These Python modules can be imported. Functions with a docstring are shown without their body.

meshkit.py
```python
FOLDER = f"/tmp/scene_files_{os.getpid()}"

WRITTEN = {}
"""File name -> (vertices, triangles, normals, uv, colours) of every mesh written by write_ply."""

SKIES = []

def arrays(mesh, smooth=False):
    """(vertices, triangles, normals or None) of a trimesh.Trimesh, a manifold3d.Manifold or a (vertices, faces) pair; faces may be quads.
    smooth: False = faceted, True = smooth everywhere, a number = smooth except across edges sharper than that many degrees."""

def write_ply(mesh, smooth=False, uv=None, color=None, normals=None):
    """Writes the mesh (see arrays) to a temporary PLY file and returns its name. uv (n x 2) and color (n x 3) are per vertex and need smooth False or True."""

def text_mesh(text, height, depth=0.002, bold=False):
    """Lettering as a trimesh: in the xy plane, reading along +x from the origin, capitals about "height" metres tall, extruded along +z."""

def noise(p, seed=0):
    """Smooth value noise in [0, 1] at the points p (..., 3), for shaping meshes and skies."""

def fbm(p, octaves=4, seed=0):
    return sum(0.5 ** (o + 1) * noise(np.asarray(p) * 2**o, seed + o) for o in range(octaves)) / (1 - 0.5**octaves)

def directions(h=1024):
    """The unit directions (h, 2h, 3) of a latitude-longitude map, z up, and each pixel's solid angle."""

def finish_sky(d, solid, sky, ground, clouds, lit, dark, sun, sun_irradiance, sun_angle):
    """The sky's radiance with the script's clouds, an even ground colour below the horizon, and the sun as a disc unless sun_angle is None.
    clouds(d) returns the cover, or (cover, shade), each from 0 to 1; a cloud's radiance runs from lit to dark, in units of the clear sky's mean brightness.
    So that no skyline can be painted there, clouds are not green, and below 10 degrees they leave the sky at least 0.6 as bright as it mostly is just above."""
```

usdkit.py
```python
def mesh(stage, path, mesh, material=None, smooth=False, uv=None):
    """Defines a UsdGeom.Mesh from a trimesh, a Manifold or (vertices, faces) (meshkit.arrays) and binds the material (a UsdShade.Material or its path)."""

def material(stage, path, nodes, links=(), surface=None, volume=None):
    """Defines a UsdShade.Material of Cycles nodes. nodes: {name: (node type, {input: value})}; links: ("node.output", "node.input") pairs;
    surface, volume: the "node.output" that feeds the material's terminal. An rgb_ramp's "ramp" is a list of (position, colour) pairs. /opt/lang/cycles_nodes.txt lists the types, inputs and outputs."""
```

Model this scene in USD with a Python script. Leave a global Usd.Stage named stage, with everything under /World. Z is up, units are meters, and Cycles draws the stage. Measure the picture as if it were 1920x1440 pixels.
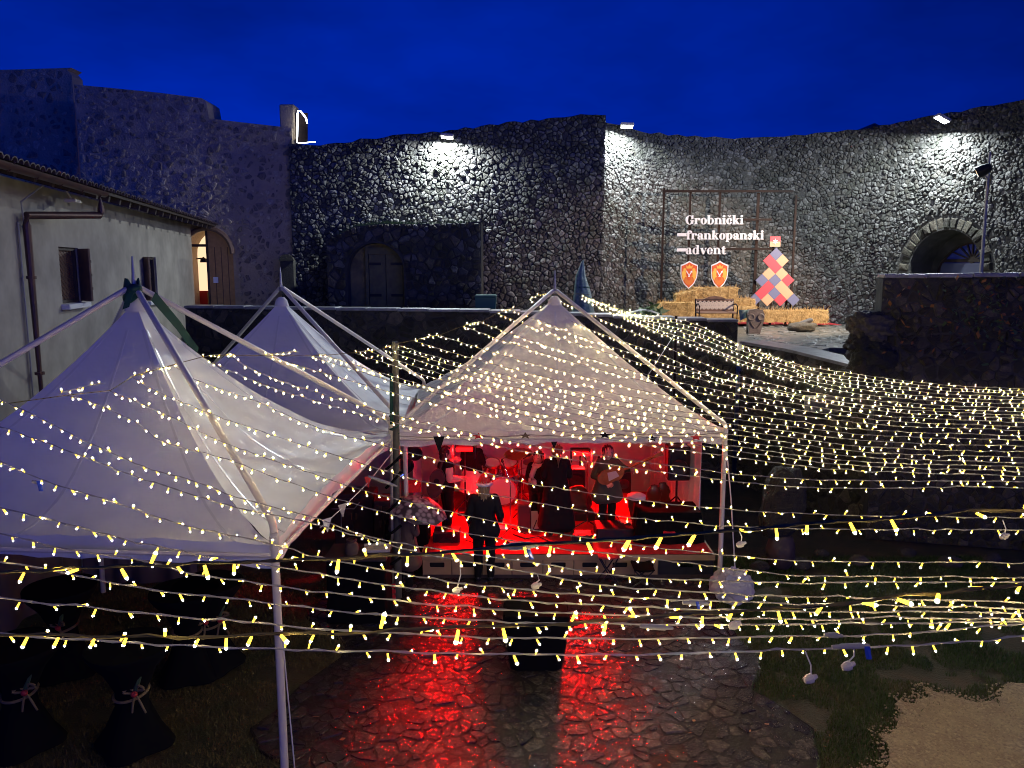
import math, random
import numpy as np, trimesh, usdkit, meshkit, manifold3d
from pxr import Usd, UsdGeom, UsdLux, UsdShade, Gf, Sdf, Vt
from scipy.spatial import Voronoi
from shapely.geometry import Polygon, box as sbox, LineString, Point, MultiPolygon
from shapely import affinity, union_all

stage = Usd.Stage.CreateInMemory()
UsdGeom.SetStageUpAxis(stage, 'Z')
UsdGeom.SetStageMetersPerUnit(stage, 1.0)
UsdGeom.Xform.Define(stage, '/World')
UsdGeom.Scope.Define(stage, '/World/Looks')
rnd = random.Random(7)
PI = math.pi

# ---------------------------------------------------------------- camera
CAMZ, PITCH, FPX = 4.96, math.radians(8.28), 1478.0
cam = UsdGeom.Camera.Define(stage, '/World/camera')
cam.CreateHorizontalApertureAttr(36.0)
cam.CreateVerticalApertureAttr(27.0)
cam.CreateFocalLengthAttr(36.0 * FPX / 1920.0)
cam.CreateClippingRangeAttr((0.05, 2000.0))
cam.AddTranslateOp().Set(Gf.Vec3d(0, 0, CAMZ))
cam.AddRotateXOp().Set(90.0 - math.degrees(PITCH))
cam.CreateExposureAttr(0.0)

def at(px, py, D):
    """The point of the place at distance D in front of the viewpoint, seen at that spot of the 1920 x 1440 photograph."""
    v = (720.0 - py) / FPX
    k = D / (math.cos(PITCH) + v * math.sin(PITCH))
    return np.array([(px - 960.0) / FPX * k, D, CAMZ + k * (v * math.cos(PITCH) - math.sin(PITCH))])

def on(px, py, z):
    v = (720.0 - py) / FPX
    k = (z - CAMZ) / (v * math.cos(PITCH) - math.sin(PITCH))
    return np.array([(px - 960.0) / FPX * k, k * (math.cos(PITCH) + v * math.sin(PITCH)), z])

def xat(px, D, z=2.0):
    """x of an upright line at distance D that crosses height z at picture column px"""
    k = D * math.cos(PITCH) - (z - CAMZ) * math.sin(PITCH)
    return (px - 960.0) / FPX * k

# ---------------------------------------------------------------- sky (deep blue dusk; the sun is well below the horizon)
SKY = usdkit.material(stage, '/World/Looks/sky_look', {
    'sky': ('sky_texture', {'sky_type': 'single_scattering', 'sun_disc': False, 'sun_elevation': math.radians(2.0), 'sun_rotation': 2.6,
                            'altitude': 100.0, 'air_density': 1.0, 'aerosol_density': 0.3, 'ozone_density': 6.0}),
    'bw': ('rgb_to_bw', {}),
    'tint': ('mix_color', {'blend_type': 'multiply', 'fac': 1.0, 'b': (0.0, 0.37, 7.4)}),
    'tc': ('texture_coordinate', {}),
    'map': ('mapping', {'scale': (1.0, 1.0, 2.6)}),
    'n': ('noise_texture', {'scale': 2.3, 'detail': 5.0, 'roughness': 0.55}),
    'r': ('rgb_ramp', {'ramp': [(0.33, (0.62, 0.62, 0.62)), (0.66, (1.22, 1.22, 1.22))]}),
    'cl': ('mix_color', {'blend_type': 'multiply', 'fac': 1.0}),
    'bg': ('background_shader', {'strength': 0.1}),
}, [('sky.color', 'bw.color'), ('bw.val', 'tint.a'), ('tc.generated', 'map.vector'), ('map.vector', 'n.vector'), ('n.fac', 'r.fac'),
    ('tint.result', 'cl.a'), ('r.color', 'cl.b'), ('cl.result', 'bg.color')], surface='bg.background')
dome = UsdLux.DomeLight.Define(stage, '/World/sky')
dome.CreateIntensityAttr(1.0)
UsdShade.MaterialBindingAPI.Apply(dome.GetPrim()).Bind(SKY)
dome.GetPrim().SetCustomDataByKey('kind', 'structure')

# ---------------------------------------------------------------- scene tree helpers
_used = {}
_origin = {}
def fresh(parent, name):
    key = parent + '/' + name
    n = _used.get(key, 0)
    _used[key] = n + 1
    return key if n == 0 else '%s_%03d' % (key, n)

def data(prim, label=None, cat=None, group=None, kind=None):
    for k, v in (('label', label), ('category', cat), ('group', group), ('kind', kind)):
        if v is not None:
            prim.SetCustomDataByKey(k, v)
    return prim

def thing(name, label, cat, loc=(0, 0, 0), group=None, kind=None, rotz=0.0):
    path = fresh('/World', name)
    x = UsdGeom.Xform.Define(stage, path)
    x.AddTranslateOp().Set(Gf.Vec3d(*[float(c) for c in loc]))
    if rotz:
        x.AddRotateZOp().Set(math.degrees(rotz))
    _origin[path] = np.zeros(3) if rotz else np.asarray(loc, float)
    data(x.GetPrim(), label, cat, group, kind)
    return path

def obj(parent, name, mesh, mat, smooth=False, label=None, kind=None):
    """One Mesh prim under a thing or a part, from a mesh in world coordinates (local ones for a turned thing)."""
    if isinstance(mesh, MB):
        mesh = mesh.mesh()
    path = fresh(parent, name)
    o = _origin.get(parent, np.zeros(3))
    _origin[path] = o
    v, f = (mesh.vertices, mesh.faces) if hasattr(mesh, 'vertices') else mesh
    usdkit.mesh(stage, path, (np.asarray(v, float) - o, np.asarray(f, int)), L[mat] if isinstance(mat, str) else mat, smooth=smooth)
    p = stage.GetPrimAtPath(path)
    data(p, label, None, None, kind)
    return path

def solo(name, mesh, mat, label=None, cat=None, group=None, kind=None, smooth=False):
    path = obj('/World', name, mesh, mat, smooth)
    data(stage.GetPrimAtPath(path), label, cat, group, kind)
    return path

def copy_of(src, loc, rotz=0.0, label=None, scale=None):
    p = stage.GetPrimAtPath(src)
    name = src.rsplit('/', 1)[1]
    while name[-3:].isdigit() and name[-4] == '_':
        name = name[:-4]
    path = fresh('/World', name)
    x = UsdGeom.Xform.Define(stage, path)
    x.GetPrim().GetReferences().AddInternalReference(src)
    x.ClearXformOpOrder()
    x.AddTranslateOp(opSuffix='copy').Set(Gf.Vec3d(*[float(c) for c in loc]))
    if rotz:
        x.AddRotateZOp(opSuffix='copy').Set(math.degrees(rotz))
    if scale:
        x.AddScaleOp(opSuffix='copy').Set(Gf.Vec3f(*scale))
    x.GetPrim().SetInstanceable(True)
    was = p.GetCustomData()
    data(x.GetPrim(), label or was.get('label'), was.get('category'), was.get('group'))
    return path

# ---------------------------------------------------------------- mesh helpers
class MB:
    def __init__(self):
        self.v, self.f, self.n = [], [], 0
    def add(self, v, f):
        v, f = np.asarray(v, float), np.asarray(f, int)
        if f.shape[1] == 4:
            f = np.vstack([f[:, [0, 1, 2]], f[:, [0, 2, 3]]])
        self.v.append(v); self.f.append(f + self.n); self.n += len(v)
        return self
    def tri(self, m):
        return self.add(m.vertices, m.faces)
    def mesh(self):
        return np.vstack(self.v), np.vstack(self.f)
    def box(self, c, s, rz=0.0, R=None, bev=0.0):
        x, y, z = [k / 2.0 for k in s]
        if bev > 0:
            b = min(bev, 0.45 * min(x, y, z) * 2)
            pts = []
            for sx in (-1, 1):
                for sy in (-1, 1):
                    for sz in (-1, 1):
                        pts += [(sx * (x - b), sy * (y - b), sz * z), (sx * (x - b), sy * y, sz * (z - b)), (sx * x, sy * (y - b), sz * (z - b))]
            m = trimesh.convex.convex_hull(np.array(pts))
            v, f = np.array(m.vertices), np.array(m.faces)
        else:
            v = np.array([(a, b, d) for a in (-x, x) for b in (-y, y) for d in (-z, z)])
            f = np.array([(0, 1, 3, 2), (4, 6, 7, 5), (0, 4, 5, 1), (2, 3, 7, 6), (0, 2, 6, 4), (1, 5, 7, 3)])
        if R is not None:
            v = v @ np.asarray(R).T
        elif rz:
            ca, sa = math.cos(rz), math.sin(rz)
            v = v @ np.array([(ca, -sa, 0), (sa, ca, 0), (0, 0, 1)]).T
        return self.add(v + np.asarray(c, float), f)
    def tube(self, pts, r, n=8, caps=True):
        p = np.asarray(pts, float)
        r = np.broadcast_to(r, (len(p),)).astype(float)
        t = np.gradient(p, axis=0)
        t /= np.linalg.norm(t, axis=1, keepdims=True) + 1e-12
        ref = np.array([0, 0, 1.0]) if abs(t[:, 2]).mean() < 0.9 else np.array([1.0, 0, 0])
        a = np.cross(t, ref); a /= np.linalg.norm(a, axis=1, keepdims=True) + 1e-12
        b = np.cross(t, a)
        ang = np.arange(n) * 2 * PI / n
        v = p[:, None] + r[:, None, None] * (np.cos(ang)[None, :, None] * a[:, None] + np.sin(ang)[None, :, None] * b[:, None])
        i, j = np.meshgrid(np.arange(len(p) - 1), np.arange(n), indexing='ij')
        q = np.stack([i * n + j, (i + 1) * n + j, (i + 1) * n + (j + 1) % n, i * n + (j + 1) % n], -1).reshape(-1, 4)
        self.add(v.reshape(-1, 3), q)
        if caps and n > 2:
            for k, flip in ((0, False), (len(p) - 1, True)):
                ring = v[k]
                idx = [(0, m + 1, m) if flip else (0, m, m + 1) for m in range(1, n - 1)]
                self.add(ring, np.array(idx))
        return self
    def cyl(self, p0, p1, r0, r1=None, n=10):
        return self.tube([p0, p1], [r0, r0 if r1 is None else r1], n)
    def lathe(self, prof, c, n=20, axis=(0, 0, 1), sx=1.0, sy=1.0):
        prof = np.asarray(prof, float)
        ang = np.arange(n) * 2 * PI / n
        v = np.stack([np.outer(prof[:, 0], np.cos(ang)) * sx, np.outer(prof[:, 0], np.sin(ang)) * sy, np.repeat(prof[:, 1:2], n, 1)], -1).reshape(-1, 3)
        i, j = np.meshgrid(np.arange(len(prof) - 1), np.arange(n), indexing='ij')
        q = np.stack([i * n + j, i * n + (j + 1) % n, (i + 1) * n + (j + 1) % n, (i + 1) * n + j], -1).reshape(-1, 4)
        return self.add(v @ frame(axis).T + np.asarray(c, float), q)
    def ball(self, c, r, sub=2):
        m = trimesh.creation.icosphere(sub, 1.0)
        return self.add(np.array(m.vertices) * np.asarray(r) + np.asarray(c, float), m.faces)
    def prism(self, poly, o, ex, ey, depth, back=0.0):
        """A 2D polygon laid at o along ex, ey and given thickness along ex x ey, from -back to depth."""
        ex, ey = np.asarray(ex, float), np.asarray(ey, float)
        en = np.cross(ex, ey)
        for g in getattr(poly, 'geoms', [poly]):
            if g.area < 1e-9:
                continue
            m = trimesh.creation.extrude_polygon(g, depth + back, engine='earcut')
            v = np.array(m.vertices)
            self.add(np.asarray(o, float) + v[:, :1] * ex + v[:, 1:2] * ey + (v[:, 2:3] - back) * en, m.faces)
        return self
    def grid(self, P, both=False):
        P = np.asarray(P, float)
        a, b = P.shape[:2]
        i, j = np.meshgrid(np.arange(a - 1), np.arange(b - 1), indexing='ij')
        q = np.stack([i * b + j, (i + 1) * b + j, (i + 1) * b + j + 1, i * b + j + 1], -1).reshape(-1, 4)
        return self.add(P.reshape(-1, 3), q)

def frame(axis):
    """Columns x, y, z with z along the axis."""
    z = np.asarray(axis, float); z = z / np.linalg.norm(z)
    x = np.cross([0, 1.0, 0], z) if abs(z[1]) < 0.9 else np.cross([1.0, 0, 0], z)
    x /= np.linalg.norm(x)
    return np.stack([x, np.cross(z, x), z], 1)

def rotz(v, a):
    ca, sa = math.cos(a), math.sin(a)
    return np.asarray(v, float) @ np.array([(ca, -sa, 0), (sa, ca, 0), (0, 0, 1)]).T

def sheet(P, thick):
    """A closed thin sheet from a grid of points, thickened along its normals."""
    P = np.asarray(P, float)
    du, dv = np.gradient(P, axis=0), np.gradient(P, axis=1)
    n = np.cross(du, dv); n /= np.linalg.norm(n, axis=2, keepdims=True) + 1e-12
    a, b = P.shape[:2]
    m = MB()
    m.grid(P + n * thick / 2)
    Q = (P - n * thick / 2)[:, ::-1]
    m.grid(Q)
    rim = [(i, 0) for i in range(a)] + [(a - 1, j) for j in range(1, b)] + [(i, b - 1) for i in range(a - 2, -1, -1)] + [(0, j) for j in range(b - 2, 0, -1)]
    top = np.array([(P + n * thick / 2)[i, j] for i, j in rim]); bot = np.array([(P - n * thick / 2)[i, j] for i, j in rim])
    k = len(rim)
    m.add(np.vstack([top, bot]), np.array([(i, k + i, k + (i + 1) % k, (i + 1) % k) for i in range(k)]))
    return m

# ---------------------------------------------------------------- materials
L = {}
def pm(name, color, rough=0.6, metal=0.0, var=None, bump=None, coat=0.0, spec=0.5, sheen=0.0, trans=None, emit=None, rvar=None, coords='object'):
    """Principled look. var = (scale, second colour, amount 0..1), bump = (scale, strength, distance), rvar = (scale, lo, hi), trans = share of light let through."""
    nodes = {'tc': ('texture_coordinate', {}), 'p': ('principled_bsdf', {'base_color': color, 'roughness': rough, 'metallic': metal, 'coat_weight': coat, 'specular_ior_level': spec, 'sheen_weight': sheen})}
    links = []
    if emit:
        nodes['p'][1].update({'emission_color': emit[0], 'emission_strength': emit[1]})
    src = 'tc.object'
    if coords == 'world':
        nodes['g'] = ('geometry', {}); src = 'g.position'
    if var:
        nodes['n'] = ('noise_texture', {'scale': var[0], 'detail': 6.0, 'roughness': 0.62})
        nodes['r'] = ('rgb_ramp', {'ramp': [(0.36, color), (0.64, tuple(np.array(color) * (1 - var[2]) + np.array(var[1]) * var[2]))]})
        links += [(src, 'n.vector'), ('n.fac', 'r.fac'), ('r.color', 'p.base_color')]
    if bump:
        nodes['bn'] = ('noise_texture', {'scale': bump[0], 'detail': 5.0, 'roughness': 0.6})
        nodes['b'] = ('bump', {'strength': bump[1], 'distance': bump[2]})
        links += [(src, 'bn.vector'), ('bn.fac', 'b.height'), ('b.normal', 'p.normal')]
    if rvar:
        nodes['rn'] = ('noise_texture', {'scale': rvar[0], 'detail': 3.0})
        nodes['rr'] = ('map_range', {'from_min': 0.35, 'from_max': 0.65, 'to_min': rvar[1], 'to_max': rvar[2], 'clamp': True})
        links += [(src, 'rn.vector'), ('rn.fac', 'rr.value'), ('rr.result', 'p.roughness')]
    surf = 'p.BSDF'
    if trans:
        nodes['t'] = ('translucent_bsdf', {'color': color if not isinstance(trans, tuple) else trans[1]})
        nodes['m'] = ('mix_closure', {'fac': trans if not isinstance(trans, tuple) else trans[0]})
        links += [('p.BSDF', 'm.closure1'), ('t.BSDF', 'm.closure2')]
        surf = 'm.closure'
    L[name] = usdkit.material(stage, '/World/Looks/' + name, nodes, links, surface=surf)
    return L[name]

def glow(name, color, strength):
    L[name] = usdkit.material(stage, '/World/Looks/' + name, {'e': ('emission', {'color': color, 'strength': strength})}, [], surface='e.emission')

def stone_looks(prefix, tones, moss=0.35, rough=(0.35, 0.75), mosscol=(0.035, 0.045, 0.018), bump=(30.0, 1.0, 0.05), spec=0.5):
    for k, c in enumerate(tones):
        nodes = {
            'tc': ('texture_coordinate', {}),
            'n1': ('noise_texture', {'scale': 9.0 + k, 'detail': 8.0, 'roughness': 0.68}),
            'r1': ('rgb_ramp', {'ramp': [(0.30, tuple(np.array(c) * 0.55)), (0.52, c), (0.75, tuple(np.minimum(np.array(c) * 1.45, 0.6)))]}),
            'n2': ('noise_texture', {'scale': 1.1, 'detail': 6.0, 'roughness': 0.7}),
            'r2': ('rgb_ramp', {'ramp': [(0.50 - 0.1 * moss, (0, 0, 0)), (0.72 - 0.1 * moss, (moss, moss, moss))]}),
            'mx': ('mix_color', {'b': mosscol}),
            'n3': ('noise_texture', {'scale': bump[0], 'detail': 5.0, 'roughness': 0.65}),
            'b': ('bump', {'strength': bump[1], 'distance': bump[2]}),
            'rr': ('map_range', {'from_min': 0.35, 'from_max': 0.65, 'to_min': rough[0], 'to_max': rough[1], 'clamp': True}),
            'p': ('principled_bsdf', {'specular_ior_level': spec}),
        }
        L['%s_%s' % (prefix, 'abcdef'[k])] = usdkit.material(stage, '/World/Looks/%s_%s' % (prefix, 'abcdef'[k]), nodes, [
            ('tc.object', 'n1.vector'), ('n1.fac', 'r1.fac'), ('tc.object', 'n2.vector'), ('n2.fac', 'r2.fac'), ('r1.color', 'mx.a'), ('r2.color', 'mx.fac'),
            ('mx.result', 'p.base_color'), ('tc.object', 'n3.vector'), ('n3.fac', 'b.height'), ('b.normal', 'p.normal'), ('n1.fac', 'rr.value'), ('rr.result', 'p.roughness')], surface='p.BSDF')
    return ['%s_%s' % (prefix, 'abcdef'[k]) for k in range(len(tones))]

GREY = stone_looks('grey_stone', [(0.13, 0.127, 0.118), (0.075, 0.074, 0.068), (0.20, 0.195, 0.182), (0.105, 0.097, 0.084)], moss=0.45, rough=(0.45, 0.85), spec=0.35)
DARK = stone_looks('dark_stone', [(0.07, 0.062, 0.048), (0.036, 0.032, 0.025), (0.11, 0.095, 0.07), (0.055, 0.045, 0.03)], moss=0.6, rough=(0.5, 0.9), spec=0.3)
PALE = stone_looks('pale_stone', [(0.38, 0.30, 0.19), (0.50, 0.40, 0.26), (0.26, 0.205, 0.13)], moss=0.12, rough=(0.6, 0.9))
PAVE = stone_looks('wet_paving', [(0.036, 0.029, 0.020), (0.022, 0.018, 0.014), (0.052, 0.042, 0.028), (0.028, 0.023, 0.018)], moss=0.2, rough=(0.07, 0.20), bump=(48.0, 0.85, 0.010), spec=1.0)
pm('dark_mortar', (0.06, 0.057, 0.049), 0.9, var=(3.0, (0.028, 0.028, 0.018), 0.8), bump=(25.0, 0.9, 0.04))
pm('grey_mortar', (0.095, 0.092, 0.084), 0.9, var=(2.0, (0.045, 0.044, 0.036), 0.9), bump=(22.0, 0.9, 0.04))
pm('lime_render', (0.50, 0.39, 0.24), 0.85, var=(0.9, (0.36, 0.28, 0.17), 0.9), bump=(14.0, 0.9, 0.05))
pm('coping_stone', (0.27, 0.27, 0.26), 0.35, var=(5.0, (0.15, 0.155, 0.14), 0.9), bump=(30.0, 0.5, 0.02))
pm('plaster', (0.36, 0.33, 0.27), 0.85, var=(1.1, (0.22, 0.20, 0.165), 0.9), bump=(18.0, 0.25, 0.01))
pm('roof_tile', (0.10, 0.065, 0.055), 0.45, var=(6.0, (0.05, 0.04, 0.045), 0.9), bump=(30.0, 0.5, 0.01))
pm('roof_tile_pale', (0.14, 0.09, 0.07), 0.5, var=(6.0, (0.07, 0.05, 0.045), 0.9), bump=(30.0, 0.5, 0.01))
pm('dark_timber', (0.055, 0.035, 0.025), 0.6, var=(5.0, (0.03, 0.02, 0.015), 0.8), bump=(40.0, 0.4, 0.01))
pm('shutter_wood', (0.17, 0.095, 0.06), 0.55, var=(9.0, (0.10, 0.06, 0.04), 0.8), bump=(50.0, 0.3, 0.01))
pm('copper_brown', (0.115, 0.055, 0.04), 0.38, 0.35, var=(4.0, (0.07, 0.04, 0.032), 0.8))
pm('white_paint', (0.64, 0.57, 0.44), 0.35, var=(2.5, (0.55, 0.54, 0.50), 0.6))
pm('white_sill', (0.62, 0.62, 0.60), 0.6)
pm('tent_pvc', (0.72, 0.72, 0.71), 0.45, var=(1.3, (0.63, 0.63, 0.62), 0.8), bump=(9.0, 0.22, 0.03), trans=(0.14, (0.62, 0.56, 0.50)), rvar=(5.0, 0.45, 0.75), spec=0.35)
pm('tent_pvc_warm', (0.70, 0.67, 0.60), 0.4, var=(1.3, (0.58, 0.55, 0.48), 0.8), bump=(9.0, 0.40, 0.04), trans=(0.12, (0.80, 0.70, 0.58)), rvar=(5.0, 0.24, 0.5), spec=0.45)
pm('tent_curtain', (0.78, 0.74, 0.66), 0.45, var=(1.5, (0.66, 0.62, 0.55), 0.7), bump=(5.0, 0.2, 0.03), trans=0.22)
pm('tent_seam', (0.58, 0.575, 0.56), 0.3)
pm('black_cloth', (0.0045, 0.0045, 0.0045), 0.9, bump=(60.0, 0.3, 0.004), spec=0.12)
pm('black_plastic', (0.012, 0.012, 0.013), 0.45)
pm('black_metal', (0.015, 0.015, 0.016), 0.4, 0.5)
pm('chrome', (0.7, 0.7, 0.72), 0.18, 1.0)
pm('steel_grey', (0.30, 0.30, 0.31), 0.4, 0.8)
pm('brass', (0.70, 0.52, 0.22), 0.25, 1.0)
pm('rust_iron', (0.016, 0.010, 0.008), 0.7, 0.0, var=(7.0, (0.03, 0.015, 0.010), 0.8), spec=0.2)
pm('pole_grey', (0.40, 0.36, 0.29), 0.7, spec=0.2)
pm('curtain_warm_shade', (0.17, 0.125, 0.10), 0.5, var=(1.5, (0.22, 0.13, 0.09), 0.7), bump=(5.0, 0.2, 0.03), trans=0.15)  # white side walls; warm light and shade are put into this brown
pm('cable_grey', (0.30, 0.29, 0.26), 0.5)
pm('cable_dark', (0.13, 0.105, 0.045), 0.85, spec=0.08)
pm('rope_white', (0.6, 0.59, 0.55), 0.7)
pm('burlap', (0.24, 0.16, 0.05), 0.8, var=(30.0, (0.2, 0.14, 0.07), 0.8), bump=(80.0, 0.5, 0.005))
pm('red_ribbon', (0.45, 0.03, 0.025), 0.5)
pm('green_cloth', (0.004, 0.06, 0.038), 0.7, var=(8.0, (0.003, 0.035, 0.024), 0.8))
pm('green_plastic', (0.02, 0.10, 0.075), 0.4)
pm('teal_cover', (0.17, 0.24, 0.22), 0.35, var=(7.0, (0.05, 0.10, 0.09), 0.9), bump=(12.0, 0.6, 0.03), coat=0.4)
pm('plywood', (0.42, 0.28, 0.14), 0.55, var=(3.0, (0.33, 0.21, 0.10), 0.8), bump=(40.0, 0.2, 0.005))
pm('dark_recess', (0.006, 0.006, 0.006), 0.9)
pm('red_carpet', (0.42, 0.02, 0.02), 0.85, bump=(90.0, 0.4, 0.01), var=(3.0, (0.32, 0.015, 0.015), 0.8))
pm('straw', (0.50, 0.33, 0.12), 0.75, var=(14.0, (0.30, 0.19, 0.065), 0.9), bump=(45.0, 0.9, 0.03))
pm('straw_pale', (0.60, 0.42, 0.17), 0.7)
pm('straw_dark', (0.33, 0.21, 0.075), 0.75)
pm('tree_red', (0.55, 0.055, 0.075), 0.5)
pm('tree_sand', (0.60, 0.34, 0.19), 0.5)
pm('tree_blue', (0.13, 0.145, 0.25), 0.5)
pm('tree_edge', (0.5, 0.42, 0.38), 0.5)
pm('letter_white', (0.80, 0.80, 0.80), 0.4)
pm('shield_red', (0.62, 0.095, 0.012), 0.45)
pm('shield_gold', (0.78, 0.42, 0.05), 0.45)
pm('shield_orange', (0.60, 0.17, 0.02), 0.45)
pm('weathered_wood', (0.17, 0.145, 0.12), 0.7, var=(7.0, (0.10, 0.085, 0.07), 0.9), bump=(25.0, 0.7, 0.02))
pm('door_green', (0.17, 0.145, 0.055), 0.7, var=(6.0, (0.10, 0.085, 0.035), 0.8), bump=(30.0, 0.5, 0.01))
pm('door_oak', (0.50, 0.27, 0.10), 0.45, var=(8.0, (0.36, 0.19, 0.07), 0.8), bump=(35.0, 0.2, 0.01))
pm('yellow_render', (0.28, 0.22, 0.08), 0.85, var=(3.0, (0.13, 0.10, 0.045), 0.9), bump=(20.0, 0.7, 0.03))
pm('blue_door', (0.13, 0.15, 0.26), 0.5)
pm('window_glass', (0.12, 0.14, 0.20), 0.08, coat=0.5)
pm('cast_iron_pattern', (0.10, 0.10, 0.11), 0.45, 0.4)
pm('clear_bag', (0.62, 0.62, 0.58), 0.25, bump=(9.0, 0.8, 0.04), trans=0.45, coat=0.4)
pm('blue_tape', (0.02, 0.06, 0.45), 0.4)
pm('skin', (0.48, 0.29, 0.21), 0.5)
pm('hair_dark', (0.018, 0.012, 0.009), 0.4)
pm('hair_brown', (0.10, 0.06, 0.03), 0.45)
pm('hair_blond', (0.30, 0.21, 0.10), 0.45)
pm('cloth_black', (0.007, 0.007, 0.007), 0.85, spec=0.2, bump=(40.0, 0.4, 0.01))
pm('cloth_navy', (0.011, 0.011, 0.012), 0.85, spec=0.2, bump=(40.0, 0.4, 0.01))
pm('cloth_olive', (0.05, 0.055, 0.03), 0.8, bump=(40.0, 0.4, 0.01))
pm('cloth_cream', (0.50, 0.45, 0.36), 0.8, bump=(40.0, 0.4, 0.01))
pm('cloth_brown', (0.13, 0.085, 0.05), 0.8, bump=(40.0, 0.4, 0.01))
pm('cloth_red', (0.50, 0.02, 0.02), 0.75, bump=(40.0, 0.4, 0.01))
pm('fur_white', (0.72, 0.70, 0.66), 0.9, bump=(60.0, 1.0, 0.02))
pm('shoe_black', (0.01, 0.01, 0.01), 0.4)
pm('drum_red', (0.22, 0.012, 0.015), 0.2, coat=0.6)
pm('drum_skin', (0.70, 0.66, 0.58), 0.5)
pm('guitar_wood', (0.36, 0.14, 0.04), 0.22, coat=0.6, var=(7.0, (0.2, 0.07, 0.02), 0.7))
pm('case_brown', (0.07, 0.028, 0.02), 0.35, coat=0.3)
pm('lamp_white', (0.55, 0.50, 0.42), 0.5)
pm('moss', (0.06, 0.09, 0.025), 0.9)
pm('leaf_orange', (0.20, 0.075, 0.02), 0.7)
pm('leaf_green', (0.05, 0.09, 0.03), 0.6)
pm('gravel_stone', (0.38, 0.32, 0.19), 0.75, var=(3.0, (0.24, 0.18, 0.12), 0.8))
pm('indoor_wall', (0.75, 0.62, 0.45), 0.7)
pm('indoor_red', (0.55, 0.03, 0.02), 0.5)
pm('mast_wood', (0.10, 0.095, 0.06), 0.6, var=(7.0, (0.06, 0.06, 0.04), 0.8))
glow('bulb_sleeve', (1.0, 0.64, 0.06), 3.4)
glow('bulb_tip', (1.0, 0.78, 0.38), 300.0)
glow('flood_lens', (0.82, 0.93, 1.0), 40.0)
glow('spot_lens', (1.0, 0.62, 0.34), 14.0)
glow('neon_white', (0.85, 0.92, 1.0), 5.0)
glow('stage_red', (1.0, 0.0006, 0.0008), 38.0)
glow('amber_glow', (1.0, 0.42, 0.08), 5.0)
glow('room_wall_glow', (1.0, 0.68, 0.40), 1.25)  # emission for the wall behind the doorway, in place of room light
glow('added_room_glow', (1.0, 0.75, 0.5), 16.0)  # emission of the unseen panel added over the counter
glow('blue_led', (0.1, 0.2, 1.0), 6.0)

L['sky_pane'] = usdkit.material(stage, '/World/Looks/sky_pane', {'t': ('transparent_bsdf', {'color': (0.75, 0.75, 0.8)}), 'd': ('principled_bsdf', {'base_color': (0.16, 0.18, 0.34), 'roughness': 0.3}), 'm': ('mix_closure', {'fac': 0.5})},
    [('t.BSDF', 'm.closure1'), ('d.BSDF', 'm.closure2')], surface='m.closure')
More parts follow.
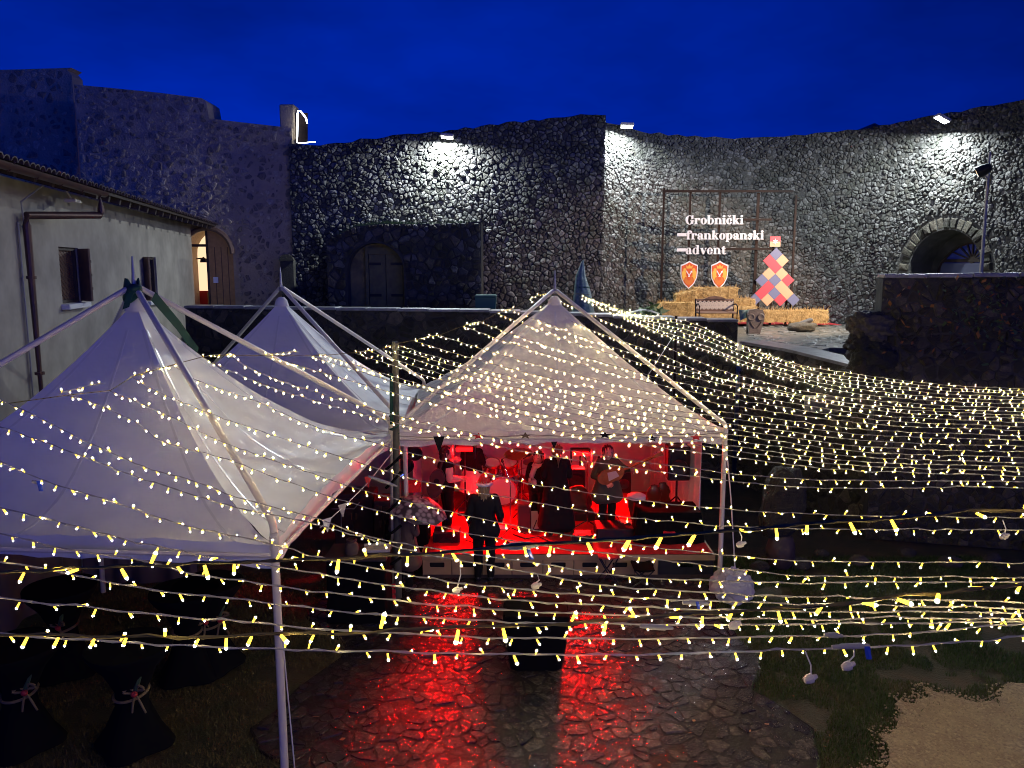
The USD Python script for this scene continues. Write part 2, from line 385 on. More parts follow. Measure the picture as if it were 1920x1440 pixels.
# ---------------------------------------------------------------- rubble masonry
def cells(poly, size, aspect=1.35, jitter=0.42, seed=0, gap=0.012, cull=0.0):
    """Irregular stones filling a polygon: shrunken, rounded Voronoi cells of a jittered bond."""
    rg = np.random.default_rng(seed)
    x0, y0, x1, y1 = poly.bounds
    w, h = size * math.sqrt(aspect), size / math.sqrt(aspect)
    pts, row, y = [], 0, y0 - 2 * h
    while y < y1 + 2 * h:
        hh = h * rg.uniform(0.75, 1.3)
        x = x0 - 2 * w - rg.uniform(0, w)
        while x < x1 + 2 * w:
            ww = w * (rg.uniform(0.55, 1.2) if rg.uniform() < .8 else rg.uniform(1.4, 2.3))
            pts.append((x + ww / 2 + rg.uniform(-1, 1) * jitter * ww * 0.5, y + hh / 2 + rg.uniform(-1, 1) * jitter * hh))
            x += ww
            if rg.uniform() < 0.30: pts.append((x - ww * rg.uniform(.2, .8), y + hh * rg.uniform(0.0, 1.0)))
        y += hh; row += 1
    vor = Voronoi(np.array(pts))
    out = []
    for reg in vor.point_region:
        ids = vor.regions[reg]
        if not ids or -1 in ids:
            continue
        c = vor.vertices[ids]
        if c[:, 0].max() < x0 or c[:, 0].min() > x1 or c[:, 1].max() < y0 or c[:, 1].min() > y1:
            continue
        p = Polygon(c)
        if not p.is_valid or p.area > 9 * size * size:
            continue
        if not poly.contains(p):
            p = p.intersection(poly)
        if cull and rg.uniform() < cull:
            continue
        r = 0.15 * h
        p = p.buffer(-gap * rg.uniform(0.1, 3.0) - r, join_style=2).buffer(r, quad_segs=2)
        if p.is_empty:
            continue
        if isinstance(p, MultiPolygon):
            p = max(p.geoms, key=lambda g: g.area)
        if p.area < 0.06 * size * size:
            continue
        p = p.simplify(0.016 * size / 0.3)
        c = np.array(p.segmentize(0.55 * h).exterior.coords)[:-1]
        c = c + rg.normal(0, 0.032 * h, c.shape)
        out.append(c)
    return out

def stone(c, fmap, relief, rg, back=-0.03, dome=0.75):
    n = len(c)
    m = c.mean(0)
    a = relief * rg.choice([rg.uniform(0.15, 0.6), rg.uniform(0.6, 1.2), rg.uniform(1.0, 1.7)], p=[.3, .5, .2])
    tilt = rg.uniform(-0.35, 0.35, 2) * relief / (np.ptp(c, axis=0) + 1e-6)
    def lift(q, base):
        return base + (q - m) @ tilt
    r1 = m + (c - m) * (rg.uniform(0.86, 0.93) if dome < .8 else rg.uniform(0.93, 0.98))
    r2 = m + (c - m) * (dome + rg.uniform(-0.1, 0.08, (n, 1)))
    rows = [(c, np.full(n, back)), (r1, lift(r1, a * (0.5 if dome < .8 else .62)) + rg.uniform(-0.12, 0.12, n) * a), (r2, lift(r2, a) + rg.uniform(-0.15, 0.15, n) * a)]
    q = np.vstack([r[0] for r in rows] + [m[None]])
    d = np.concatenate([np.maximum(r[1], -0.03) for r in rows] + [[a * rg.uniform(0.95, 1.2)]])
    f = []
    for k in range(2):
        for i in range(n):
            j = (i + 1) % n
            f += [(k * n + i, k * n + j, (k + 1) * n + j), (k * n + i, (k + 1) * n + j, (k + 1) * n + i)]
    f += [(2 * n + i, 2 * n + (i + 1) % n, 3 * n) for i in range(n)]
    return fmap(q[:, 0], q[:, 1], d), np.array(f)

def lay_stones(parent, polys, fmap, relief, looks, seed, limit=300, name='stone', rank=None, dome=0.75, smooth=False):
    """The stones of a wall or pavement: the largest as parts, the rest joined, one stuff part per tone."""
    rg = np.random.default_rng(seed)
    order = sorted(range(len(polys)), key=(lambda i: -Polygon(polys[i]).area) if rank is None else (lambda i: rank(polys[i])))
    chosen = set(order[:limit])
    rest = {k: MB() for k in looks}
    for i, c in enumerate(polys):
        v, f = stone(c, fmap, relief, rg, dome=dome)
        look = looks[rg.integers(len(looks))]
        if i in chosen:
            obj(parent, name, (v, f), look, smooth=smooth)
        else:
            rest[look].add(v, f)
    for k, m in rest.items():
        if m.n:
            obj(parent, name + 's', m, k, smooth=smooth, kind='stuff')

class Path:
    """A wall's line on the ground: map(u, v, d) = the point u metres along it, at height v, d metres out of its face."""
    def __init__(self, pts, curve=False):
        p = np.asarray(pts, float)[:, :2]
        if curve:
            from scipy.interpolate import CubicSpline
            s = np.r_[0, np.cumsum(np.linalg.norm(np.diff(p, axis=0), axis=1))]
            p = CubicSpline(s, p)(np.linspace(0, s[-1], 60))
        self.p = p
        self.s = np.r_[0, np.cumsum(np.linalg.norm(np.diff(p, axis=0), axis=1))]
        t = np.gradient(p, self.s, axis=0) if len(p) > 2 else np.repeat((p[1:] - p[:1]) / self.s[-1], 2, 0)
        t /= np.linalg.norm(t, axis=1, keepdims=True)
        self.nrm = np.stack([t[:, 1], -t[:, 0]], 1)      # to the right of the direction of travel
        self.len = self.s[-1]
    def map(self, u, v, d=0.0):
        u = np.asarray(u, float)
        x = np.interp(u, self.s, self.p[:, 0]); y = np.interp(u, self.s, self.p[:, 1])
        nx = np.interp(u, self.s, self.nrm[:, 0]); ny = np.interp(u, self.s, self.nrm[:, 1])
        return np.stack([x + nx * d, y + ny * d, np.broadcast_to(v, u.shape)], -1)
    def u_of(self, q):
        q = np.asarray(q, float)[:2]
        uu = np.linspace(0, self.len, 3000)
        P = self.map(uu, 0.0)[:, :2]
        # the place on the line in the same direction from the viewpoint
        ang = np.arctan2(P[:, 0], P[:, 1]) - math.atan2(q[0], q[1])
        return uu[np.argmin(np.abs(ang))]

def wall_body(path, us, top, thick, bottom=0.0, hole=None, nv=10):
    """Solid wall: face, top, back and ends; top is a list of heights at us. Polygons in hole are cut through by skipping (the face is prism-cut in u, v)."""
    m = MB()
    us = np.asarray(us, float); top = np.asarray(top, float)
    poly = Polygon([(us[0], bottom)] + [(u, t) for u, t in zip(us, top)] + [(us[-1], bottom)])
    if hole is not None:
        poly = poly.difference(hole)
    # slice the polygon into upright strips so that a curved line stays curved
    cuts = np.linspace(us[0], us[-1], max(2, int((us[-1] - us[0]) / 0.7)))
    for a, b in zip(cuts[:-1], cuts[1:]):
        s = poly.intersection(sbox(a, bottom - 1, b, 60))
        for g in getattr(s, 'geoms', [s]):
            if g.geom_type != 'Polygon' or g.area < 1e-6:
                continue
            e = trimesh.creation.extrude_polygon(g, 1.0, engine='earcut')
            v = np.array(e.vertices)
            m.add(path.map(v[:, 0], v[:, 1], -thick + v[:, 2] * thick), e.faces)
    return m, poly

# ---------------------------------------------------------------- the ground
T = 3.1          # height of the upper terrace above the courtyard
gx = np.concatenate([[-160, -60, -25], np.linspace(-12, 12, 61), [25, 60, 160]])
gy = np.concatenate([[-120, -40, -8], np.linspace(0, 19, 58), [40, 90, 200]])
X, Y = np.meshgrid(gx, gy, indexing='ij')
near = (np.abs(X) < 12.5) & (Y > -1) & (Y < 19.5)
Z = np.where(near, -0.035 + 0.05 * (meshkit.fbm(np.stack([X * 1.3, Y * 1.3, X * 0], -1), 3, 4) - 0.5), -0.035)
Zp = ((X > -3.2) & (X < 3.6) & (Y > 4) & (Y < 13))
Z = np.where(Zp, -0.045, Z)
L['turf_soil'] = usdkit.material(stage, '/World/Looks/turf_soil', {
    'g': ('geometry', {}), 'n': ('noise_texture', {'scale': 1.4, 'detail': 8.0, 'roughness': 0.7}), 'r': ('rgb_ramp', {'ramp': [(0.35, (0.024, 0.032, 0.010)), (0.52, (0.05, 0.045, 0.017)), (0.66, (0.085, 0.055, 0.022))]}),
    'n2': ('noise_texture', {'scale': 45.0, 'detail': 4.0}), 'b': ('bump', {'strength': 0.9, 'distance': 0.05}), 'p': ('principled_bsdf', {'roughness': 0.6})},
    [('g.position', 'n.vector'), ('n.fac', 'r.fac'), ('r.color', 'p.base_color'), ('g.position', 'n2.vector'), ('n2.fac', 'b.height'), ('b.normal', 'p.normal')], surface='p.BSDF')
solo('courtyard_ground', MB().grid(np.stack([X, Y, Z], -1)), 'turf_soil', 'damp dark ground of the castle courtyard', 'ground', kind='structure', smooth=True)

# ---------------------------------------------------------------- wet stone paving in front of the stage
pav = thing('courtyard_paving', 'wet irregular stone paving in front of the stage', 'paving', (0, 9, 0), kind='structure')
rgp = np.random.default_rng(11)
edge_l = [(-2.45 + 0.35 * math.sin(2.1 * y) + rgp.uniform(-0.15, 0.15) - 0.07 * (y - 8), y) for y in np.arange(5.2, 13.0, 0.4)]
edge_r = [(3.12 + 0.16 * math.sin(3.3 * y + 1) + rgp.uniform(-0.10, 0.10), y) for y in np.arange(5.2, 13.0, 0.4)]
pave_poly = Polygon(edge_l + edge_r[::-1]).buffer(0)
m = MB(); m.prism(pave_poly, (0, 0, 0), (1, 0, 0), (0, 1, 0), -0.012, back=0.1)
pm('wet_joint', (0.02, 0.017, 0.012), 0.18, bump=(18.0, 0.8, 0.03))
mm = trimesh.creation.extrude_polygon(pave_poly, 0.09, engine='earcut'); vv = np.array(mm.vertices); vv[:, 2] -= 0.105
obj(pav, 'bedding', (vv, mm.faces), 'wet_joint')
def pave_map(u, v, d):
    return np.stack([u, v, d - 0.02], -1)
PAVE_CELLS = cells(pave_poly, 0.20, 1.6, 0.95, 5, gap=0.004)
lay_stones(pav, PAVE_CELLS, pave_map, 0.014, PAVE, 3, name='paving_stone', rank=lambda c: c[:, 1].mean(), dome=0.90)

# ---------------------------------------------------------------- masonry walls
# left wall (rendered rubble) with the arched doorway
Dw0 = 26.8
pA, pB = at(138, 300, Dw0), at(549, 300, Dw0)
left_path = Path([pA, pB])
tops = [(138, 158), (156, 160), (200, 164), (300, 174), (378, 184), (386, 190), (392, 222), (450, 229), (522, 237), (549, 240)]
us = [left_path.u_of(at(px, py, Dw0)) for px, py in tops]; vs = [at(px, py, Dw0)[2] for px, py in tops]
a0, a1 = left_path.u_of(at(345, 500, Dw0)), left_path.u_of(at(438, 500, Dw0))
zarch = at(400, 428, Dw0)[2]
def arch_poly(u0, u1, base, crown, n=14):
    r = (u1 - u0) / 2; c = (u0 + u1) / 2; h = min(r, crown - base)
    return Polygon([(u0, base)] + [(c - r * math.cos(PI * k / n), crown - h + h * math.sin(PI * k / n)) for k in range(n + 1)] + [(u1, base)])
door_hole = arch_poly(a0, a1, T - 0.5, zarch)
lw = thing('rendered_castle_wall', 'stepped pale rubble wall behind the plaster building, with an arched doorway', 'castle wall', pA * [1, 1, 0] + [0, 0, T])
body, lw_poly = wall_body(left_path, us, vs, 1.2, T - 0.6, door_hole)
obj(lw, 'wall_body', body, 'lime_render')
face = lw_poly.difference(door_hole.buffer(0.15))
lay_stones(lw, cells(face, 0.22, 1.6, 0.8, 21, gap=0.018, cull=0.14), left_path.map, 0.035, PALE, 22, dome=0.7)
# doorway: oak leaf, frame, warm room behind
fr = MB()
arc = np.array(door_hole.exterior.coords)
uu, vv_ = arc[:-1, 0], arc[:-1, 1]
ring = left_path.map(uu, vv_, 0.03)
fr.tube(np.vstack([ring[1:-1]]), 0.09, 6)
obj(lw, 'door_surround', fr, 'shutter_wood')
um = left_path.u_of(at(389, 500, Dw0))
leaf = door_hole.intersection(sbox(um, T - 0.5, a1 - 0.03, 20))
md = MB(); e = trimesh.creation.extrude_polygon(leaf, 0.07, engine='earcut'); v = np.array(e.vertices); md.add(left_path.map(v[:, 0], v[:, 1], -0.2 + v[:, 2]), e.faces)
dl = obj(lw, 'door', md, 'door_oak', label='oak door leaf closing the right half of the lit arch')
mk = MB(); p = left_path.map(um + 0.22, at(398, 525, Dw0)[2], -0.10); mk.box(p, (0.16, 0.03, 0.2)); obj(dl, 'notice', mk, 'letter_white')
for k in range(3):
    uk = um + (a1 - um) * (k + 1) / 4.0
    obj(dl, 'board_joint', MB().box(left_path.map(uk, T + 1.4, -0.128), (0.02, 0.006, 2.4)), 'dark_timber')
tr = MB(); tr.box((left_path.map((a0 + um) / 2, at(370, 460, Dw0)[2], -0.15)), (um - a0, 0.07, 0.09)); tr.box(left_path.map(um - 0.03, T + 1.5, -0.15), (0.07, 0.08, 3.4))
obj(lw, 'door_frame', tr, 'dark_timber')
room = MB(); c = left_path.map((a0 + um) / 2, T + 2.0, -1.7); room.box(c + [0, 0.05, 0], (3.0, 0.1, 4.6))
obj(lw, 'room_wall', room, 'room_wall_glow')  # the wall itself glows to stand in for the lit interior
rr = MB(); c = left_path.map((a0 + um) / 2, 0, -1.45); zc = at(376, 548, Dw0 + 1.5)[2]; rr.box([c[0], c[1], (zc + T) / 2 - 0.1], (1.6, 0.3, zc - T + 0.3))
obj(lw, 'counter', rr, 'indoor_red')
obj(lw, 'ceiling_lamp', MB().box(left_path.map((a0 + um) / 2, T + 3.3, -0.8), (0.5, 0.4, 0.04)), 'added_room_glow')  # unseen glowing panel added above the door to brighten the counter
pc = left_path.map((a0 + um) / 2 + 0.1, 0, -1.28)
cr = MB(); zz = at(376, 562, Dw0 + 1.3)[2]
for q in (-0.22, 0.22): cr.box([pc[0] + q, pc[1], zz], (0.04, 0.04, 0.5))
cr.box([pc[0], pc[1], zz + 0.22], (0.5, 0.05, 0.05)); cr.box([pc[0], pc[1], zz - 0.1], (0.5, 0.05, 0.04))
obj(lw, 'counter_rack', cr, 'brass')
wl = MB(); pw = left_path.map(left_path.u_of(at(366, 485, Dw0)), at(366, 485, Dw0)[2], -0.35); wl.tube([pw + [-.1, 0, 0], pw + [.12, 0, .02]], 0.02); wl.lathe([(0.0, 0.05), (0.1, -0.02), (0.12, -0.14)], pw + [.14, 0, .02], 10)
obj(lw, 'wall_lantern', wl, 'black_metal')
# the low arched recess at the wall's right foot
# tower at the far left
tw = thing('tower_block', 'tall smooth stone tower block behind the tiled roof at far left', 'tower', (xat(20, 29), 29, T))
tp = Path([at(-330, 300, 29.0), at(147, 300, 29.0)])
u1 = tp.len
ts = [(0, at(-330, 135, 29)[2]), (tp.u_of(at(0, 130, 29)), at(0, 131, 29)[2]), (tp.u_of(at(70, 130, 29)), at(70, 129, 29)[2]), (tp.u_of(at(135, 130, 29)), at(135, 127, 29)[2]), (u1 - 0.15, at(140, 132, 29)[2]), (u1, at(147, 142, 29)[2])]
body, tpoly = wall_body(tp, [a for a, b in ts], [b for a, b in ts], 0.7, T)
obj(tw, 'wall_body', body, 'lime_render')
lay_stones(tw, cells(tpoly.intersection(sbox(0, 7.5, 60, 30)), 0.28, 1.6, 0.7, 31, gap=0.025, cull=0.25), tp.map, 0.022, PALE, 32, dome=0.7)

# the high rubble wall in the middle
Dm = 26.4
qA, qB = at(546, 400, Dm + 0.15), at(1133, 400, Dm - 0.5)
main_path = Path([qA, qB])
mt = [(546, 268), (600, 268), (700, 258), (780, 250), (850, 243), (930, 234), (1000, 226), (1060, 220), (1115, 216), (1133, 220)]
us = [main_path.u_of(at(px, 400, Dm)) for px, _ in mt]; us[0], us[-1] = 0, main_path.len
vs = [at(px, py, Dm - 0.2)[2] for px, py in mt]
rgm = np.random.default_rng(5)
ud = np.linspace(0, main_path.len, 40); vd = np.interp(ud, us, vs) + rgm.uniform(-0.05, 0.04, 40)
mw = thing('high_rubble_wall', 'high dark rubble castle wall in the middle under a floodlight', 'castle wall', qA * [1, 1, 0] + [0, 0, T])
body, mpoly = wall_body(main_path, ud, vd, 1.3, T - 0.3)
obj(mw, 'wall_body', body, 'dark_mortar')
lay_stones(mw, cells(mpoly, 0.155, 1.9, 0.75, 41, gap=0.003), main_path.map, 0.055, GREY, 42, dome=0.6)
# the curved wall on the right
cp = [(1090, 400, 26.7), (1160, 400, 27.2), (1200, 400, 27.7), (1300, 400, 28.3), (1400, 400, 28.4), (1500, 400, 27.8), (1600, 400, 26.8), (1700, 400, 25.4), (1800, 400, 23.7), (1920, 400, 21.9), (2080, 400, 19.6), (2250, 400, 17.4)]
curve_path = Path([at(*c) for c in cp], curve=True)
ct = [(1090, 219), (1160, 235), (1200, 245), (1300, 256), (1400, 259), (1500, 252), (1600, 243), (1700, 227), (1800, 208), (1920, 187), (2080, 165), (2250, 140)]
def on_curve(px, py, out=0.0):
    """The point on the curved wall seen at px, py, moved out of its face."""
    u = curve_path.u_of(at(px, py, 25)); q = curve_path.map(u, 0.0)
    z = at(px, py, q[1])[2]
    return curve_path.map(u, z, out), u, z
us = [on_curve(px, py)[1] for px, py in ct]; vs = [on_curve(px, py)[2] for px, py in ct]
us[0], us[-1] = 0, curve_path.len
ud = np.linspace(0, curve_path.len, 60); vd = np.interp(ud, us, vs) + rgm.uniform(-0.05, 0.04, 60)
_, ga, _ = on_curve(1706, 480); _, gb, _ = on_curve(1842, 480)
zc = on_curve(1775, 430)[2]
gate_hole = arch_poly(ga, gb, T - 0.4, zc)
cw = thing('curved_rubble_wall', 'curved high rubble wall behind the stage letters and straw bales', 'castle wall', tuple(curve_path.map(6.0, T)))
body, cpoly = wall_body(curve_path, ud, vd, 1.3, T - 0.4, gate_hole)
obj(cw, 'wall_body', body, 'grey_mortar')
lay_stones(cw, cells(cpoly.difference(gate_hole.buffer(0.42)), 0.14, 1.6, 0.75, 51, gap=0.003), curve_path.map, 0.045, GREY, 52, dome=0.6)
# voussoirs round the gate
rin = (gb - ga) / 2; cu = (ga + gb) / 2; hv = min(rin, zc - T + 0.4)
rgv = np.random.default_rng(8)
for k in range(19):
    t0, t1 = PI * (k + 0.06) / 19, PI * (k + 0.94) / 19
    ro = rin + rgv.uniform(0.3, 0.4)
    c = np.array([(cu - (rin + 0.02) * math.cos(t0), zc - hv + hv * (1 + 0.02 / rin) * math.sin(t0)), (cu - ro * math.cos(t0), zc - hv + ro * math.sin(t0)), (cu - ro * math.cos(t1), zc - hv + ro * math.sin(t1)), (cu - (rin + 0.02) * math.cos(t1), zc - hv + hv * (1 + 0.02 / rin) * math.sin(t1))])
    v, f = stone(c[::-1], curve_path.map, 0.07, rgv)
    obj(cw, 'arch_stone', (v, f), (DARK[2], DARK[1], DARK[0], DARK[2])[k % 4])
# inner door with fanlight, deep in the gate
gd = 1.1
inner = arch_poly(ga + 0.12, gb - 0.12, T - 0.4, on_curve(1790, 452)[2])
def cmap_poly(poly, d0, d1):
    mm_ = MB()
    for g in getattr(poly, 'geoms', [poly]):
        if g.area > 1e-6:
            e_ = trimesh.creation.extrude_polygon(g, d1 - d0, engine='earcut'); v_ = np.array(e_.vertices)
            mm_.add(curve_path.map(v_[:, 0], v_[:, 1], d0 + v_[:, 2]), e_.faces)
    return mm_
obj(cw, 'gate_reveal', cmap_poly(gate_hole.buffer(0.3).difference(inner), -1.28, -gd), 'grey_mortar')
gl = obj(cw, 'gate_window', cmap_poly(inner, -1.26, -1.2), 'sky_pane', label='arched fanlight window deep in the gateway')
spring = on_curve(1790, 488)[2]
bars = []
ic = ((inner.bounds[0] + inner.bounds[2]) / 2, spring)
for k in range(1, 8):
    a = PI * k / 8
    bars.append(LineString([ic, (ic[0] + 2.2 * math.cos(a), ic[1] + 2.2 * math.sin(a))]).buffer(0.02))
bars.append(inner.exterior.buffer(0.06)); bars.append(sbox(ic[0] - 2, spring - 0.05, ic[0] + 2, spring + 0.05)); bars.append(Point(ic).buffer(0.09))
for k in (0.72, 0.86):
    bars.append(sbox(ga + (gb - ga) * k, T, ga + (gb - ga) * k + 0.06, spring))
bars.append(sbox(ga + (gb - ga) * 0.72, spring - 0.75, gb, spring - 0.7))
obj(gl, 'glazing_bars', cmap_poly(union_all(bars).intersection(inner), -1.2, -1.15), 'dark_timber')
obj(gl, 'door_panel', cmap_poly(sbox(inner.bounds[0] + 0.12, T - 0.3, ga + (gb - ga) * 0.72 - 0.03, spring - 0.08), -1.2, -1.16), 'blue_door')

# low lean-to with a niche door before the middle wall
Ds = 24.2
sp = Path([at(612, 480, Ds + 0.1), at(902, 480, Ds + 0.1)])
st = [(612, 452), (622, 444), (640, 437), (668, 424), (720, 419), (800, 420), (860, 417), (902, 415)]
us = [sp.u_of(at(px, 480, Ds)) for px, _ in st]; us[0], us[-1] = 0, sp.len
vs = [at(px, py, Ds)[2] for px, py in st]
na, nb = sp.u_of(at(650, 480, Ds)), sp.u_of(at(757, 480, Ds))
nz = at(705, 455, Ds)[2]
niche = arch_poly(na, nb, T - 0.3, nz)
sh = thing('stone_leanto', 'low rubble lean-to with a timber door in an arched niche, grass on its top', 'outbuilding', sp.map(0.0, T) if False else tuple(sp.map(np.array([0.0]), T)[0]))
body, spoly = wall_body(sp, us, vs, 2.1, T - 0.3, niche)
obj(sh, 'wall_body', body, 'dark_mortar')
lay_stones(sh, cells(spoly.difference(niche.buffer(0.05)), 0.23, 1.5, 0.8, 61, gap=0.008), sp.map, 0.055, DARK + GREY[:2], 62)
def smap_poly(poly, d0, d1):
    mm_ = MB()
    for g in getattr(poly, 'geoms', [poly]):
        if g.area > 1e-6:
            e_ = trimesh.creation.extrude_polygon(g, d1 - d0, engine='earcut'); v_ = np.array(e_.vertices)
            mm_.add(sp.map(v_[:, 0], v_[:, 1], d0 + v_[:, 2]), e_.faces)
    return mm_
obj(sh, 'niche_lining', smap_poly(niche.buffer(0.1), -0.9, -0.5), 'yellow_render')
da, db = sp.u_of(at(686, 480, Ds)), sp.u_of(at(752, 480, Ds)); dz = at(715, 477, Ds)[2]
dmid = (da + db) / 2
dr = obj(sh, 'door_leaf', smap_poly(sbox(da + .02, T - .2, dmid - .01, dz), -0.5, -0.42), 'door_green')
obj(sh, 'door_leaf', smap_poly(sbox(dmid + .01, T - .2, db - .02, dz), -0.5, -0.42), 'door_green')
obj(sh, 'door_frame', smap_poly(sbox(da - .09, T - .2, db + .09, dz + .22).difference(sbox(da, T - .3, db, dz + 0.02)), -0.5, -0.38), 'door_green')
for zz in (dz - 0.28, dz - 1.25, dz - 2.0):
    for (c0, c1) in ((da + .02, dmid - .15), (dmid + .15, db - .02)):
        obj(sh, 'hinge_strap', smap_poly(sbox(c0, zz - .04, c1, zz + .04), -0.42, -0.40), 'black_metal')
# grass tufts on the lean-to's top
gm = MB(); rgg = np.random.default_rng(3)
for k in range(1500):
    u = rgg.uniform(0.3, sp.len - 0.1) if rgg.uniform() < .4 else rgg.normal(1.7, 0.5); dd = -rgg.uniform(0, 0.5)
    if not 0.1 < u < sp.len: continue
    z = np.interp(u, us, vs); hgt = rgg.uniform(0.03, 0.16)
    b0 = sp.map(np.array([u]), z - 0.02, dd)[0]; tip = b0 + [rgg.normal(0, .04), rgg.normal(0, .04), hgt]
    gm.add([b0 + [-.008, 0, 0], b0 + [.008, 0, 0], tip], [(0, 1, 2)])
obj(sh, 'grass', gm, 'leaf_green', kind='stuff')

# terrace floor, its retaining wall, the ramp edge and the block at right
terr = MB()
R0, R1 = at(346, 573, 18.6), at(1384, 600, 18.2)
ZR = R0[2]
R2 = on(1398, 628, T + 0.18); R3 = on(1642, 700, T - 0.05)
B0 = np.array([xat(1640, 14.1, 2.5), 14.1, 0]); B1 = np.array([xat(2150, 13.1, 2.5), 13.1, 0])
tpoly_ = Polygon([(R0[0], R0[1]), (R1[0], R1[1]), (R3[0], R3[1] + 0.4), (B1[0] + 3, 14.5), (30, 16), (30, 40), (-20, 40), (R0[0] - 2, 24), (R0[0], R0[1])])
pm('terrace_floor', (0.12, 0.115, 0.10), 0.32, var=(5.0, (0.07, 0.075, 0.055), 0.9), bump=(16.0, 0.9, 0.05))
stair_hole = Polygon([tuple(on(1515, 662, T)[:2]), tuple(on(1555, 652, T)[:2]), tuple(on(1618, 653, T)[:2]), tuple(on(1640, 668, T)[:2]), tuple(on(1650, 690, T)[:2]), tuple(on(1600, 690, T)[:2])])
tp_ = MB()
tp_.prism(tpoly_.buffer(0).difference(stair_hole), (0, 0, T - 0.35), (1, 0, 0), (0, 1, 0), 0.35)
terrace = thing('terrace', 'upper stone terrace in front of the castle walls', 'terrace', (0, 22, T), kind='structure')
obj(terrace, 'terrace_floor', tp_, 'terrace_floor')
slabs = cells(Polygon([tuple(on(1385, 602, T)[:2]), tuple(on(1640, 606, T)[:2]), tuple(on(1618, 653, T)[:2]), tuple(on(1555, 652, T)[:2]), tuple(on(1515, 662, T)[:2]), tuple(on(1400, 632, T)[:2])]).buffer(0), 0.34, 1.4, 0.8, 71, gap=0.012)
pm('terrace_slab_a', (0.16, 0.155, 0.14), 0.28, var=(6.0, (0.09, 0.09, 0.07), 0.8), bump=(22.0, 0.8, 0.03))
pm('terrace_slab_b', (0.12, 0.12, 0.105), 0.32, var=(6.0, (0.07, 0.07, 0.055), 0.8), bump=(22.0, 0.8, 0.03))
lay_stones(terrace, slabs, lambda u, v, d: np.stack([u, v, T + d - 0.012], -1), 0.028, ['terrace_slab_a', 'terrace_slab_b'], 72, name='paving_stone', rank=lambda c: c[:, 1].mean(), dome=0.85)
sc = np.array(stair_hole.centroid.coords[0])
for k in range(4):
    a_, b_ = on(1600, 690, T), on(1618, 653, T)
    q = b_ + (a_ - b_) * (k + 0.5) / 4
    obj(terrace, 'stair_step', MB().box([q[0] - 0.15, q[1], T - 0.62 + 0.10 * (3 - k) - 0.15], (1.5, 0.34, 0.3), bev=0.02), 'terrace_slab_b')
obj(terrace, 'stair_pit', MB().box([sc[0], sc[1], T - 1.15], (3.2, 3.0, 0.2)), 'dark_mortar')

rw = thing('retaining_wall', 'dark rubble retaining wall of the terrace behind the tents', 'retaining wall', (R0[0], R0[1], 0))
rp = Path([R0, R1])
ud = np.linspace(0, rp.len, 30); rgr = np.random.default_rng(15)
zend = R1[2]
vd = np.interp(ud, [0, rp.len * 0.55, rp.len], [R0[2] - 0.06, at(930, 581, 18.4)[2] - 0.06, zend - 0.06])
body, rpoly = wall_body(rp, ud, vd, 0.55, 0.0)
obj(rw, 'wall_body', body, 'dark_mortar')
lay_stones(rw, cells(rpoly, 0.25, 1.4, 0.85, 81, gap=0.008), rp.map, 0.05, DARK, 82, rank=lambda c: -c[:, 1].mean())
ncop = 18
for k in range(ncop):
    u0, u1 = rp.len * k / ncop + 0.006, rp.len * (k + 1) / ncop - 0.006
    z0 = np.interp((u0 + u1) / 2, ud, vd)
    c = rp.map(np.array([(u0 + u1) / 2]), z0 + 0.033, -0.25)[0]
    ang = math.atan2(*(R1 - R0)[[1, 0]])
    obj(rw, 'coping_stone', MB().box(c + [0, 0, rgr.uniform(-.004, .004)], (u1 - u0, 0.64, 0.06), rz=ang, bev=0.012), 'coping_stone')
# the wall under the ramp and its sloping edge
ew = thing('ramp_wall', 'low dark wall with a sloping pale coping coming down towards the block', 'retaining wall', (R1[0], R1[1], 0))
ep = Path([(R1[0] + 0.02, R1[1] - 0.3), R3[:2]])
eu = np.linspace(0, ep.len, 12)
ev = np.interp(eu, [0, ep.len * .4, ep.len], [R2[2], (R2[2] + R3[2]) / 2 + 0.08, R3[2]])
body, epoly = wall_body(ep, eu, ev, 0.6, 0.0)
obj(ew, 'wall_body', body, 'dark_mortar')
lay_stones(ew, cells(epoly, 0.25, 1.4, 0.85, 83, gap=0.008), ep.map, 0.05, DARK, 84)
P = np.array([[ep.map(np.array([u]), z + 0.03, dd)[0] for dd in (0.06, -0.62)] for u, z in zip(eu, ev)])
obj(ew, 'coping', sheet(P, 0.06), 'coping_stone')

bw = thing('block_wall', 'massive dark mossy block wall at right with a few orange leaves', 'castle wall', tuple(B0))
bp = Path([B0[:2], B1[:2]])
zt0, zt1 = at(1640, 517, B0[1])[2], at(1920, 511, 13.5)[2]
body, bpoly = wall_body(bp, [0, bp.len], [zt0 - 0.05, zt1 - 0.02], 0.55, 0.0)
obj(bw, 'wall_body', body, 'dark_mortar')
lay_stones(bw, cells(bpoly, 0.16, 1.5, 0.85, 85, gap=0.004), bp.map, 0.04, DARK, 86, dome=0.6, rank=lambda c: -c[:, 1].mean() * 0.3 + c[:, 0].mean())
capm = MB()
a = math.atan2(*(B1 - B0)[[1, 0]])
for k in range(6):
    u = bp.len * (k + .5) / 6
    c = bp.map(np.array([u]), np.interp(u, [0, bp.len], [zt0, zt1]) - 0.01, -0.25)[0]
    obj(bw, 'coping_stone', MB().box(c, (bp.len / 6 - 0.01, 0.62, 0.07), rz=a, bev=0.012), 'coping_stone')
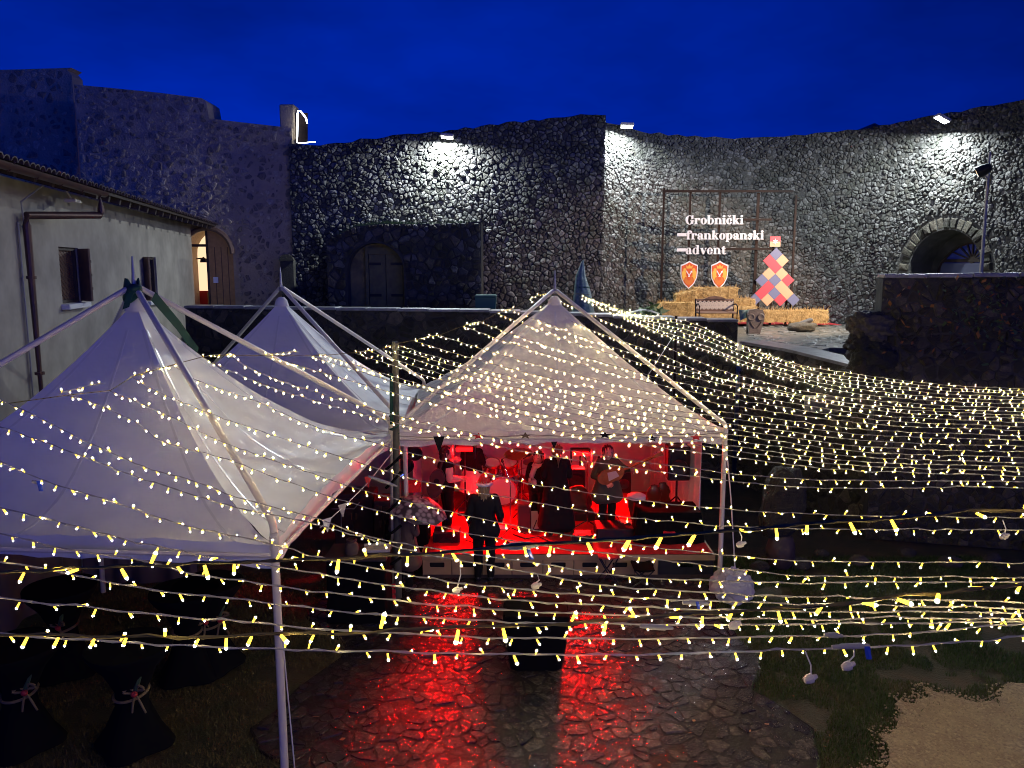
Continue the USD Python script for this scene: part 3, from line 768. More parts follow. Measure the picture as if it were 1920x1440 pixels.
# rough broken end of the block
rgq = np.random.default_rng(19)
for (px, py, s) in [(1628, 612, .34), (1622, 640, .30), (1634, 668, .36), (1622, 690, .30), (1640, 600, .2), (1612, 705, .26), (1600, 715, .2)]:
    c = at(px, py, 14.2)
    msh = trimesh.creation.icosphere(4, 1.0); v = np.array(msh.vertices)
    v = np.sign(v) * np.abs(v) ** 0.7
    v = v * (0.55 + 0.9 * meshkit.fbm(v * 2.4 + px, 4, 2)[:, None]) * np.array([s, s * 0.8, s * 0.75])
    obj(bw, 'end_stone', (v + c, msh.faces), DARK[rgq.integers(4)], smooth=70)
lv = MB()
for k in range(260):
    px = rgq.normal(1850, 60) if k % 3 else rgq.uniform(1660, 1915); py = rgq.normal(585, 38)
    c = at(px, min(max(py, 520), 720), 13.35) + [0, rgq.uniform(-.05, .1), 0]
    d = rgq.normal(0, .022, 3); e = rgq.normal(0, .022, 3)
    lv.add([c - d, c + e, c + d, c - e], [(0, 1, 2, 3)])
cut = len(lv.v) // 2
l1, l2 = MB(), MB()
for k, (v, f) in enumerate(zip(lv.v, lv.f)):
    (l1 if k % 3 == 0 else l2).add(v, f - f.min())
obj(bw, 'orange_leaves', l1, 'leaf_orange', kind='stuff'); obj(bw, 'creeper', l2, 'leaf_green', kind='stuff')
# ---------------------------------------------------------------- plaster building at left
E0 = at(360, 470, 26.55); E0[2] = 0
dirw = np.array([-0.19, 1.0]); dirw /= np.linalg.norm(dirw)
nw = np.array([dirw[1], -dirw[0]])                      # out of the wall, to the right
def bpt(s, z, out=0.0):
    """s metres along the front from its far end towards the viewer"""
    q = E0[:2] - dirw * s + nw * out
    return np.array([q[0], q[1], z])
bex, bez = np.array([-dirw[0], -dirw[1], 0.0]), np.array([0, 0, 1.0])
def bs(px, py, out=0.0):
    """where along the front (s, z) the picture spot lies"""
    ss = np.linspace(0, 30, 6001)
    q = E0[None, :2] - dirw[None] * ss[:, None] + nw * out
    k = np.argmin(np.abs(q[:, 0] / q[:, 1] - at(px, py, 10)[0] / 10.0))
    return ss[k], at(px, py, q[k, 1])[2]
EZ = np.mean([bs(0, 317, .75)[1], bs(193, 368, .75)[1], bs(430, 431, .75)[1]])
bld = thing('plaster_building', 'pale plaster house at left with tiled roof, brown gutter and shuttered windows', 'house', tuple(bpt(0, 0)))
SL = 19.0
win = []
for (xa, xb, ya, yb) in ((109, 154, 464, 568), (268, 297, 482, 563)):
    s0, z1 = bs(xa, ya); s1, z0 = bs(xb, yb)
    zt, zb = bs((xa + xb) / 2, ya)[1], bs((xa + xb) / 2, yb)[1]
    win.append((s1, s0, zb, zt))
wp = sbox(0, 0, SL, EZ + 0.12)
for a, b, c, d in win:
    wp = wp.difference(sbox(a, c, b, d))
m = MB()
e = trimesh.creation.extrude_polygon(wp, 0.4, engine='earcut'); v = np.array(e.vertices)
m.add(np.array([bpt(q[0], q[1], q[2] - 0.4) for q in v]), e.faces[:, ::-1])
obj(bld, 'wall', m, 'plaster')
obj(bld, 'end_wall', MB().box(bpt(0.2, EZ / 2, -2.3) , (4.0, 0.3, EZ), rz=math.atan2(-dirw[0], dirw[1]) ), 'plaster')
Rw = np.stack([bex, np.array([nw[0], nw[1], 0]), bez], 1)
for i, (a, b, c, d) in enumerate(win):
    f_ = obj(bld, 'window', MB().box(bpt((a + b) / 2, (c + d) / 2, -0.24), (b - a, 0.04, d - c), R=Rw), 'dark_recess')
    fr = MB(); w = 0.06
    for (ss, zz, sa, sb) in (((a + w / 2), (c + d) / 2, w, d - c), ((b - w / 2), (c + d) / 2, w, d - c)):
        fr.box(bpt(ss, zz, -0.09), (sa, 0.08, sb), R=Rw)
    fr.box(bpt((a + b) / 2, d - w / 2, -0.092), (b - a, 0.076, w), R=Rw); fr.box(bpt((a + b) / 2, c + w / 2, -0.092), (b - a, 0.076, w), R=Rw)
    obj(f_, 'frame', fr, 'dark_timber')
    # inner leaf with slanting boards (closed), the other leaf standing open towards the viewer's side
    n = 11
    if i == 0:
        leafp = sbox(a + w, c + w, b - w, d - w)
        for k in range(-4, n + 6):
            z0 = c + (d - c) * k / n
            q = Polygon([(a, z0), (b, z0 + 0.62 * (b - a)), (b, z0 + 0.62 * (b - a) + (d - c) / n * 0.8), (a, z0 + (d - c) / n * 0.8)]).intersection(leafp)
            if q.area > 1e-3:
                e = trimesh.creation.extrude_polygon(q, 0.03, engine='earcut'); v = np.array(e.vertices)
                obj(f_, 'shutter_board', (np.array([bpt(p[0], p[1], p[2] - 0.14) for p in v]), e.faces[:, ::-1]), 'shutter_wood')
    else:
        obj(f_, 'shutter', MB().box(bpt(b - 0.22 * (b - a), (c + d) / 2, -0.1), (0.4 * (b - a), 0.05, d - c - 0.12), R=Rw), 'shutter_wood')
    # open leaf: hinged at the far jamb, ajar into the yard
    hinge = bpt(a if i == 0 else b, 0, 0.0)
    wl_ = 0.40 if i == 0 else 0.34
    dvec = (bex * (0.70 if i == 0 else 0.8) + np.array([nw[0], nw[1], 0]) * (0.71 if i == 0 else 0.6)); dvec /= np.linalg.norm(dvec)
    yv = np.cross(bez, dvec)
    Rl = np.stack([dvec, yv, bez], 1)
    cc = hinge + dvec * wl_ / 2; cc[2] = (c + d) / 2
    lf = obj(f_, 'open_shutter', MB().box(cc, (wl_, 0.045, d - c - 0.03), R=Rl, bev=0.008), 'shutter_wood')
    for k in range(1, 4):
        obj(lf, 'batten', MB().box(cc + yv * 0.03 + bez * (d - c) * (k / 4 - 0.5), (wl_ * 0.9, 0.02, 0.05), R=Rl), 'dark_timber')
    obj(bld, 'sill', MB().box(bpt((a + b) / 2, c - 0.06, 0.05), (b - a + 0.16, 0.2, 0.1), R=Rw, bev=0.015), 'white_sill')
# roof: a plane rising away from the eave, clad in tiles
slope = math.radians(15)
OV, RD = 0.78, 3.6
rdir = np.array([-nw[0] * math.cos(slope), -nw[1] * math.cos(slope), math.sin(slope)])
S0, S1 = -0.25, SL
ev0 = lambda s: bpt(s, EZ + 0.10, OV)
P = np.array([[ev0(s) + rdir * r for r in (0.0, RD)] for s in np.linspace(S0, S1, 12)])
roof = obj(bld, 'roof', sheet(P, 0.05), 'dark_timber')
obj(bld, 'roof_back', MB().box(bpt(SL / 2, (EZ + 0.5) / 2, -RD + OV), (SL, 0.2, EZ + 0.9), R=Rw), 'plaster')
trend = np.cross(rdir, bex); trend = trend if trend[2] > 0 else -trend
def tile(s, r, up, seed, wid=0.20, ln=0.46):
    """one barrel tile: a half pipe"""
    ang = np.linspace(0.05 * PI, 0.95 * PI, 6)
    base = ev0(s) + rdir * r + trend * up
    rows = []
    for q, rad in ((0, 0.5 * wid), (ln, 0.43 * wid)):
        rows.append([base + rdir * q + bex * rad * math.cos(t) + trend * rad * math.sin(t) * 0.8 for t in ang])
    return sheet(np.array(rows), 0.016)
rt = random.Random(4)
ncol = int((S1 - S0) / 0.205)
tl = []
for i in range(ncol):
    for j in range(9):
        tl.append((S0 + 0.1 + i * 0.205, -0.06 + j * 0.40 + rt.uniform(-.012, .012), 0.03 + rt.uniform(0, .012), j))
tl.sort(key=lambda t: (t[3], -t[0]))
rest = MB()
for k, (s, r, up, j) in enumerate(tl):
    msh = tile(s, r, up, k)
    if k < 290:
        obj(roof, 'tile', msh, 'roof_tile_pale' if rt.random() < .3 else 'roof_tile')
    else:
        rest.add(*msh.mesh())
obj(roof, 'tiles', rest, 'roof_tile', kind='stuff')
for k in range(26):
    s = 0.3 + k * 0.72
    if s > SL: break
    a_, b_ = ev0(s) + rdir * 0.06 - trend * 0.09, ev0(s) + rdir * (OV + 0.25) - trend * 0.09
    obj(bld, 'rafter', MB().box((a_ + b_) / 2, (0.10, np.linalg.norm(b_ - a_), 0.13), R=np.stack([bex, (b_ - a_) / np.linalg.norm(b_ - a_), trend], 1)), 'dark_timber')
# gutter: half round channel along the near part of the eave, then the downpipe
sg = bs(193, 366, OV + 0.08)[0]
ang = np.linspace(-0.02 * PI, -0.98 * PI, 8)
gp = [[bpt(s, EZ + 0.07, OV + 0.10) + np.array([nw[0], nw[1], 0]) * 0.085 * math.cos(t) + bez * 0.085 * math.sin(t) for t in ang] for s in np.linspace(sg, SL, 14)]
obj(bld, 'gutter', sheet(np.array(gp), 0.012), 'copper_brown', smooth=40)
for s in np.arange(sg + 0.3, SL, 0.95):
    obj(bld, 'gutter_strap', MB().tube([bpt(s, EZ + 0.09, OV + 0.2), bpt(s, EZ - 0.035, OV + 0.12), bpt(s, EZ + 0.03, OV + 0.0)], 0.012, 5), 'copper_brown')
sd = bs(52, 470, 0.1)[0]
gpos = bpt(sg + 0.25, EZ, OV + 0.10)
dpz = bs(60, 408, 0.12)[1]
pipe = [gpos, gpos - [0, 0, 0.28], gpos - [0, 0, 0.36] - np.array([nw[0], nw[1], 0]) * 0.03, bpt(sd, dpz + 0.02, 0.13), bpt(sd, dpz - 0.14, 0.12), bpt(sd, 0.0, 0.12)]
obj(bld, 'downpipe', MB().tube(pipe, 0.065, 10), 'copper_brown', smooth=40)
for zz in (4.8, 3.2, 1.6):
    obj(bld, 'pipe_clip', MB().tube([bpt(sd, zz, 0.12), bpt(sd, zz + 0.05, 0.12)], 0.078, 10), 'copper_brown')
cb = [bpt(sd + 0.12, EZ + 0.05, 0.5), bpt(sd + 0.15, EZ - 0.25, 0.12), bpt(sd - 0.1, EZ - 0.7, 0.05), bpt(sd + 0.12, dpz - 0.1, 0.04), bpt(sd + 0.14, 0.3, 0.04)]
obj(bld, 'cable', MB().tube(cb, 0.014, 6), 'cable_grey')
sl_, zl_ = bs(136, 377, 0.35)
lampm = MB().box(bpt(sl_, zl_, 0.35), (0.3, 0.2, 0.06), R=Rw, bev=0.01); lampm.tube([bpt(sl_, zl_, 0.35), bpt(sl_, zl_ + 0.3, 0.2)], 0.015, 6)
obj(bld, 'eave_lamp', lampm, 'lamp_white')

# distant gabled house beyond the curved wall
g0 = at(1626, 236, 60.0)
hs = thing('distant_house', 'pale gable of a distant house just showing over the curved wall', 'house', (g0[0], 60, 0))
gw = 2.4
obj(hs, 'wall', MB().prism(Polygon([(-gw, 0), (gw, 0), (gw, g0[2] - 1.1), (0, g0[2]), (-gw, g0[2] - 1.1)]), (g0[0] + 0.4, 60, 0), (1, 0, 0), (0, 0, 1), 0.0, back=6.0), 'plaster')
rf = MB()
for sgn in (-1, 1):
    a_, b_ = np.array([g0[0] + 0.4, 59.7, g0[2] + 0.08]), np.array([g0[0] + 0.4 + sgn * (gw + 0.3), 59.7, g0[2] - 1.18])
    rf.add(*sheet(np.array([[a_, b_], [a_ + [0, 6.6, 0], b_ + [0, 6.6, 0]]]), 0.14).mesh())
obj(hs, 'roof', rf, 'roof_tile')

# ---------------------------------------------------------------- frame tents
def pagoda(name, label, C, ax, ay, half, z0, zm, zp, k, mat='tent_pvc', poles=(0, 1, 2, 3), seed=0, knee_z=(0.34, 0.16), peak=0.0):
    """A square frame tent: poles outside, membrane hung below them. C centre; ax, ay unit directions of its sides; half = half sides (a, b)."""
    C = np.asarray(C, float)
    t = thing(name, label, 'tent', (C[0], C[1], 0), group='white frame tents')
    rg = np.random.default_rng(seed)
    ax, ay = np.asarray(ax, float), np.asarray(ay, float)
    def pt(a, b, z):
        return np.array([*(C[:2] + ax * a * half[0] + ay * b * half[1]), z])
    # membrane: four panels, concave towards the top
    N, Mr = 26, 22
    for side in range(4):
        P = np.zeros((Mr + 1, N + 1, 3))
        for i in range(Mr + 1):
            mfrac = 0.03 + 0.97 * (i / Mr) ** 0.9
            for j in range(N + 1):
                q = -1 + 2 * j / N
                a, b = [(q, -1), (1, q), (-q, 1), (-1, -q)][side]
                sag = 0.055 * (1 - q * q) * mfrac ** 2
                a2, b2 = a * mfrac, b * mfrac
                if side in (0, 2): b2 *= 1 - sag
                else: a2 *= 1 - sag
                zz = z0 + (zm - z0) * (1 - mfrac) ** k
                zz -= 0.10 * (1 - q * q) * math.sin(PI * min(1, mfrac)) ** 1.5
                p = pt(a2, b2, zz)
                p[0] += peak * (1 - mfrac)
                edge = max(0, (mfrac - 0.5) / 0.5)
                p[2] += (meshkit.fbm(np.array([p[0] * 2.2, p[1] * 2.2, seed]), 3, 3) - 0.5) * 0.065 * math.sin(PI * min(mfrac, .98)) * (0.4 + edge)
                p[2] += (0.014 * math.sin(q * 40 + 3 * math.sin(q * 7)) * edge ** 3 + 0.012 * math.sin(mfrac * 46 + 2 * math.sin(q * 9)) * abs(q) ** 6 * edge)
                P[i, j] = p
        pan_ = obj(t, 'roof_panel', sheet(P, 0.004), mat, smooth=50)
        for jj in (N // 2, 2, N - 2):
            sp_ = P[1:, jj] + [0, 0, .006]; wd_ = (P[1:, jj + 1] - P[1:, jj - 1]); wd_ = wd_ / (np.linalg.norm(wd_, axis=1, keepdims=True) + 1e-9) * .016
            obj(pan_, 'seam', sheet(np.stack([sp_ - wd_, sp_ + wd_], 1), .004), 'tent_seam')
        # valance hanging at the eave
        low = []
        for j in range(N + 1):
            p = P[Mr, j].copy()
            out = (p - C * [1, 1, 0]) * [1, 1, 0]; out /= np.linalg.norm(out)
            low.append(p + out * 0.012 * math.sin(j * 1.9) - [0, 0, 0.21 + 0.012 * math.sin(j * 1.3 + side)])
        up = P[Mr].copy(); midp = (up + np.array(low)) / 2
        obj(t, 'valance', sheet(np.stack([up + [0, 0, 0.004], midp, np.array(low)]), 0.004), mat, smooth=50)
    obj(t, 'crown_cap', MB().lathe([(0.0, 0.06), (0.05, 0.055), (0.10, 0.0), (0.13, -0.10)], (C[0] + peak, C[1], zm - 0.01), 14), mat, smooth=True)
    # poles and legs
    corners = [(-1, -1), (1, -1), (1, 1), (-1, 1)]
    for i, (a, b) in enumerate(corners):
        top = pt(a * 0.012, b * 0.012, zp) + [peak, 0, 0]
        knee = pt(a * 0.965, b * 0.965, z0 + knee_z[0]); kn2 = pt(a * 1.0, b * 1.0, z0 + knee_z[1])
        bend = [top, top + (knee - top) * 0.5, knee]
        for w in (0.25, 0.5, 0.75):
            ctrl = pt(a * 0.995, b * 0.995, z0 + knee_z[0] * .85)
            bend.append((1 - w) ** 2 * knee + 2 * w * (1 - w) * ctrl + w * w * kn2)
        bend.append(kn2)
        if i in poles: obj(t, 'ridge_pole', MB().tube(bend, 0.034, 10), 'white_paint', smooth=40)
        obj(t, 'leg', MB().tube([kn2, pt(a, b, 0.0)], 0.037, 10), 'white_paint', smooth=40)
        obj(t, 'corner_fitting', MB().cyl(pt(a, b, z0 + knee_z[1] - 0.03), pt(a, b, z0 - 0.04), 0.044), 'white_paint')
    obj(t, 'spike', MB().tube([[C[0] + peak, C[1], zp - 0.05], [C[0] + peak, C[1], zp + 0.02], [C[0] + peak, C[1], zp + 0.36]], [0.05, 0.03, 0.010], 8), 'steel_grey')
    for i in range(4):
        a, b = corners[i], corners[(i + 1) % 4]
        obj(t, 'eave_bar', MB().tube([pt(*a, z0 - 0.10), pt(*b, z0 - 0.10)], 0.022, 6), 'white_paint')
    return t, pt

Z0 = 2.5
# right tent (over the stage)
cFL, cFR = on(739, 812, Z0), on(1360, 806, Z0)
exC = (cFR - cFL)[:2]; wC = np.linalg.norm(exC); exC = exC / wC
eyC = np.array([-exC[1], exC[0]])
hC = wC / 2
cC = (cFL + cFR)[:2] / 2 + eyC * hC * 0.93
zpC = at(1040, 545, cC[1])[2]; zmC = at(1041, 560, cC[1])[2]
tentC, ptC = pagoda('frame_tent', 'white frame tent over the red-lit stage', (cC[0], cC[1], 0), exC, eyC, (hC, hC * 0.93), Z0, zmC, zpC, 1.22, mat='tent_pvc_warm', seed=1, poles=(0, 1), knee_z=(0.15, 0.05), peak=at(1040, 545, cC[1])[0] - cC[0])
# left tent (nearest)
aFR = on(516, 1022, Z0); aBR = on(734, 812, Z0)
eyA = (aBR - aFR)[:2]; lA = np.linalg.norm(eyA); eyA /= lA
exA = np.array([eyA[1], -eyA[0]])
exA = exA * math.cos(0.10) + np.array([0, 0]) ; exA /= np.linalg.norm(exA)
cA = (aFR + aBR)[:2] / 2 - exA * 2.45
cA = np.array([at(252, 545, cA[1])[0], cA[1]])
hAx = abs((aFR[:2] + aBR[:2])[0] / 2 - cA[0])
zpA = at(250, 538, cA[1])[2]; zmA = at(256, 566, cA[1])[2]
tentA, ptA = pagoda('frame_tent', 'nearest white frame tent at left with a green cloth tied at its peak', (cA[0], cA[1], 0), exA, eyA, (hAx, lA / 2), Z0, zmA, zpA, 1.75, seed=2, knee_z=(0.28, 0.12))
# tent behind at left
bFR = on(728, 800, Z0)
Cb = np.array([at(527, 545, 14.1)[0], 14.1])
hB = 2.35
zpB = at(527, 540, 14.1)[2]; zmB = at(528, 562, 14.1)[2]
tentB, ptB = pagoda('frame_tent', 'bluish white frame tent standing behind the nearest one', (Cb[0], Cb[1], 0), exC, eyC, (hB, hB), Z0, zmB, zpB, 1.55, seed=3, poles=(1, 2, 3), knee_z=(0.2, 0.08))

def curtain(parent, p0, p1, z0, z1, folds, amp, mat='tent_curtain', part='side_wall', seed=0, flare=0.0):
    p0, p1 = np.asarray(p0, float)[:2], np.asarray(p1, float)[:2]
    d = (p1 - p0); ln = np.linalg.norm(d); d /= ln; n = np.array([-d[1], d[0]])
    U = np.linspace(0, 1, int(folds * 7) + 2)
    rows = []
    for w in np.linspace(0, 1, 7):
        z = z1 + (z0 - z1) * w
        row = []
        for u in U:
            off = amp * (0.25 + 0.75 * w) * math.sin(u * folds * 2 * PI + 1.3 * math.sin(u * 9 + seed)) + flare * w
            q = p0 + d * u * ln + n * off
            row.append([q[0], q[1], z])
        rows.append(row)
    return obj(parent, part, sheet(np.array(rows), 0.004), mat, smooth=50)
fr_ = lambda pt, a, b: pt(a, b, 0)
# back and right walls of the stage tent
curtain(tentC, fr_(ptC, -0.97, 0.98), fr_(ptC, 0.97, 0.98), 0.05, 2.42, 9, 0.035, seed=1)
curtain(tentC, fr_(ptC, 0.97, 0.98), fr_(ptC, 0.99, -0.55), 0.05, 2.42, 13, 0.05, seed=2)
curtain(tentC, fr_(ptC, -0.98, 0.2), fr_(ptC, -0.98, 0.95), 0.05, 2.42, 5, 0.04, seed=3)
# walls of the nearest tent: back left and left
curtain(tentA, fr_(ptA, -0.98, 0.97), fr_(ptA, -0.25, 0.97), 0.05, 2.42, 5, 0.04, 'curtain_warm_shade', seed=4)
curtain(tentA, fr_(ptA, -0.98, -0.3), fr_(ptA, -0.98, 0.97), 0.05, 2.42, 6, 0.05, 'curtain_warm_shade', seed=5)
curtain(tentB, fr_(ptB, -0.98, 0.98), fr_(ptB, 0.98, 0.98), 0.05, 2.42, 7, 0.04, seed=6)
# ---------------------------------------------------------------- strings of lights
from scipy.interpolate import PchipInterpolator
# each strand: picture spots along it with the distance there (traced), joined by a smooth line; strands run on beyond the frame
def dz(px, py, z):
    return on(px, py, z)
def strand_pts(ctrl):
    P = []
    for (px, py, k) in ctrl:
        P.append(at(px, py, k[1]) if isinstance(k, tuple) else dz(px, py, k))
    return np.array(P)
bulb_v, bulb_f = None, None
def bulb_meshes(p, d, s=1.0, n=6):
    """Sleeve and glowing cap of one bulb that points along d."""
    d = d / np.linalg.norm(d)
    sl, tp = MB(), MB()
    sl.tube([p + d * 0.002, p + d * 0.026 * s, p + d * 0.034 * s], [0.0048 * s, 0.0060 * s, 0.0058 * s], n)
    tp.lathe([(0.0001, 0.0335 * s), (0.0055 * s, 0.034 * s), (0.0058 * s, 0.038 * s), (0.0001, 0.044 * s)], p, n, axis=d)
    return sl, tp
rgS = np.random.default_rng(77)
GROUP_S = 'warm white string lights over the courtyard'
def string(ctrl, label, spacing=0.122, rad=0.0030, big=0.82, near=5.6, wiremat='cable_grey', ext=2.5):
    P = strand_pts(ctrl)
    s = np.r_[0, np.cumsum(np.linalg.norm(np.diff(P, axis=0), axis=1))]
    f = PchipInterpolator(s, P)
    if ext:
        e = P[-1] + (P[-1] - P[-2]) / np.linalg.norm(P[-1] - P[-2]) * ext
        P = np.vstack([P, e]); s = np.r_[s, s[-1] + ext]; f = PchipInterpolator(s, P)
    n = max(12, int(s[-1] / 0.09))
    ss = np.linspace(0, s[-1], n)
    W = f(ss)
    W[:, 2] += rgS.normal(0, 0.0035, n); W[:, 0] += rgS.normal(0, 0.003, n)
    t = thing('string_light', label, 'string light', tuple(W[0]), group=GROUP_S)
    ph = ss * 42 + rgS.uniform(0, 6)
    off = np.stack([0 * ph, np.sin(ph), np.cos(ph)], 1) * rad * 0.8
    m = MB().tube(W + off, rad, 4, caps=False).tube(W - off, rad, 4, caps=False)
    obj(t, 'wire', m, wiremat)
    u = rgS.uniform(0, spacing)
    far_s, far_t = MB(), MB()
    while u < s[-1]:
        p = f(u)
        a = rgS.uniform(0, 2 * PI); 
        d = np.array([0.55 * math.cos(a), 0.55 * math.sin(a), -1.0]) if rgS.uniform() < 0.78 else np.array([0.6 * math.cos(a), 0.6 * math.sin(a), 0.9])
        if rgS.uniform() < 0.13:
            d = np.array([math.cos(a), math.sin(a), -0.15])
        sz = big * (rgS.uniform(0.75, 1.1) if rgS.uniform() < .9 else rgS.uniform(1.1, 1.25))
        q = p + d / np.linalg.norm(d) * rad
        sl, tp = bulb_meshes(q, d, sz, 6 if p[1] < near else 5)
        if p[1] < near:
            b = obj(t, 'bulb', sl, 'bulb_sleeve')
            obj(b, 'lit_tip', tp, 'bulb_tip')
        else:
            far_s.add(*sl.mesh()); far_t.add(*tp.mesh())
        u += spacing * rgS.uniform(0.75, 1.25)
    if far_s.n:
        b = obj(t, 'bulbs', far_s, 'bulb_sleeve', kind='stuff')
        obj(b, 'lit_tips', far_t, 'bulb_tip', kind='stuff')
    return t, W
Y_ = lambda d: ('D', d)
ZR_ = 3.42
def zr(y):           # height of the strands at the right edge
    return 3.50 - 0.22 * (y - 730) / 460
def strip(left, mids, right_y, lab):
    """left = (px, py, D); mids = [(px, py)]; right end at the frame's right edge."""
    l = at(*left)
    r = on(1920, right_y, zr(right_y))
    ctrl = [(left[0], left[1], Y_(left[2]))]
    for (px, py) in mids:
        # distance between the ends' distances, in step with the picture position in perspective
        w = (px - left[0]) / (1920.0 - left[0])
        inv = (1 - w) / l[1] + w / r[1]
        ctrl.append((px, py, Y_(1.0 / inv)))
    ctrl.append((1920, right_y, Y_(r[1])))
    return ctrl
def D_support(px):   # distance of the support wire from which the strands hang
    return np.interp(px, [-300, 0, 18, 248, 380, 585, 740, 825, 902, 1024, 1100], [5.0, 6.6, 7.0, 8.3, 9.3, 10.6, 11.55, 12.5, 13.5, 15.3, 16.0])
def mid_curve(x0, y0, x1, y1, b=0.62):
    """two intermediate picture spots of a strand that falls steeply and flattens out"""
    out = []
    for w in (0.2, 0.42, 0.7):
        out.append((x0 + (x1 - x0) * w, y0 + (y1 - y0) * (1 - (1 - w) ** (1.0 / b))))
    return out
# far strands, from the support wire near and beyond the peak of the stage tent
FAN = 'warm white light string in the dense bunch fanning right from the stage tent peak'
fan = [((1091, 553), 729), ((1094, 555), 733), ((1099, 557), 738), ((1112, 561), 744), ((1086, 556), 750), ((1130, 566), 757), ((1024, 553), 765), ((992, 562), 772)]
fm = [[(1180, 584), (1281, 601), (1400, 650), (1528, 690), (1752, 720)], [(1190, 590), (1300, 613), (1420, 660), (1560, 702), (1752, 725)], [(1200, 597), (1300, 622), (1430, 671), (1570, 710), (1752, 731)],
      [(1210, 604), (1310, 633), (1440, 683), (1580, 718), (1752, 737)], [(1180, 600), (1300, 640), (1440, 692), (1590, 727), (1752, 744)], [(1220, 618), (1320, 655), (1450, 702), (1600, 737), (1752, 751)],
      [(1130, 600), (1230, 642), (1380, 703), (1560, 742), (1752, 759)], [(1100, 615), (1230, 662), (1380, 718), (1560, 752), (1752, 766)]]
for (l, ry), md, nth in zip(fan, fm, ('topmost', 'second from top', 'third from top', 'fourth from top', 'fifth from top', 'sixth from top', 'seventh from top', 'lowest')):
    string(strip((l[0], l[1], D_support(l[0])), md, ry, FAN), 'light string, %s of the dense bunch right of the stage tent peak' % nth)
ROOF_LABELS = ['that leaves the support wire just left of the stage tent peak', 'second left of the stage tent peak', 'third left of the stage tent peak, over the stage tent roof', 'fourth left of the stage tent peak, over the stage tent roof', 'fifth left of the stage tent peak, over the stage tent roof', 'sixth left of the peak, starting midway to the mast', 'seventh left of the peak, just right of the mast',
               'starting at the top of the wooden mast', 'starting just left of the mast top', 'second left of the mast top', 'third left of the mast top', 'starting over the bluish rear tent', 'second one over the bluish rear tent', 'third one over the bluish rear tent',
               'starting where the two left tents meet', 'starting right of the nearest tent peak', 'crossing the ridge pole of the nearest tent', 'starting at the middle of the nearest tent roof', 'paired hairpin on the nearest tent roof, upper strand', 'paired hairpin on the nearest tent roof, lower strand']
rows = [((960, 581), 779), ((933, 588), 785), ((902, 605), 792), ((868, 612), 800), ((825, 629), 807), ((777, 639), 817), ((745, 647), 826),
        ((738, 652), 837), ((718, 655), 848), ((695, 660), 858), ((666, 662), 868), ((612, 667), 876), ((585, 668), 884), ((500, 666), 893), ((429, 667), 903), ((380, 670), 914), ((324, 685), 971), ((248, 707), 994), ((207, 733), 1055), ((125, 742), 1082)]
rm = {15: [(467, 710), (540, 736), (800, 806), (1050, 858), (1400, 905)], 14: [(478, 694), (554, 723), (800, 793), (1050, 843), (1380, 889)],
      16: [(366, 711), (478, 751), (580, 796), (706, 832), (860, 872), (1005, 909), (1193, 937), (1379, 956)],
      17: [(292, 732), (411, 781), (560, 832), (664, 864), (793, 903), (886, 922), (1000, 941), (1131, 964), (1321, 983)],
      18: [(283, 764), (435, 836), (560, 879), (665, 915), (827, 955), (1000, 992), (1211, 1024), (1420, 1046)],
      19: [(250, 789), (306, 828), (411, 857), (560, 911), (680, 950), (780, 976), (908, 1006), (1044, 1027), (1223, 1047), (1420, 1072)]}
for k, ((l, ry), tail) in enumerate(zip(rows, ROOF_LABELS)):
    md = rm.get(k) or mid_curve(l[0], l[1], 1920, ry, 0.50)
    lab = 'light string ' + tail
    string(strip((l[0], l[1], D_support(l[0])), md, ry, lab), lab)
# nearer strands, most of them from beyond the left edge
low = [((-40, 735, 6.8), [(18, 757), (85, 789), (195, 843), (287, 881), (356, 900), (470, 940), (580, 968), (649, 992), (768, 1022), (891, 1040), (1000, 1055), (1131, 1076), (1336, 1089)], 1091, 'over the nearest tent roof from a loop at the left edge'),
       ((-60, 780, 6.2), [(0, 800), (93, 832), (238, 888), (306, 910), (440, 950), (580, 980), (680, 1008), (808, 1042), (896, 1056), (1000, 1074), (1115, 1095), (1278, 1108)], 1130, 'crossing the lower half of the nearest tent roof'),
       ((-60, 845, 5.2), [(4, 867), (70, 896), (190, 934), (350, 986), (524, 1023), (580, 1040), (703, 1066), (896, 1097), (1000, 1107), (1240, 1122)], 1141, 'passing low over the nearest tent eave corner'),
       ((-60, 935, 4.5), [(0, 952), (128, 982), (252, 1016), (438, 1050), (580, 1073), (645, 1085), (750, 1100), (1000, 1128), (1240, 1140)], 1149, 'just below the nearest tent valance'),
       ((-60, 990, 4.1), [(21, 1006), (110, 1027), (300, 1058), (345, 1072), (560, 1104), (652, 1115), (843, 1136), (1006, 1147), (1240, 1156)], 1160, 'sixth lowest at the left edge, under the valance'),
       ((-60, 1043, 3.7), [(0, 1053), (110, 1072), (287, 1105), (530, 1133), (652, 1147), (800, 1158), (1000, 1167), (1240, 1170)], 1166, 'fourth lowest at the left edge'),
       ((-60, 1117, 3.3), [(0, 1124), (150, 1137), (330, 1155), (560, 1175), (772, 1190), (1013, 1197), (1240, 1197), (1575, 1192)], 1172, 'second lowest at the right edge'),
       ((-60, 1184, 3.0), [(0, 1189), (230, 1204), (400, 1213), (560, 1218), (744, 1223), (1000, 1227), (1240, 1226), (1564, 1215), (1762, 1207)], 1190, 'lowest of all across the picture')]
for l, md, ry, tail in low:
    r = on(1920, ry, zr(ry))
    ctrl = [(l[0], l[1], Y_(l[2]))]
    for (px, py) in md:
        w = (px - l[0]) / (1920.0 - l[0]); ctrl.append((px, py, Y_(1.0 / ((1 - w) / l[2] + w / r[1]))))
    ctrl.append((1920, ry, Y_(r[1])))
    string(ctrl, 'warm white light string ' + tail, spacing=0.112, rad=0.0036, big=0.84)
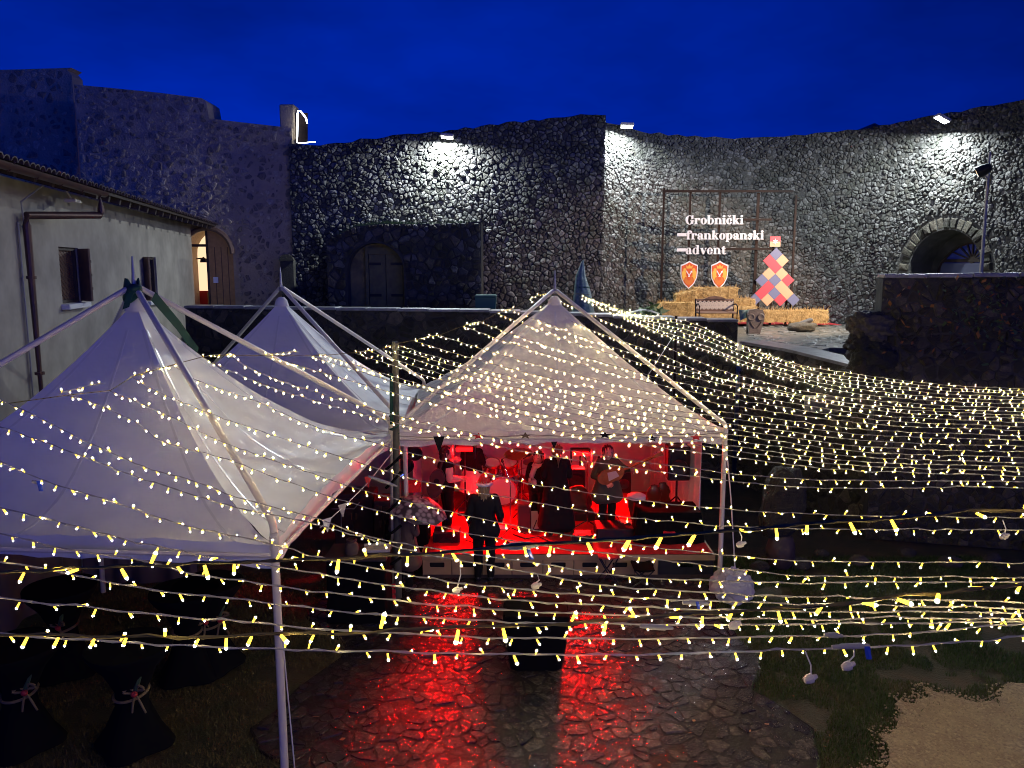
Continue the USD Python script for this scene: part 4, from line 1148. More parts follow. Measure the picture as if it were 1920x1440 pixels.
# two thick dark strands that cross the others, close to the viewer
for l, md, ry, D0, D1, tail in (((-60, 1080), [(0, 1074), (260, 1062), (560, 1049), (716, 1042), (1000, 1023), (1330, 997), (1650, 972)], 955, 2.6, 2.3, 'higher of two thick dark cords with big bulbs'),
                          ((-60, 1186), [(0, 1190), (300, 1194), (560, 1189), (712, 1182), (1000, 1172), (1240, 1157), (1575, 1132)], 1095, 2.5, 2.2, 'lower of two thick dark cords with big bulbs')):
    ctrl = [(l[0], l[1], Y_(D0))]
    for (px, py) in md:
        w = (px + 60) / 1980.0; ctrl.append((px, py, Y_(1.0 / ((1 - w) / D0 + w / D1))))
    ctrl.append((1920, ry, Y_(D1)))
    string(ctrl, 'light string, ' + tail, spacing=0.115, rad=0.0042, big=1.0, wiremat='cable_dark')
# short hairpin runs along the support wire
sup = [(18, 757), (125, 742), (207, 733), (248, 707), (324, 685), (380, 670), (429, 667), (500, 668), (585, 668), (612, 667), (666, 662), (695, 660), (718, 655), (740, 646), (777, 639), (825, 629), (868, 612), (902, 605), (933, 588), (960, 581), (992, 562), (1024, 553), (1086, 552), (1105, 553)]
SP = np.array([at(px, py - 1, D_support(px)) for px, py in sup])
solo('support_wire', MB().tube(SP, 0.005, 5), 'cable_dark', 'thin wire running over the tents by the mast, carrying the light strings', 'wire')
runs = ((110, 738, 198, 718, 'near the left edge over the nearest tent'), (245, 707, 328, 685, 'left of the ridge pole of the nearest tent'), (380, 669, 440, 664, 'between the peaks of the two left tents'), (505, 664, 560, 660, 'on the bluish rear tent'), (585, 668, 612, 665, 'right part of the bluish rear tent'), (666, 662, 697, 658, 'left of the wooden mast'), (718, 655, 745, 645, 'at the mast top'), (777, 639, 826, 628, 'right of the mast'), (868, 612, 902, 603, 'halfway from the mast to the stage tent peak'), (933, 588, 962, 578, 'left of the stage tent peak'), (992, 562, 1024, 550, 'right beside the stage tent peak'))
for (xa, ya, xb, yb, tail) in runs:
    Da, Db = D_support(xa), D_support(xb)
    string([(xa, ya, Y_(Da)), ((xa + xb) / 2, (ya + yb) / 2 - 2, Y_((Da + Db) / 2)), (xb, yb, Y_(Db))], 'short bulb hairpin ' + tail, spacing=0.085, ext=0)
# plugs, tags and connectors
def plug(px, py, D, dx, dy, label, tag=None):
    p = at(px, py, D); q = at(px + dx, py + dy, D)
    t = thing('cable_plug', label, 'plug', tuple(p))
    mid = (p + q) / 2 + np.array([0.012, 0, 0])
    obj(t, 'lead', MB().tube([p, mid, q + [0, 0, .02]], 0.0032, 6), 'rope_white')
    obj(t, 'plug_body', MB().lathe([(0.0, -0.03), (0.012, -0.03), (0.020, -0.012), (0.020, 0.008), (0.012, 0.012), (0.008, 0.03), (0.0, 0.03)], q, 10, axis=(0.8, 0.1, 0.25)), 'lamp_white')
def Dlow(py): return on(1500, py, 3.3)[1]
plug(1510, 1222, 3.15, 10, 50, 'white plug hanging at the right from the lowest string')
plug(1601, 1212, 3.2, -10, 36, 'white plug under the connector beside the blue tag')
plug(862, 1050, 4.4, -4, 56, 'white plug hanging left of the black stand before the stage')
plug(1008, 1078, 4.2, -2, 20, 'small white plug in front of the stage riser')
plug(1384, 992, 4.6, 6, 28, 'small white plug right of the stage tent leg')
plug(1880, 975, 4.6, 4, 30, 'white plug with a coil of lead at the right edge')
plug(1388, 1158, 3.5, -10, 14, 'white plug below the plastic ballast bag')
def connector(px, py, px2, py2, D, label, tag=None):
    a, b = at(px, py, D), at(px2, py2, D)
    t = thing('cable_connector', label, 'connector', tuple(a))
    obj(t, 'sleeve', MB().tube([a, a + (b - a) * .2, a + (b - a) * .25, a + (b - a) * .75, a + (b - a) * .8, b], [0.008, 0.009, 0.0125, 0.0125, 0.009, 0.006], 10), 'cable_grey', smooth=40)
    if tag:
        c = at(tag[0], tag[1], D - 0.02)
        w = tag[2]
        P = np.array([[c + [w * (i - 1) * .5 + .004 * j, .003 * math.sin(3 * i + j), -w * j * .8] for i in range(3)] for j in range(4)])
        obj(t, 'tag', sheet(P, 0.0015), 'blue_tape', label='blue tape tag')
connector(1560, 1213, 1630, 1210, 3.15, 'grey cable connector with a blue tag under the lowest string at right', (1626, 1212, 0.024))
connector(1280, 1130, 1330, 1132, 3.7, 'grey cable connector with a small blue tag near the ballast bag', (1307, 1128, 0.016))
connector(940, 1026, 1010, 1022, 2.45, 'thick grey connector wrapped in blue tape before the stage riser', (990, 1030, 0.014))
connector(1200, 1174, 1262, 1178, 3.4, 'pale connector right of the black stand')
connector(1545, 1190, 1580, 1192, 3.3, 'pale connector on the second lowest string')
connector(60, 902, 80, 908, 5.2, 'small connector with a blue tag on the nearest tent roof', (72, 902, 0.03))
connector(690, 893, 745, 912, 6.2, 'pale connector crossing the mast before the stage')
# wooden mast between the tents
mb = np.array([xat(741, 11.45, 2.0), 11.45, 0.0]); mtop = at(741, 641, 11.5)
mst = thing('light_mast', 'wooden mast between the tents carrying the support wire, with straps round it', 'mast', tuple(mb))
obj(mst, 'pole', MB().tube([mb, (mb + mtop) / 2, mtop], [0.06, 0.055, 0.045], 10), 'mast_wood', smooth=40)
sm = MB()
for z in (2.75, 2.55):
    ang = np.linspace(0, 2 * PI, 14); sm.tube([mb + [0.066 * math.cos(a), 0.066 * math.sin(a), z + .02 * a] for a in ang], 0.012, 5)
obj(mst, 'strap', sm, 'green_cloth')
sm = MB()
for (y0, y1) in ((880, 855), (915, 885), (962, 935), (1004, 985), (1060, 1045)):
    a, b = at(724, y0, 11.1), at(752, y1, 11.1); obj(mst, 'black_strap', MB().tube([a, (a + b) / 2 + [0, -.08, 0.0], b], 0.022, 6), 'black_cloth')
vv2 = at(741, 700, 11.4)
P = np.array([[at(731 + 3 * j, 700 + 48 * i, 11.42 - 0.02 * j) for j in range(3)] for i in range(3)])
obj(mst, 'green_wrap', sheet(P, 0.006), 'green_cloth')
# ---------------------------------------------------------------- stage in the right tent
DF = on(1000, 1084, 0)[1]
SZ = at(1000, 1040, DF)[2]
sx0, sx1 = xat(792, DF, .2), xat(1338, DF, .2)
stg = thing('stage_platform', 'low plywood stage with slotted front panels and a red carpet', 'stage', ((sx0 + sx1) / 2, DF + 1.8, 0))
obj(stg, 'deck', MB().box([(sx0 + sx1) / 2, DF + 1.86, SZ - 0.05], (sx1 - sx0 + .04, 3.72, 0.09)), 'plywood')
gxs, gys = np.linspace(sx0 + .02, sx1 - .02, 60), np.linspace(DF - 0.0, DF + 3.6, 44)
GX, GY = np.meshgrid(gxs, gys, indexing='ij')
GZ = SZ + 0.006 + 0.022 * np.maximum(0, meshkit.fbm(np.stack([GX * 1.6, GY * 3.0, 0 * GX], -1), 3, 9) - 0.45)
obj(stg, 'red_carpet', sheet(np.stack([GX, GY, GZ], -1), 0.004), 'red_carpet', smooth=40)
seams = [sx0] + [xat(px, DF, .2) for px in (847, 905, 960, 1018, 1076, 1135, 1190, 1234)] + [sx1]
for k, (a, b) in enumerate(zip(seams[:-1], seams[1:])):
    pan = sbox(a + .006, 0.06, b - .006, SZ - 0.10)
    c = (a + b) / 2
    slot = sbox(c - .10, 0.20, c + .10, 0.245).buffer(0.02)
    pth = obj(stg, 'front_panel', MB().prism(pan.difference(slot), (0, DF, 0), (1, 0, 0), (0, 0, 1), 0.0, back=0.02), 'plywood' if k < 8 else 'black_plastic')
    if k < 8:
        obj(pth, 'hand_slot', MB().box([c, DF + 0.05, 0.222], (0.25, 0.02, 0.10)), 'dark_recess')
obj(stg, 'skid', MB().box([(sx0 + sx1) / 2, DF + 0.02, 0.03], (sx1 - sx0, 0.05, 0.06)), 'dark_timber')

def red_lamp(px0, px1, py, D, label, half=1.0):
    a, b = at(px0, py, D), at(px1, py, D)
    t = thing('stage_light_bar', label, 'stage light', tuple(a), group='red stage light bars')
    c = (a + b) / 2; w = abs(b[0] - a[0])
    obj(t, 'housing', MB().box(c + [0, 0.06, 0.05], (w + .06, 0.10, 0.10), bev=.02), 'black_metal')
    obj(t, 'lit_tube', MB().tube([a + [0, -.03, 0], b + [0, -.03, 0]], 0.034, 10), 'stage_red')
    obj(t, 'stand', MB().tube([c + [0, .08, 0], [c[0], c[1] + .08, SZ]], 0.018, 6).tube([[c[0] - .3, c[1] + .08, SZ + .01], [c[0], c[1] + .08, SZ + .35], [c[0] + .3, c[1] + .08, SZ + .01]], 0.012, 6), 'black_metal')
    for s_ in (-1, 1):
        obj(t, 'barn_door', MB().box(c + [s_ * .20, -.16, .0], (.012, .34, .22)), 'black_metal')  # side flaps added to keep red light off the nearest tent
    return t, c
lampA, lca = red_lamp(856, 886, 842, 14.05, 'red light bar behind the standing singers at the left of the stage')
lampB, lcb = red_lamp(1073, 1104, 850, 15.2, 'red light bar on the back wall between the long coat and the bass player')

def stand_mic(px, py0, py1, D, boom, label):
    b = np.array([xat(px, D, SZ), D, SZ]); top = at(px, py0, D)
    t = thing('microphone_stand', label, 'microphone stand', tuple(b), group='microphone stands on the stage')
    m = MB().tube([b + [0, 0, .05], top], 0.011, 6)
    obj(t, 'pole', m, 'chrome')
    for k in range(3):
        a = 2 * PI * k / 3 + px
        obj(t, 'foot', MB().tube([b + [0, 0, .12], b + [.28 * math.cos(a), .28 * math.sin(a), .012]], 0.010, 6), 'black_metal')
    e = top + np.array(boom)
    obj(t, 'boom', MB().tube([top, e], 0.008, 6), 'chrome')
    d = np.array(boom) / np.linalg.norm(boom)
    obj(t, 'microphone', MB().lathe([(0.0, -.09), (.011, -.09), (.014, .02), (.025, .035), (.026, .06), (.015, .085), (0, .09)], e, 10, axis=d), 'black_plastic')
stand_mic(957, 905, 1000, 13.2, (-.12, .05, .32), 'microphone stand beside the red hatted singer')
stand_mic(978, 862, 1010, 14.3, (.1, .05, .05), 'tall thin stand left of the long black coat')
stand_mic(1101, 868, 1000, 13.6, (-.05, -.1, .12), 'microphone stand right of the long black coat')
stand_mic(1117, 875, 1000, 13.9, (.05, .1, .10), 'microphone stand before the bass player')

# drum kit
dk = np.array([xat(942, 15.0, 1.0), 15.0, SZ])
kit = thing('drum_kit', 'dark red drum kit with cymbals at the back of the stage', 'drum kit', tuple(dk))
def drum(c, r, h, axis, part='tom'):
    p = obj(kit, part, MB().lathe([(0, -h / 2), (r * .97, -h / 2), (r, -h / 2 + .01), (r, h / 2 - .01), (r * .97, h / 2), (0, h / 2)], c, 20, axis=axis), 'drum_red', smooth=35)
    for s in (-1, 1):
        obj(p, 'hoop', MB().lathe([(r, s * h / 2 - .018), (r + .014, s * h / 2 - .018), (r + .014, s * h / 2 + .014), (r - .004, s * h / 2 + .014), (r, s * h / 2 - .018)], c, 20, axis=axis), 'chrome')
    ax_ = np.asarray(axis, float) / np.linalg.norm(axis)
    obj(p, 'drum_head', MB().lathe([(0, 0.003), (r * .95, 0.003), (r * .95, -.003), (0, -.003)], np.asarray(c) + ax_ * (h / 2 + .002), 20, axis=axis), 'drum_skin')
    for k in range(6):
        a = 2 * PI * k / 6; F = frame(axis)
        o = F @ np.array([(r + .012) * math.cos(a), (r + .012) * math.sin(a), 0])
        obj(p, 'lug', MB().box(np.asarray(c) + o, (.03, .03, h * .6), R=F, bev=.006), 'chrome')
drum(dk + [0, 0, .30], .28, .36, (0, -1, 0), 'bass_drum')
drum(dk + [-.20, -.12, .78], .15, .2, (0.1, -.45, 1)); drum(dk + [.14, -.12, .78], .16, .22, (-.1, -.45, 1))
drum(dk + [.52, .15, .42], .20, .38, (0, -.1, 1), 'floor_tom'); drum(dk + [-.50, .12, .58], .18, .14, (0.05, -.15, 1), 'snare_drum')
def cymbal(px, py, D, r, tilt):
    c = at(px, py, D)
    p = obj(kit, 'cymbal', MB().lathe([(0.0, .035), (.03, .03), (.06, .012), (r, -.012), (r, -.015), (.06, .008), (0, .03)], c, 22, axis=tilt), 'brass', smooth=40)
    obj(p, 'stand', MB().tube([c, [c[0] + .02, c[1], c[2] - .35], [c[0], c[1] + .02, SZ]], 0.012, 6), 'chrome')
    for k in range(3):
        a = 2 * PI * k / 3 + px; b = np.array([c[0], c[1] + .02, SZ])
        obj(p, 'stand_leg', MB().tube([b + [0, 0, .3], b + [.25 * math.cos(a), .25 * math.sin(a), .01]], 0.009, 5), 'chrome')
cymbal(895, 857, 15.3, .24, (.25, -.3, 1)); cymbal(972, 850, 15.0, .28, (-.05, -.22, 1)); cymbal(1000, 862, 15.4, .22, (-.2, -.2, 1)); cymbal(890, 905, 14.9, .18, (.1, -.2, 1))
obj(kit, 'drum_stool', MB().lathe([(0, .5), (.15, .5), (.16, .44), (.03, .42), (.03, .05), (.2, 0), (0, 0)], dk + [0.05, .55, 0], 14), 'black_plastic')

def cabinet(name, label, cat, px0, px1, py0, py1, D, depth, mat='black_plastic', grille=True, rz=0.0, z=None, group=None):
    """A loudspeaker or amplifier case: picture box of its front at distance D."""
    a, b = at(px0, py1, D), at(px1, py0, D)
    w, h = b[0] - a[0], b[2] - a[2]
    c = np.array([(a[0] + b[0]) / 2, D + depth / 2, (a[2] + b[2]) / 2])
    t = thing(name, label, cat, tuple(c - [0, 0, h / 2]), group=group)
    R_ = np.array([(math.cos(rz), -math.sin(rz), 0), (math.sin(rz), math.cos(rz), 0), (0, 0, 1)])
    obj(t, 'case', MB().box(c, (w, depth, h), R=R_, bev=.02), mat)
    if grille:
        g = obj(t, 'grille', MB().box(c + R_ @ np.array([0, -depth / 2 - .004, 0]), (w * .86, .008, h * .86), R=R_), 'black_metal')
        obj(t, 'speaker_cone', MB().lathe([(0, .0), (.3 * min(w, h), .012), (.36 * min(w, h), .02), (.37 * min(w, h), .012), (0, -.002)], c + R_ @ np.array([0, -depth / 2 - .006, -h * .1]), 18, axis=R_ @ np.array([0, -1.0, 0])), 'black_plastic')
        obj(t, 'handle', MB().tube([c + R_ @ np.array(q) for q in ((-.07, 0, h / 2), (-.07, 0, h / 2 + .03), (.07, 0, h / 2 + .03), (.07, 0, h / 2))], .008, 6), 'black_metal')
    return t, c, w, h
t, c, w, h = cabinet('loudspeaker', 'black loudspeaker on a pole stand at the right of the stage', 'loudspeaker', 1252, 1296, 838, 902, 13.5, .34)
ps = thing('speaker_stand', 'black tripod stand under the right loudspeaker', 'stand', (c[0], c[1], SZ))
obj(ps, 'pole', MB().tube([[c[0], c[1], c[2] - h / 2], [c[0], c[1], SZ + .1]], .02, 8), 'black_metal')
for k in range(3):
    a = 2 * PI * k / 3 + .5; obj(ps, 'leg', MB().tube([[c[0], c[1], SZ + .55], [c[0] + .5 * math.cos(a), c[1] + .5 * math.sin(a), SZ + .01]], .014, 6), 'black_metal')
cabinet('monitor_speaker', 'black monitor box on the stage edge left of the red hatted singer', 'loudspeaker', 812, 862, 998, 1034, 12.75, .36)
cabinet('guitar_amplifier', 'red lit guitar amplifier behind the long black coat', 'amplifier', 1064, 1098, 880, 915, 14.8, .28)
cabinet('tall_case', 'tall dark red case standing left of the long black coat', 'case', 970, 996, 946, 1000, 13.3, .25, 'case_brown', False)
cabinet('flight_case', 'low black flight case with papers on the right of the stage', 'case', 1118, 1190, 992, 1022, 12.9, .5, 'black_plastic', False)
# cables on the stage
for k, (pts, lab) in enumerate((([(962, 1002), (985, 1010), (1010, 1006), (1040, 1020), (1080, 1016), (1110, 1024)], 'black cable looping over the red carpet in the middle of the stage'), ([(870, 1012), (905, 1022), (940, 1008), (955, 1018)], 'black cable on the red carpet by the red hatted singer'), ([(1150, 960), (1170, 985), (1210, 990), (1240, 1006), (1290, 1010)], 'black cable at the right of the stage'))):
    P = [on(px, py, SZ + .03) for px, py in pts]
    solo('stage_cable', MB().tube(P, .010, 6), 'black_plastic', lab, 'cable')
# papers and bag on the flight case
m = MB()
pb = at(1160, 990, 13.1)
pp = thing('paper_pile', 'crumpled pale papers on the black flight case', 'papers', tuple(pb))
for k in range(4):
    q = pb + [rgq.uniform(-.25, .2), rgq.uniform(-.1, .15), .02 + .012 * k]
    G = np.array([[q + [.07 * i, .10 * j, .03 * math.sin(i * 2.1 + k) * math.cos(j + k)] for j in range(3)] for i in range(4)])
    obj(pp, 'paper', sheet(G, .002), 'cloth_cream', smooth=40)
# guitar cases and hand drum
def soft_case(px, py0, py1, D, lean, label):
    b = np.array([xat(px, D, SZ), D, SZ]); top = at(px, py0, D); h = top[2] - SZ
    t = thing('guitar_case', label, 'guitar case', tuple(b), group='guitar cases at the back of the stage')
    prof = [(0, 0.0), (.13, .02), (.17, .15 * h / .9), (.155, .32 * h / .9), (.12, .45 * h / .9), (.145, .6 * h / .9), (.12, .74 * h / .9), (.075, .82 * h / .9), (.07, .97 * h), (0, h)]
    v, f = MB().lathe(prof, (0, 0, 0), 20, sy=.42).mesh()
    v = v @ trimesh.transformations.rotation_matrix(lean, [0, 1, 0])[:3, :3].T + b
    obj(t, 'shell', (v, f), 'case_brown', smooth=50)
    obj(t, 'grip', MB().tube([b + [.17 + lean * .3, 0, .30 * h], b + [.21 + lean * .3, 0, .36 * h], b + [.17 + lean * .3, 0, .42 * h]], .012, 6), 'black_plastic')
soft_case(1224, 908, 980, 14.3, .03, 'dark brown guitar case leaning against the curtain, left of two')
soft_case(1243, 903, 980, 14.5, -.04, 'dark brown guitar case, right of two by the loudspeaker')
hb = np.array([xat(1192, 13.5, SZ), 13.5, SZ])
hd = thing('hand_drum', 'dark goblet drum with a pale skin standing on the stage', 'drum', tuple(hb))
hh_ = at(1192, 925, 13.5)[2] - SZ
obj(hd, 'shell', MB().lathe([(0, 0), (.17, 0), (.16, .05), (.10, .22 * hh_), (.10, .36 * hh_), (.15, .62 * hh_), (.16, .9 * hh_), (0, .9 * hh_)], hb, 22), 'case_brown', smooth=40)
obj(hd, 'skin', MB().lathe([(.163, .86 * hh_), (.163, .95 * hh_), (.10, hh_), (0, hh_ * 1.01)], hb, 22), 'drum_skin', smooth=40)
# draped dark table at right, red box on a folding frame, stools
tb = np.array([xat(1250, 13.0, .8), 13.0, SZ])
dt = thing('draped_table', 'dark draped table at the right of the stage', 'table', tuple(tb))
ths = np.linspace(0, 2 * PI, 49)
wx, wy = .52, .32
rows_ = []
for z, g in ((.55, 1.0), (.50, 1.02), (.3, 1.05), (.02, 1.10)):
    rows_.append([tb + [np.clip(1.3 * math.cos(t), -1, 1) * wx * g * (1 + .03 * math.sin(9 * t) * (g - 1) * 20), np.clip(1.3 * math.sin(t), -1, 1) * wy * g * (1 + .03 * math.sin(11 * t) * (g - 1) * 20), z] for t in ths])
obj(dt, 'cloth', sheet(np.array(rows_), .006), 'black_cloth', smooth=60)
obj(dt, 'top', MB().box(tb + [0, 0, .545], (2 * wx * .99, 2 * wy * .99, .02)), 'black_cloth')
rb = at(1251, 992, 12.75)
bx = thing('red_box', 'red printed box tilted on a silver folding frame', 'box', tuple(rb))
Rt = trimesh.transformations.rotation_matrix(.45, [1, 0, 0])[:3, :3] @ trimesh.transformations.rotation_matrix(.15, [0, 0, 1])[:3, :3]
p_ = obj(bx, 'case', MB().box(rb, (.20, .26, .07), R=Rt, bev=.01), 'cloth_red')
for k in range(7):
    obj(p_, 'knob', MB().lathe([(0, .0), (.012, 0), (.010, .016), (0, .017)], rb + Rt @ np.array([-.07 + .045 * (k % 4), -.06 + .08 * (k // 4), .036]), 8, axis=Rt[:, 2]), 'chrome')
fl = MB()
for s in (-.07, .07):
    obj(bx, 'frame_leg', MB().tube([rb + [s, 0, -.03], [rb[0] + s, rb[1] - .02, .30]], .011, 6), 'chrome')
obj(bx, 'frame_bar', MB().tube([[rb[0] - .07, rb[1] - .02, .42], [rb[0] + .07, rb[1] - .02, .42]], .010, 6), 'chrome')
obj(bx, 'frame_foot', MB().tube([[rb[0] - .10, rb[1] - .04, .30], [rb[0] + .10, rb[1] - .04, .30]], .012, 6), 'chrome')
def stool(px, py, D, label, seatmat):
    c = at(px, py, D)
    t = thing('folding_stool', label, 'stool', (c[0], c[1], 0), group='folding stools before the stage')
    G = np.array([[c + [.20 * (i / 3 - .5) * 1.6, .15 * (j / 2 - .5) * 1.8, -.03 * math.sin(PI * i / 3) + .01] for j in range(4)] for i in range(4)])
    obj(t, 'seat', sheet(G, .03), seatmat, smooth=40)
    for s in (-1, 1):
        for q in (-1, 1):
            obj(t, 'leg', MB().tube([c + [s * .15, q * .10, -.02], c + [0.02 * s, q * .12, -.5 * c[2]], [c[0] - s * .17, c[1] + q * .12, 0.01]], .012, 6), 'black_metal')
stool(1140, 1040, 11.95, 'folding stool with a red seat before the stage, left of two', 'cloth_red')
stool(1206, 1064, 11.95, 'dark folding stool before the stage, right of two', 'black_cloth')
# left of the stage: stage lamps, keyboard desk, rack
def parcan(px, py, D, r, label):
    c = at(px, py, D)
    t = thing('stage_lamp', label, 'stage lamp', tuple(c), group='unlit round stage lamps')
    obj(t, 'can', MB().lathe([(0, -.14), (r * .6, -.14), (r, -.05), (r, .12), (r * .92, .12), (r * .9, .02), (0, .02)], c, 18, axis=(.3, -1, -.25)), 'black_plastic', smooth=40)
    obj(t, 'yoke', MB().tube([c + [-r - .02, 0, 0], c + [-r - .02, 0, .14], c + [r + .02, 0, .14], c + [r + .02, 0, 0]], .012, 6), 'black_metal')
    obj(t, 'hook', MB().tube([c + [0, 0, .14], c + [0, 0, .30]], .014, 6), 'black_metal')
parcan(777, 846, 13.0, .12, 'unlit black stage lamp hanging at the left corner, upper right of two')
parcan(759, 868, 12.6, .135, 'unlit black stage lamp hanging at the left corner, lower left of two')
kb = np.array([xat(765, 12.9, .8), 12.9, 0])
kd = thing('mixing_desk', 'dark mixing desk with red lit edges left of the stage', 'mixing desk', tuple(kb))
obj(kd, 'table', MB().box(kb + [0, 0, .38], (.72, .5, .76), bev=.02), 'black_cloth')
Rk = trimesh.transformations.rotation_matrix(.3, [1, 0, 0])[:3, :3]
k_ = obj(kd, 'console', MB().box(kb + [0, 0, .86], (.6, .42, .09), R=Rk, bev=.012), 'black_plastic')
for i in range(8):
    obj(k_, 'fader', MB().box(kb + Rk @ np.array([-.24 + .068 * i, -.05 + .02 * (i % 3), .052]) + [0, 0, .86], (.018, .03, .02), R=Rk), 'chrome')
obj(kd, 'rack_box', MB().box(at(772, 912, 13.1), (.30, .25, .16), rz=.2, bev=.01), 'cloth_red', label='red box standing on the desk')
obj(kd, 'blue_led', MB().tube([at(745, 896, 12.9), at(756, 890, 12.9)], .006, 6), 'blue_led')

# red music sheet stand lit beside the coat
ms = at(1008, 975, 13.4)
mu = thing('music_stand', 'music stand holding a red lit sheet between the drums and the long coat', 'music stand', (ms[0], ms[1], SZ))
Rm = trimesh.transformations.rotation_matrix(-.35, [1, 0, 0])[:3, :3]
obj(mu, 'desk', MB().box(ms, (.25, .012, .34), R=Rm), 'black_metal')
obj(mu, 'sheet', MB().box(ms + Rm @ np.array([0, -.010, 0]), (.23, .004, .31), R=Rm), 'cloth_cream')
obj(mu, 'pole', MB().tube([ms - [0, -.02, .1], [ms[0], ms[1] + .02, SZ + .2]], .012, 6), 'black_metal')
for k in range(3):
    a = 2 * PI * k / 3; obj(mu, 'foot', MB().tube([[ms[0], ms[1] + .02, SZ + .22], [ms[0] + .22 * math.cos(a), ms[1] + .02 + .22 * math.sin(a), SZ + .01]], .009, 5), 'black_metal')
m2 = at(943, 990, 12.9)
mu2 = thing('sheet_holder', 'small yellow lit folder held out right of the red hatted singer', 'folder', tuple(m2))
obj(mu2, 'cover', MB().box(m2, (.17, .11, .012), R=trimesh.transformations.rotation_matrix(.5, [1, 0.3, 0])[:3, :3]), 'burlap')
obj(mu2, 'page', MB().box(m2 + [0, -.005, .012], (.15, .09, .004), R=trimesh.transformations.rotation_matrix(.5, [1, 0.3, 0])[:3, :3]), 'cloth_cream')
# dark bag behind the coat
bgc = at(1082, 930, 14.2)
v = np.array(trimesh.creation.icosphere(3, 1.0).vertices); v = v * (0.75 + .5 * meshkit.fbm(v * 1.8 + 4, 3, 5)[:, None]) * np.array([.27, .22, .30])
solo('equipment_bag', (v + bgc - [0, 0, .12], trimesh.creation.icosphere(3, 1.0).faces), 'cloth_olive', 'bulging dark bag standing behind the long black coat', 'bag', smooth=40)

# ---------------------------------------------------------------- before the stage
# black tapered stand on the paving
s0 = on(1006, 1262, 0); sw = (xat(1068, s0[1], .4) - xat(943, s0[1], .4)) / 2
zt = at(1006, 1158, s0[1])[2]
bsd = thing('black_stand', 'black cloth covered stand on the wet paving before the stage', 'stand', (s0[0], s0[1], 0))
prof = [(0.78, 0.0), (.80, .05), (.9, zt * .45), (1.0, zt * .9), (1.0, zt - .02), (.97, zt)]
rows_ = [[s0 + [np.clip(1.25 * math.cos(t), -1, 1) * sw * g * (1 + .012 * math.sin(14 * t)), np.clip(1.25 * math.sin(t), -1, 1) * sw * .75 * g * (1 + .012 * math.sin(11 * t)) + .3, z] for t in ths] for g, z in prof]
obj(bsd, 'cloth', sheet(np.array(rows_), .006), 'black_cloth', smooth=50)
obj(bsd, 'top', MB().box(s0 + [0, .3, zt - .01], (2 * sw * .95, 1.5 * sw * .95, .03), bev=.01), 'black_cloth')
# bar counter at left of the stage, under the corner of the tents
b0 = on(664, 1168, 0)
zc_ = at(664, 1050, b0[1])[2]
wl_, wr_ = xat(612, b0[1], .5), xat(722, b0[1], .5)
bar = thing('bar_counter', 'dark cloth covered bar counter under the corner of the nearest tent', 'bar counter', ((wl_ + wr_) / 2, b0[1] + .3, 0))
bc = np.array([(wl_ + wr_) / 2, b0[1] + .3, 0])
rows_ = [[bc + [np.clip(1.35 * math.cos(t), -1, 1) * (wr_ - wl_) / 2 * g, np.clip(1.35 * math.sin(t), -1, 1) * .3 * g, z] for t in ths] for g, z in ((1.04, 0), (1.01, .3), (1.0, zc_ - .05), (1.0, zc_))]
obj(bar, 'cloth', sheet(np.array(rows_), .006), 'black_cloth', smooth=50)
obj(bar, 'top', MB().box(bc + [0, 0, zc_], (wr_ - wl_ + .06, .66, .035), bev=.01), 'dark_timber')
lt = bc + [-.08, -.1, zc_ + .02]
jar = thing('storage_jar', 'stoneware jar with a wide rim on the bar counter', 'jar', tuple(lt))
obj(jar, 'body', MB().lathe([(0, 0), (.085, 0), (.10, .06), (.095, .13), (.065, .17), (.07, .20), (.058, .20), (.055, .15), (0, .14)], lt, 18), 'cloth_brown', smooth=40)
obj(jar, 'rim', MB().lathe([(.056, .19), (.074, .19), (.078, .205), (.072, .217), (.056, .212), (.056, .19)], lt, 18), 'copper_brown', smooth=40)
pt_ = bc + [.25, .05, zc_ + .02]
pap = thing('pale_tray', 'pale flat tray lying on the bar counter', 'tray', tuple(pt_))
obj(pap, 'base', MB().box(pt_ + [0, 0, .012], (.38, .26, .012), rz=.1), 'cloth_cream')
for s in (-1, 1):
    obj(pap, 'rim', MB().box(pt_ + rotz([[0, s * .13, .03]], .1)[0], (.38, .012, .04), rz=.1), 'cloth_cream')
# dark stall furniture under the rear tent
for (px0, px1, py0, py1, D, lab) in ((628, 700, 926, 1006, 13.6, 'dark timber drinks cabinet under the rear tent, left one'), (702, 734, 940, 1010, 13.2, 'narrow dark timber cabinet behind the mast')):
    a, b = at(px0, py1, D), at(px1, py0, D)
    t = thing('timber_cabinet', lab, 'cabinet', ((a[0] + b[0]) / 2, D, 0))
    w = b[0] - a[0]; c = np.array([(a[0] + b[0]) / 2, D + .25, b[2] / 2])
    obj(t, 'carcass', MB().box(c, (w, .5, b[2]), bev=.015), 'dark_timber')
    for s in (-1, 1):
        dd_ = obj(t, 'door', MB().box(c + [s * w / 4, -.262, -.02], (w / 2 - .02, .024, b[2] - .12), bev=.006), 'dark_timber')
        obj(dd_, 'handle', MB().box(c + [s * .04, -.285, .1], (.015, .02, .12)), 'brass')
cl = thing('metal_rail', 'thin pale folding rail on the timber cabinet', 'rail', tuple(at(660, 955, 13.4)))
obj(cl, 'bar', MB().tube([at(622, 954, 13.4), at(664, 954, 13.4), at(674, 942, 13.4)], .010, 6), 'steel_grey')
obj(cl, 'leg', MB().tube([at(640, 954, 13.4), at(640, 1000, 13.4)], .010, 6), 'steel_grey')
